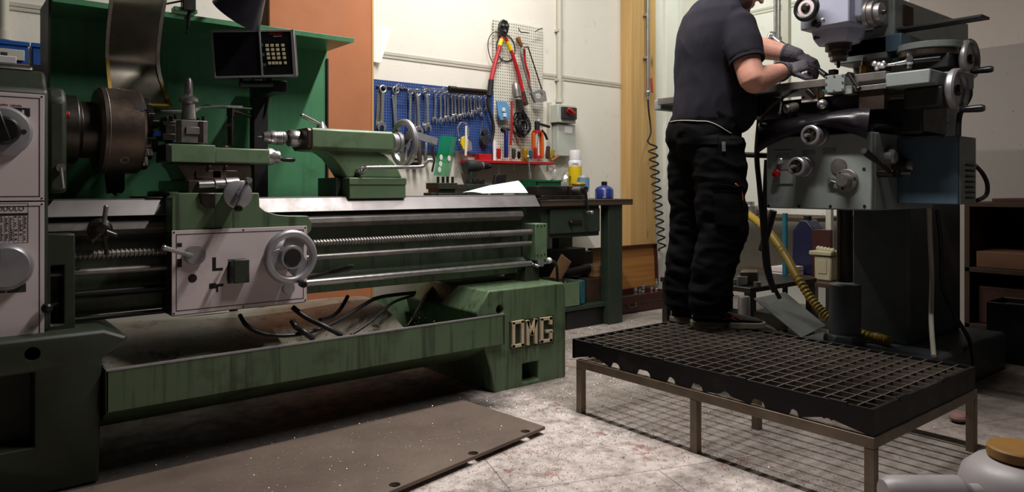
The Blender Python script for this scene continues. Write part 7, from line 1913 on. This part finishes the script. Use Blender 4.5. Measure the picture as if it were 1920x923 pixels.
# yellow corrugated hose
P = spline([at(1375, 388, x=4.3), at(1400, 400, x=4.2), at(1440, 434, x=4.0), at(1472, 478, x=3.9), at(1500, 528, x=3.80), at(1530, 572, x=3.775), at(1566, 604, x=3.765), Vector((3.755, 1.72, .232)), at(1640, 632, z=.232), at(1668, 640, z=.232)], 14)
Q = [P[0]]
for p in P[1:]:
    if (p-Q[-1]).length > .008: Q.append(p)
simple(MB().tube(Q, [.026 if i % 2 else .021 for i in range(len(Q))], 12), 'corrugated_hose', 'yellow_dim', 'yellow corrugated hose curving down behind the milling machine', 'hose')
# things standing on a second low table behind the elevating screw
r = thing('low_table', 'low dark table under the cream container behind the mill', 'table', (4.75, 2.6, 0))
MB().box((4.62, 2.0, .33), (5.15, 3.3, .36)).build('top', 'wood_dark', r, .003)
for x in (4.63, 5.10):
    for y in (2.02, 3.24): MB().box((x, y, 0), (x+.04, y+.04, .33)).build('leg', 'wood_dark', r)
x_ = 4.72
a = at(1521, 470, x=x_); b = at(1558, 541, x=x_); zb = .3605
cc = thing('cream_container', 'cream plastic container with crumpled open top standing behind the mill', 'container', (x_, (a.y+b.y)/2, zb))
MB().box((x_, b.y, zb), (x_+.16, a.y-.02, a.z-.03)).build('body', 'cream_plastic', cc, .012)
m = MB(); m.box((x_-.012, b.y-.006, a.z-.03), (x_+.17, a.y+.012, a.z)); 
for i in range(5): m.sphere((x_+.02+.03*i, b.y+.04*i, a.z+.004), .022, n=8)
m.build('rim', 'cream_plastic', cc, .006)
MB().box((x_-.004, b.y+.03, zb+.05), (x_, a.y-.05, a.z-.06)).build('side_rib', 'cream_plastic', cc, .002)
a = at(1492, 412, x=5.0); b = at(1532, 490, x=5.0)
cc = thing('blue_canister', 'dark blue canister standing behind the cream container', 'canister', (5.0, (a.y+b.y)/2, zb))
MB().prism([(b.y, zb), (b.y, a.z-.06), (b.y+.05, a.z), (a.y-.06, a.z), (a.y, a.z-.08), (a.y, zb)], 'yz', 4.95, 5.10).build('body', 'navy', cc, .01)
MB().cyl((5.02, (a.y+b.y)/2, a.z), (5.02, (a.y+b.y)/2, a.z+.03), .03).build('cap', 'black_plastic', cc)
a = at(1522, 430, x=4.9); b = at(1556, 470, x=4.9); simple(MB().box((4.905, b.y, zb), (4.945, a.y, a.z)), 'red_box', 'leather', 'dim red box beside the dark blue canister', 'box', bevel=.003)
a = at(1470, 495, x=4.95); b = at(1452, 480, x=4.95); 
for i, (v, lab) in enumerate(((497, 'lower white board stack piece behind the yellow hose'), (490, 'upper white board stack piece behind the yellow hose'))):
    z = zb+.001+.035*i+.12*0; simple(MB().box((4.7, at(1476, v, x=4.7).y, z), (4.92, at(1440, v, x=4.7).y, z+.03)), 'white_board', 'white_panel', lab, 'board', 'white boards behind the hose')
simple(MB().cyl((4.585, at(1472, 500, x=4.585).y, 0), (4.585, at(1472, 500, x=4.585).y, at(1472, 400, x=4.585).z), .018), 'teal_post', 'teal', 'teal upright post behind the yellow hose', 'post')
a = at(1553, 400, x=4.85); simple(MB().box((5.2, at(1558, 400, x=5.2).y, .3605 if False else 0), (5.24, at(1548, 400, x=5.2).y, 1.0)), 'pale_upright', 'conduit', 'thin pale upright beside the mill column', 'upright')
# workbench against the right wall behind the worker
r = thing('wall_bench', 'low bench with small metal parts at the right wall behind the worker', 'workbench', (5.3, 3.3, 0))
zt4 = at(1400, 405, x=5.15).z
MB().box((5.15, 2.75, zt4-.03), (5.76, 4.0, zt4)).build('top', 'wood_dark', r, .003)
for y in (2.77, 3.92): MB().box((5.18, y, 0), (5.23, y+.05, zt4-.03)).build('leg', 'steel_dark', r); MB().box((5.68, y, 0), (5.73, y+.05, zt4-.03)).build('leg', 'steel_dark', r)
for i, (u, v, s_, mt, lab) in enumerate(((1405, 378, .07, 'steel', 'round steel part on the right wall bench'), (1432, 365, .04, 'steel_dull', 'long steel bar lying on the right wall bench'), (1398, 385, .05, 'steel_dark', 'dark steel part at the front of the right wall bench'), (1425, 392, .05, 'chrome', 'bright steel part at the right on the wall bench'))):
    q = at(u, v, x=5.3+.05*i); simple(MB().lathe([(s_*.4, 0), (s_, .004), (s_, s_*1.1), (s_*.6, s_*1.2), (s_*.6, s_*1.6)], (q.x, q.y, zt4+.0006), (0, 0, 1), 20), 'turned_part', mt, lab, 'part', 'turned parts on the wall bench')
# bins and boards at the far right
r = thing('storage_rack', 'dark brown rack with cardboard boxes at the right wall', 'rack', (5.3, 1.3, 0))
xr0 = 5.05; zt5 = at(1900, 380, x=xr0).z
y0, y1 = .75, 1.72
for z in (zt5-.03, .47, .12): MB().box((xr0, y0, z), (5.75, y1, z+.03)).build('shelf_board', 'wood_dark', r, .003)
for y in (y0, y1-.03): MB().box((xr0, y, 0), (5.75, y+.03, zt5-.03)).build('side_panel', 'wood_dark', r, .002)
MB().box((5.72, y0, 0), (5.75, y1, zt5-.03)).build('back_panel', 'wood_dark', r)
simple(MB().box((xr0+.1, y0+.02, zt5+.001), (5.6, y1-.12, zt5+.022)), 'loose_board', 'brown_box', 'loose brown board lying on top of the dark rack', 'board', bevel=.003)
a = at(1815, 470, x=xr0+.02); b = at(1925, 525, x=xr0+.02)
simple(MB().box((xr0+.02, y0+.06, .501), (5.6, y1-.06, a.z)), 'cardboard_box', 'cardboard_shaded', 'wide flat cardboard box in the middle of the dark rack', 'box', bevel=.004)
simple(MB().box((xr0+.06, y0+.06, .151), (5.6, y0+.5, .42)), 'grey_crate', 'dark_grey', 'grey crate at the bottom right of the dark rack', 'crate', bevel=.006)
simple(MB().box((xr0+.06, y0+.55, .151), (5.6, y1-.06, .38)), 'brown_crate', 'brown_box', 'brown crate at the bottom left of the dark rack', 'crate', bevel=.006)
for i, (ya_, yb_, lab) in enumerate(((.78, 1.13, 'black plastic bin at the right in front of the rack'), (1.16, 1.50, 'black plastic bin at the left in front of the rack'))):
    r = thing('plastic_bin', lab, 'bin', (4.88, (ya_+yb_)/2, 0), 'bins before the rack'); z1 = .34; t = .008; m = MB()
    for b_ in (((4.74, ya_, .0), (5.02, yb_, t)), ((4.74, ya_, 0), (4.74+t, yb_, z1)), ((5.02-t, ya_, 0), (5.02, yb_, z1)), ((4.74, ya_, 0), (5.02, ya_+t, z1)), ((4.74, yb_-t, 0), (5.02, yb_, z1))): m.box(*b_)
    m.build('body', 'black_plastic', r, .003)
    MB().box((4.75, ya_+.012, z1-.06), (5.01, yb_-.012, z1-.03)).build('contents', 'scrap', r)
mk('rag_pink', '#8d6a62', rough=.9, var=.2)
# pink rag on the floor under the pallet
q = at(1797, 783, z=.02); m = MB(); m.sphere((q.x, q.y, .022), .04, (1.1, .9, .5), 12); simple(m, 'crumpled_rag', 'rag_pink', 'small pinkish crumpled rag on the floor behind the right stand leg', 'rag')

# ---- white jug and bottle in the foreground corner
DJ = 1.90
c = at(1900, 900, d=DJ); zt6 = at(1895, 838, d=DJ).z; Rj = (1912-1812)/FPX*DJ
b0 = Vector((at(1912, 880, d=DJ).x, at(1912, 880, d=DJ).y, .0005)); hc = zt6-b0.z
zsh = at(1850, 860, d=DJ).z
r = thing('white_jug', 'white plastic jug with orange-brown lid in the near right corner', 'jug', b0)
MB().lathe([(Rj*.95, 0), (Rj, .01), (Rj, zsh*.74), (Rj*.93, zsh*.86), (Rj*.72, zsh*.96), (Rj*.45, zsh), (Rj*.45, hc*.93)], b0, (0, 0, 1), 36).build('body', 'white_plastic_shaded', r)
mk('lid_orange', '#85602a', rough=.5, var=.1)
MB().lathe([(Rj*.50, hc*.905), (Rj*.53, hc*.915), (Rj*.53, hc*.985), (Rj*.5, hc), (0, hc)], b0, (0, 0, 1), 32).build('lid', 'lid_orange', r)
DB = 1.80; Rl = .045
p = at(1655, 925, d=DB); q = at(1822, 925, d=DB); zc7 = at(1700, 893, d=DB).z-Rl
p.z = q.z = zc7; d = q-p; L_ = d.length
# the bottle lies on a low white box
r = thing('white_bottle', 'white plastic bottle lying beside the jug in the near right corner', 'bottle', ((p.x+q.x)/2, (p.y+q.y)/2, zc7-Rl))
MB().lathe([(0, 0), (Rl*.75, .002), (Rl, .02), (Rl, L_*.45), (Rl*.96, L_*.5), (Rl, L_*.55), (Rl, L_*.85), (Rl*.5, L_*.97), (Rl*.5, L_)], p, d, 32).build('body', 'white_plastic_shaded', r)
MB().lathe([(Rl*.55, L_*.97), (Rl*.55, L_*1.08), (0, L_*1.08)], p, d, 24).build('cap', 'white_plastic_shaded', r)
ct = (p+q)/2; dn = d.normalized(); sd = Vector((-dn.y, dn.x, 0))
m = MB(); M = Matrix((dn, sd, up)).transposed().to_4x4(); M.translation = ct
h0 = zc7-Rl-.001
m.box((-L_*.52, -.09, -ct.z+.0005), (L_*.45, .09, -Rl-.001), M); simple(m, 'white_carton', 'white_panel', 'white carton under the lying bottle in the near right corner', 'carton', bevel=.004)

# ================================================================== METAL CHIPS
def chips(name, label, spots, n, mat, size=(.002, .006)):
    random.seed(hash(name) % 1000 if False else 17+n)
    bm = bmesh.new()
    for i in range(n):
        k = random.choices(range(len(spots)), [s[5] for s in spots])[0]; cx, cy, sx, sy, z, _ = spots[k]
        x = random.gauss(cx, sx); y = random.gauss(cy, sy); s_ = random.uniform(*size); zz = z(x, y) if callable(z) else z
        if zz is None: continue
        t = random.uniform(0, 2*pi); a = Vector((cos(t), sin(t), random.uniform(-.2, .5)))*s_; b = Vector((-sin(t), cos(t), random.uniform(-.2, .6)))*s_*.45
        o = Vector((x, y, zz+.0012+s_*.25))
        vs = [bm.verts.new(o-a-b*.5), bm.verts.new(o+b), bm.verts.new(o+a-b*.5), bm.verts.new(o+Vector((0, 0, s_*.35)))]
        for f in ((0, 1, 3), (1, 2, 3), (2, 0, 3), (0, 2, 1)): bm.faces.new([vs[j] for j in f])
    me = bpy.data.meshes.new(name); bm.to_mesh(me); bm.free(); me.materials.append(MAT[mat]); o = bpy.data.objects.new(name, me); C.objects.link(o)
    ORG[o.name] = Vector((0, 0, 0)); tag(o, label, 'metal chips', None, 'stuff'); return o
mk('chip_bright', '#c9c7c4', rough=.3, metal=.7, var=.3)
mk('chip_dark', '#3a332e', rough=.5, metal=.4, var=.4)
mk('chip_gold', '#9a8a4c', rough=.35, metal=.8, var=.3)
inbase = lambda x, y: None if (2.05 < x < 2.62 and y > BF-.01) or (.3 < x < 2.1 and False) else 0.0
chips('metal_chips', 'bright metal chips strewn over the floor around the lathe foot and bench', [(2.3, 2.5, .35, .16, inbase, 3), (1.75, 2.02, .4, .10, inbase, 2.0), (2.9, 3.1, .4, .35, inbase, 4), (3.6, 3.5, .35, .25, inbase, 3), (2.7, 2.2, .5, .5, inbase, 2), (1.1, 2.66, .5, .10, inbase, 1.2)], 5800, 'chip_bright', (.0012, .0042))
chips('metal_chips', 'dark metal chips and grit strewn over the floor in front of the lathe', [(1.9, 2.0, .5, .3, inbase, 3), (2.5, 1.7, .4, .5, inbase, 3), (2.3, 2.5, .4, .2, inbase, 2), (2.26, 1.5, .05, .5, inbase, 2)], 3000, 'chip_dark', (.0012, .0045))
def on_plate(x, y):
    q = Vector((x, y, 0))-Vector((FP_A.x, FP_A.y, 0)); a = q.dot(FP_N); b = q.dot(FP_D)
    return zpl if .02 < a < 2.3 and .02 < b < .6 else None
chips('metal_chips', 'bright metal chips lying on the brown floor plate', [(1.3, 2.35, .45, .2, on_plate, 1)], 1100, 'chip_bright', (.0010, .003))
chips('metal_chips', 'golden metal chips lying in the chip tray under the bed', [(1.35, yt+.24, .25, .06, lambda x, y: liner(x, y)+.003, 2), (1.0, yt+.14, .3, .04, lambda x, y: liner(x, y)+.003, 1)], 1400, 'chip_gold', (.0015, .004))
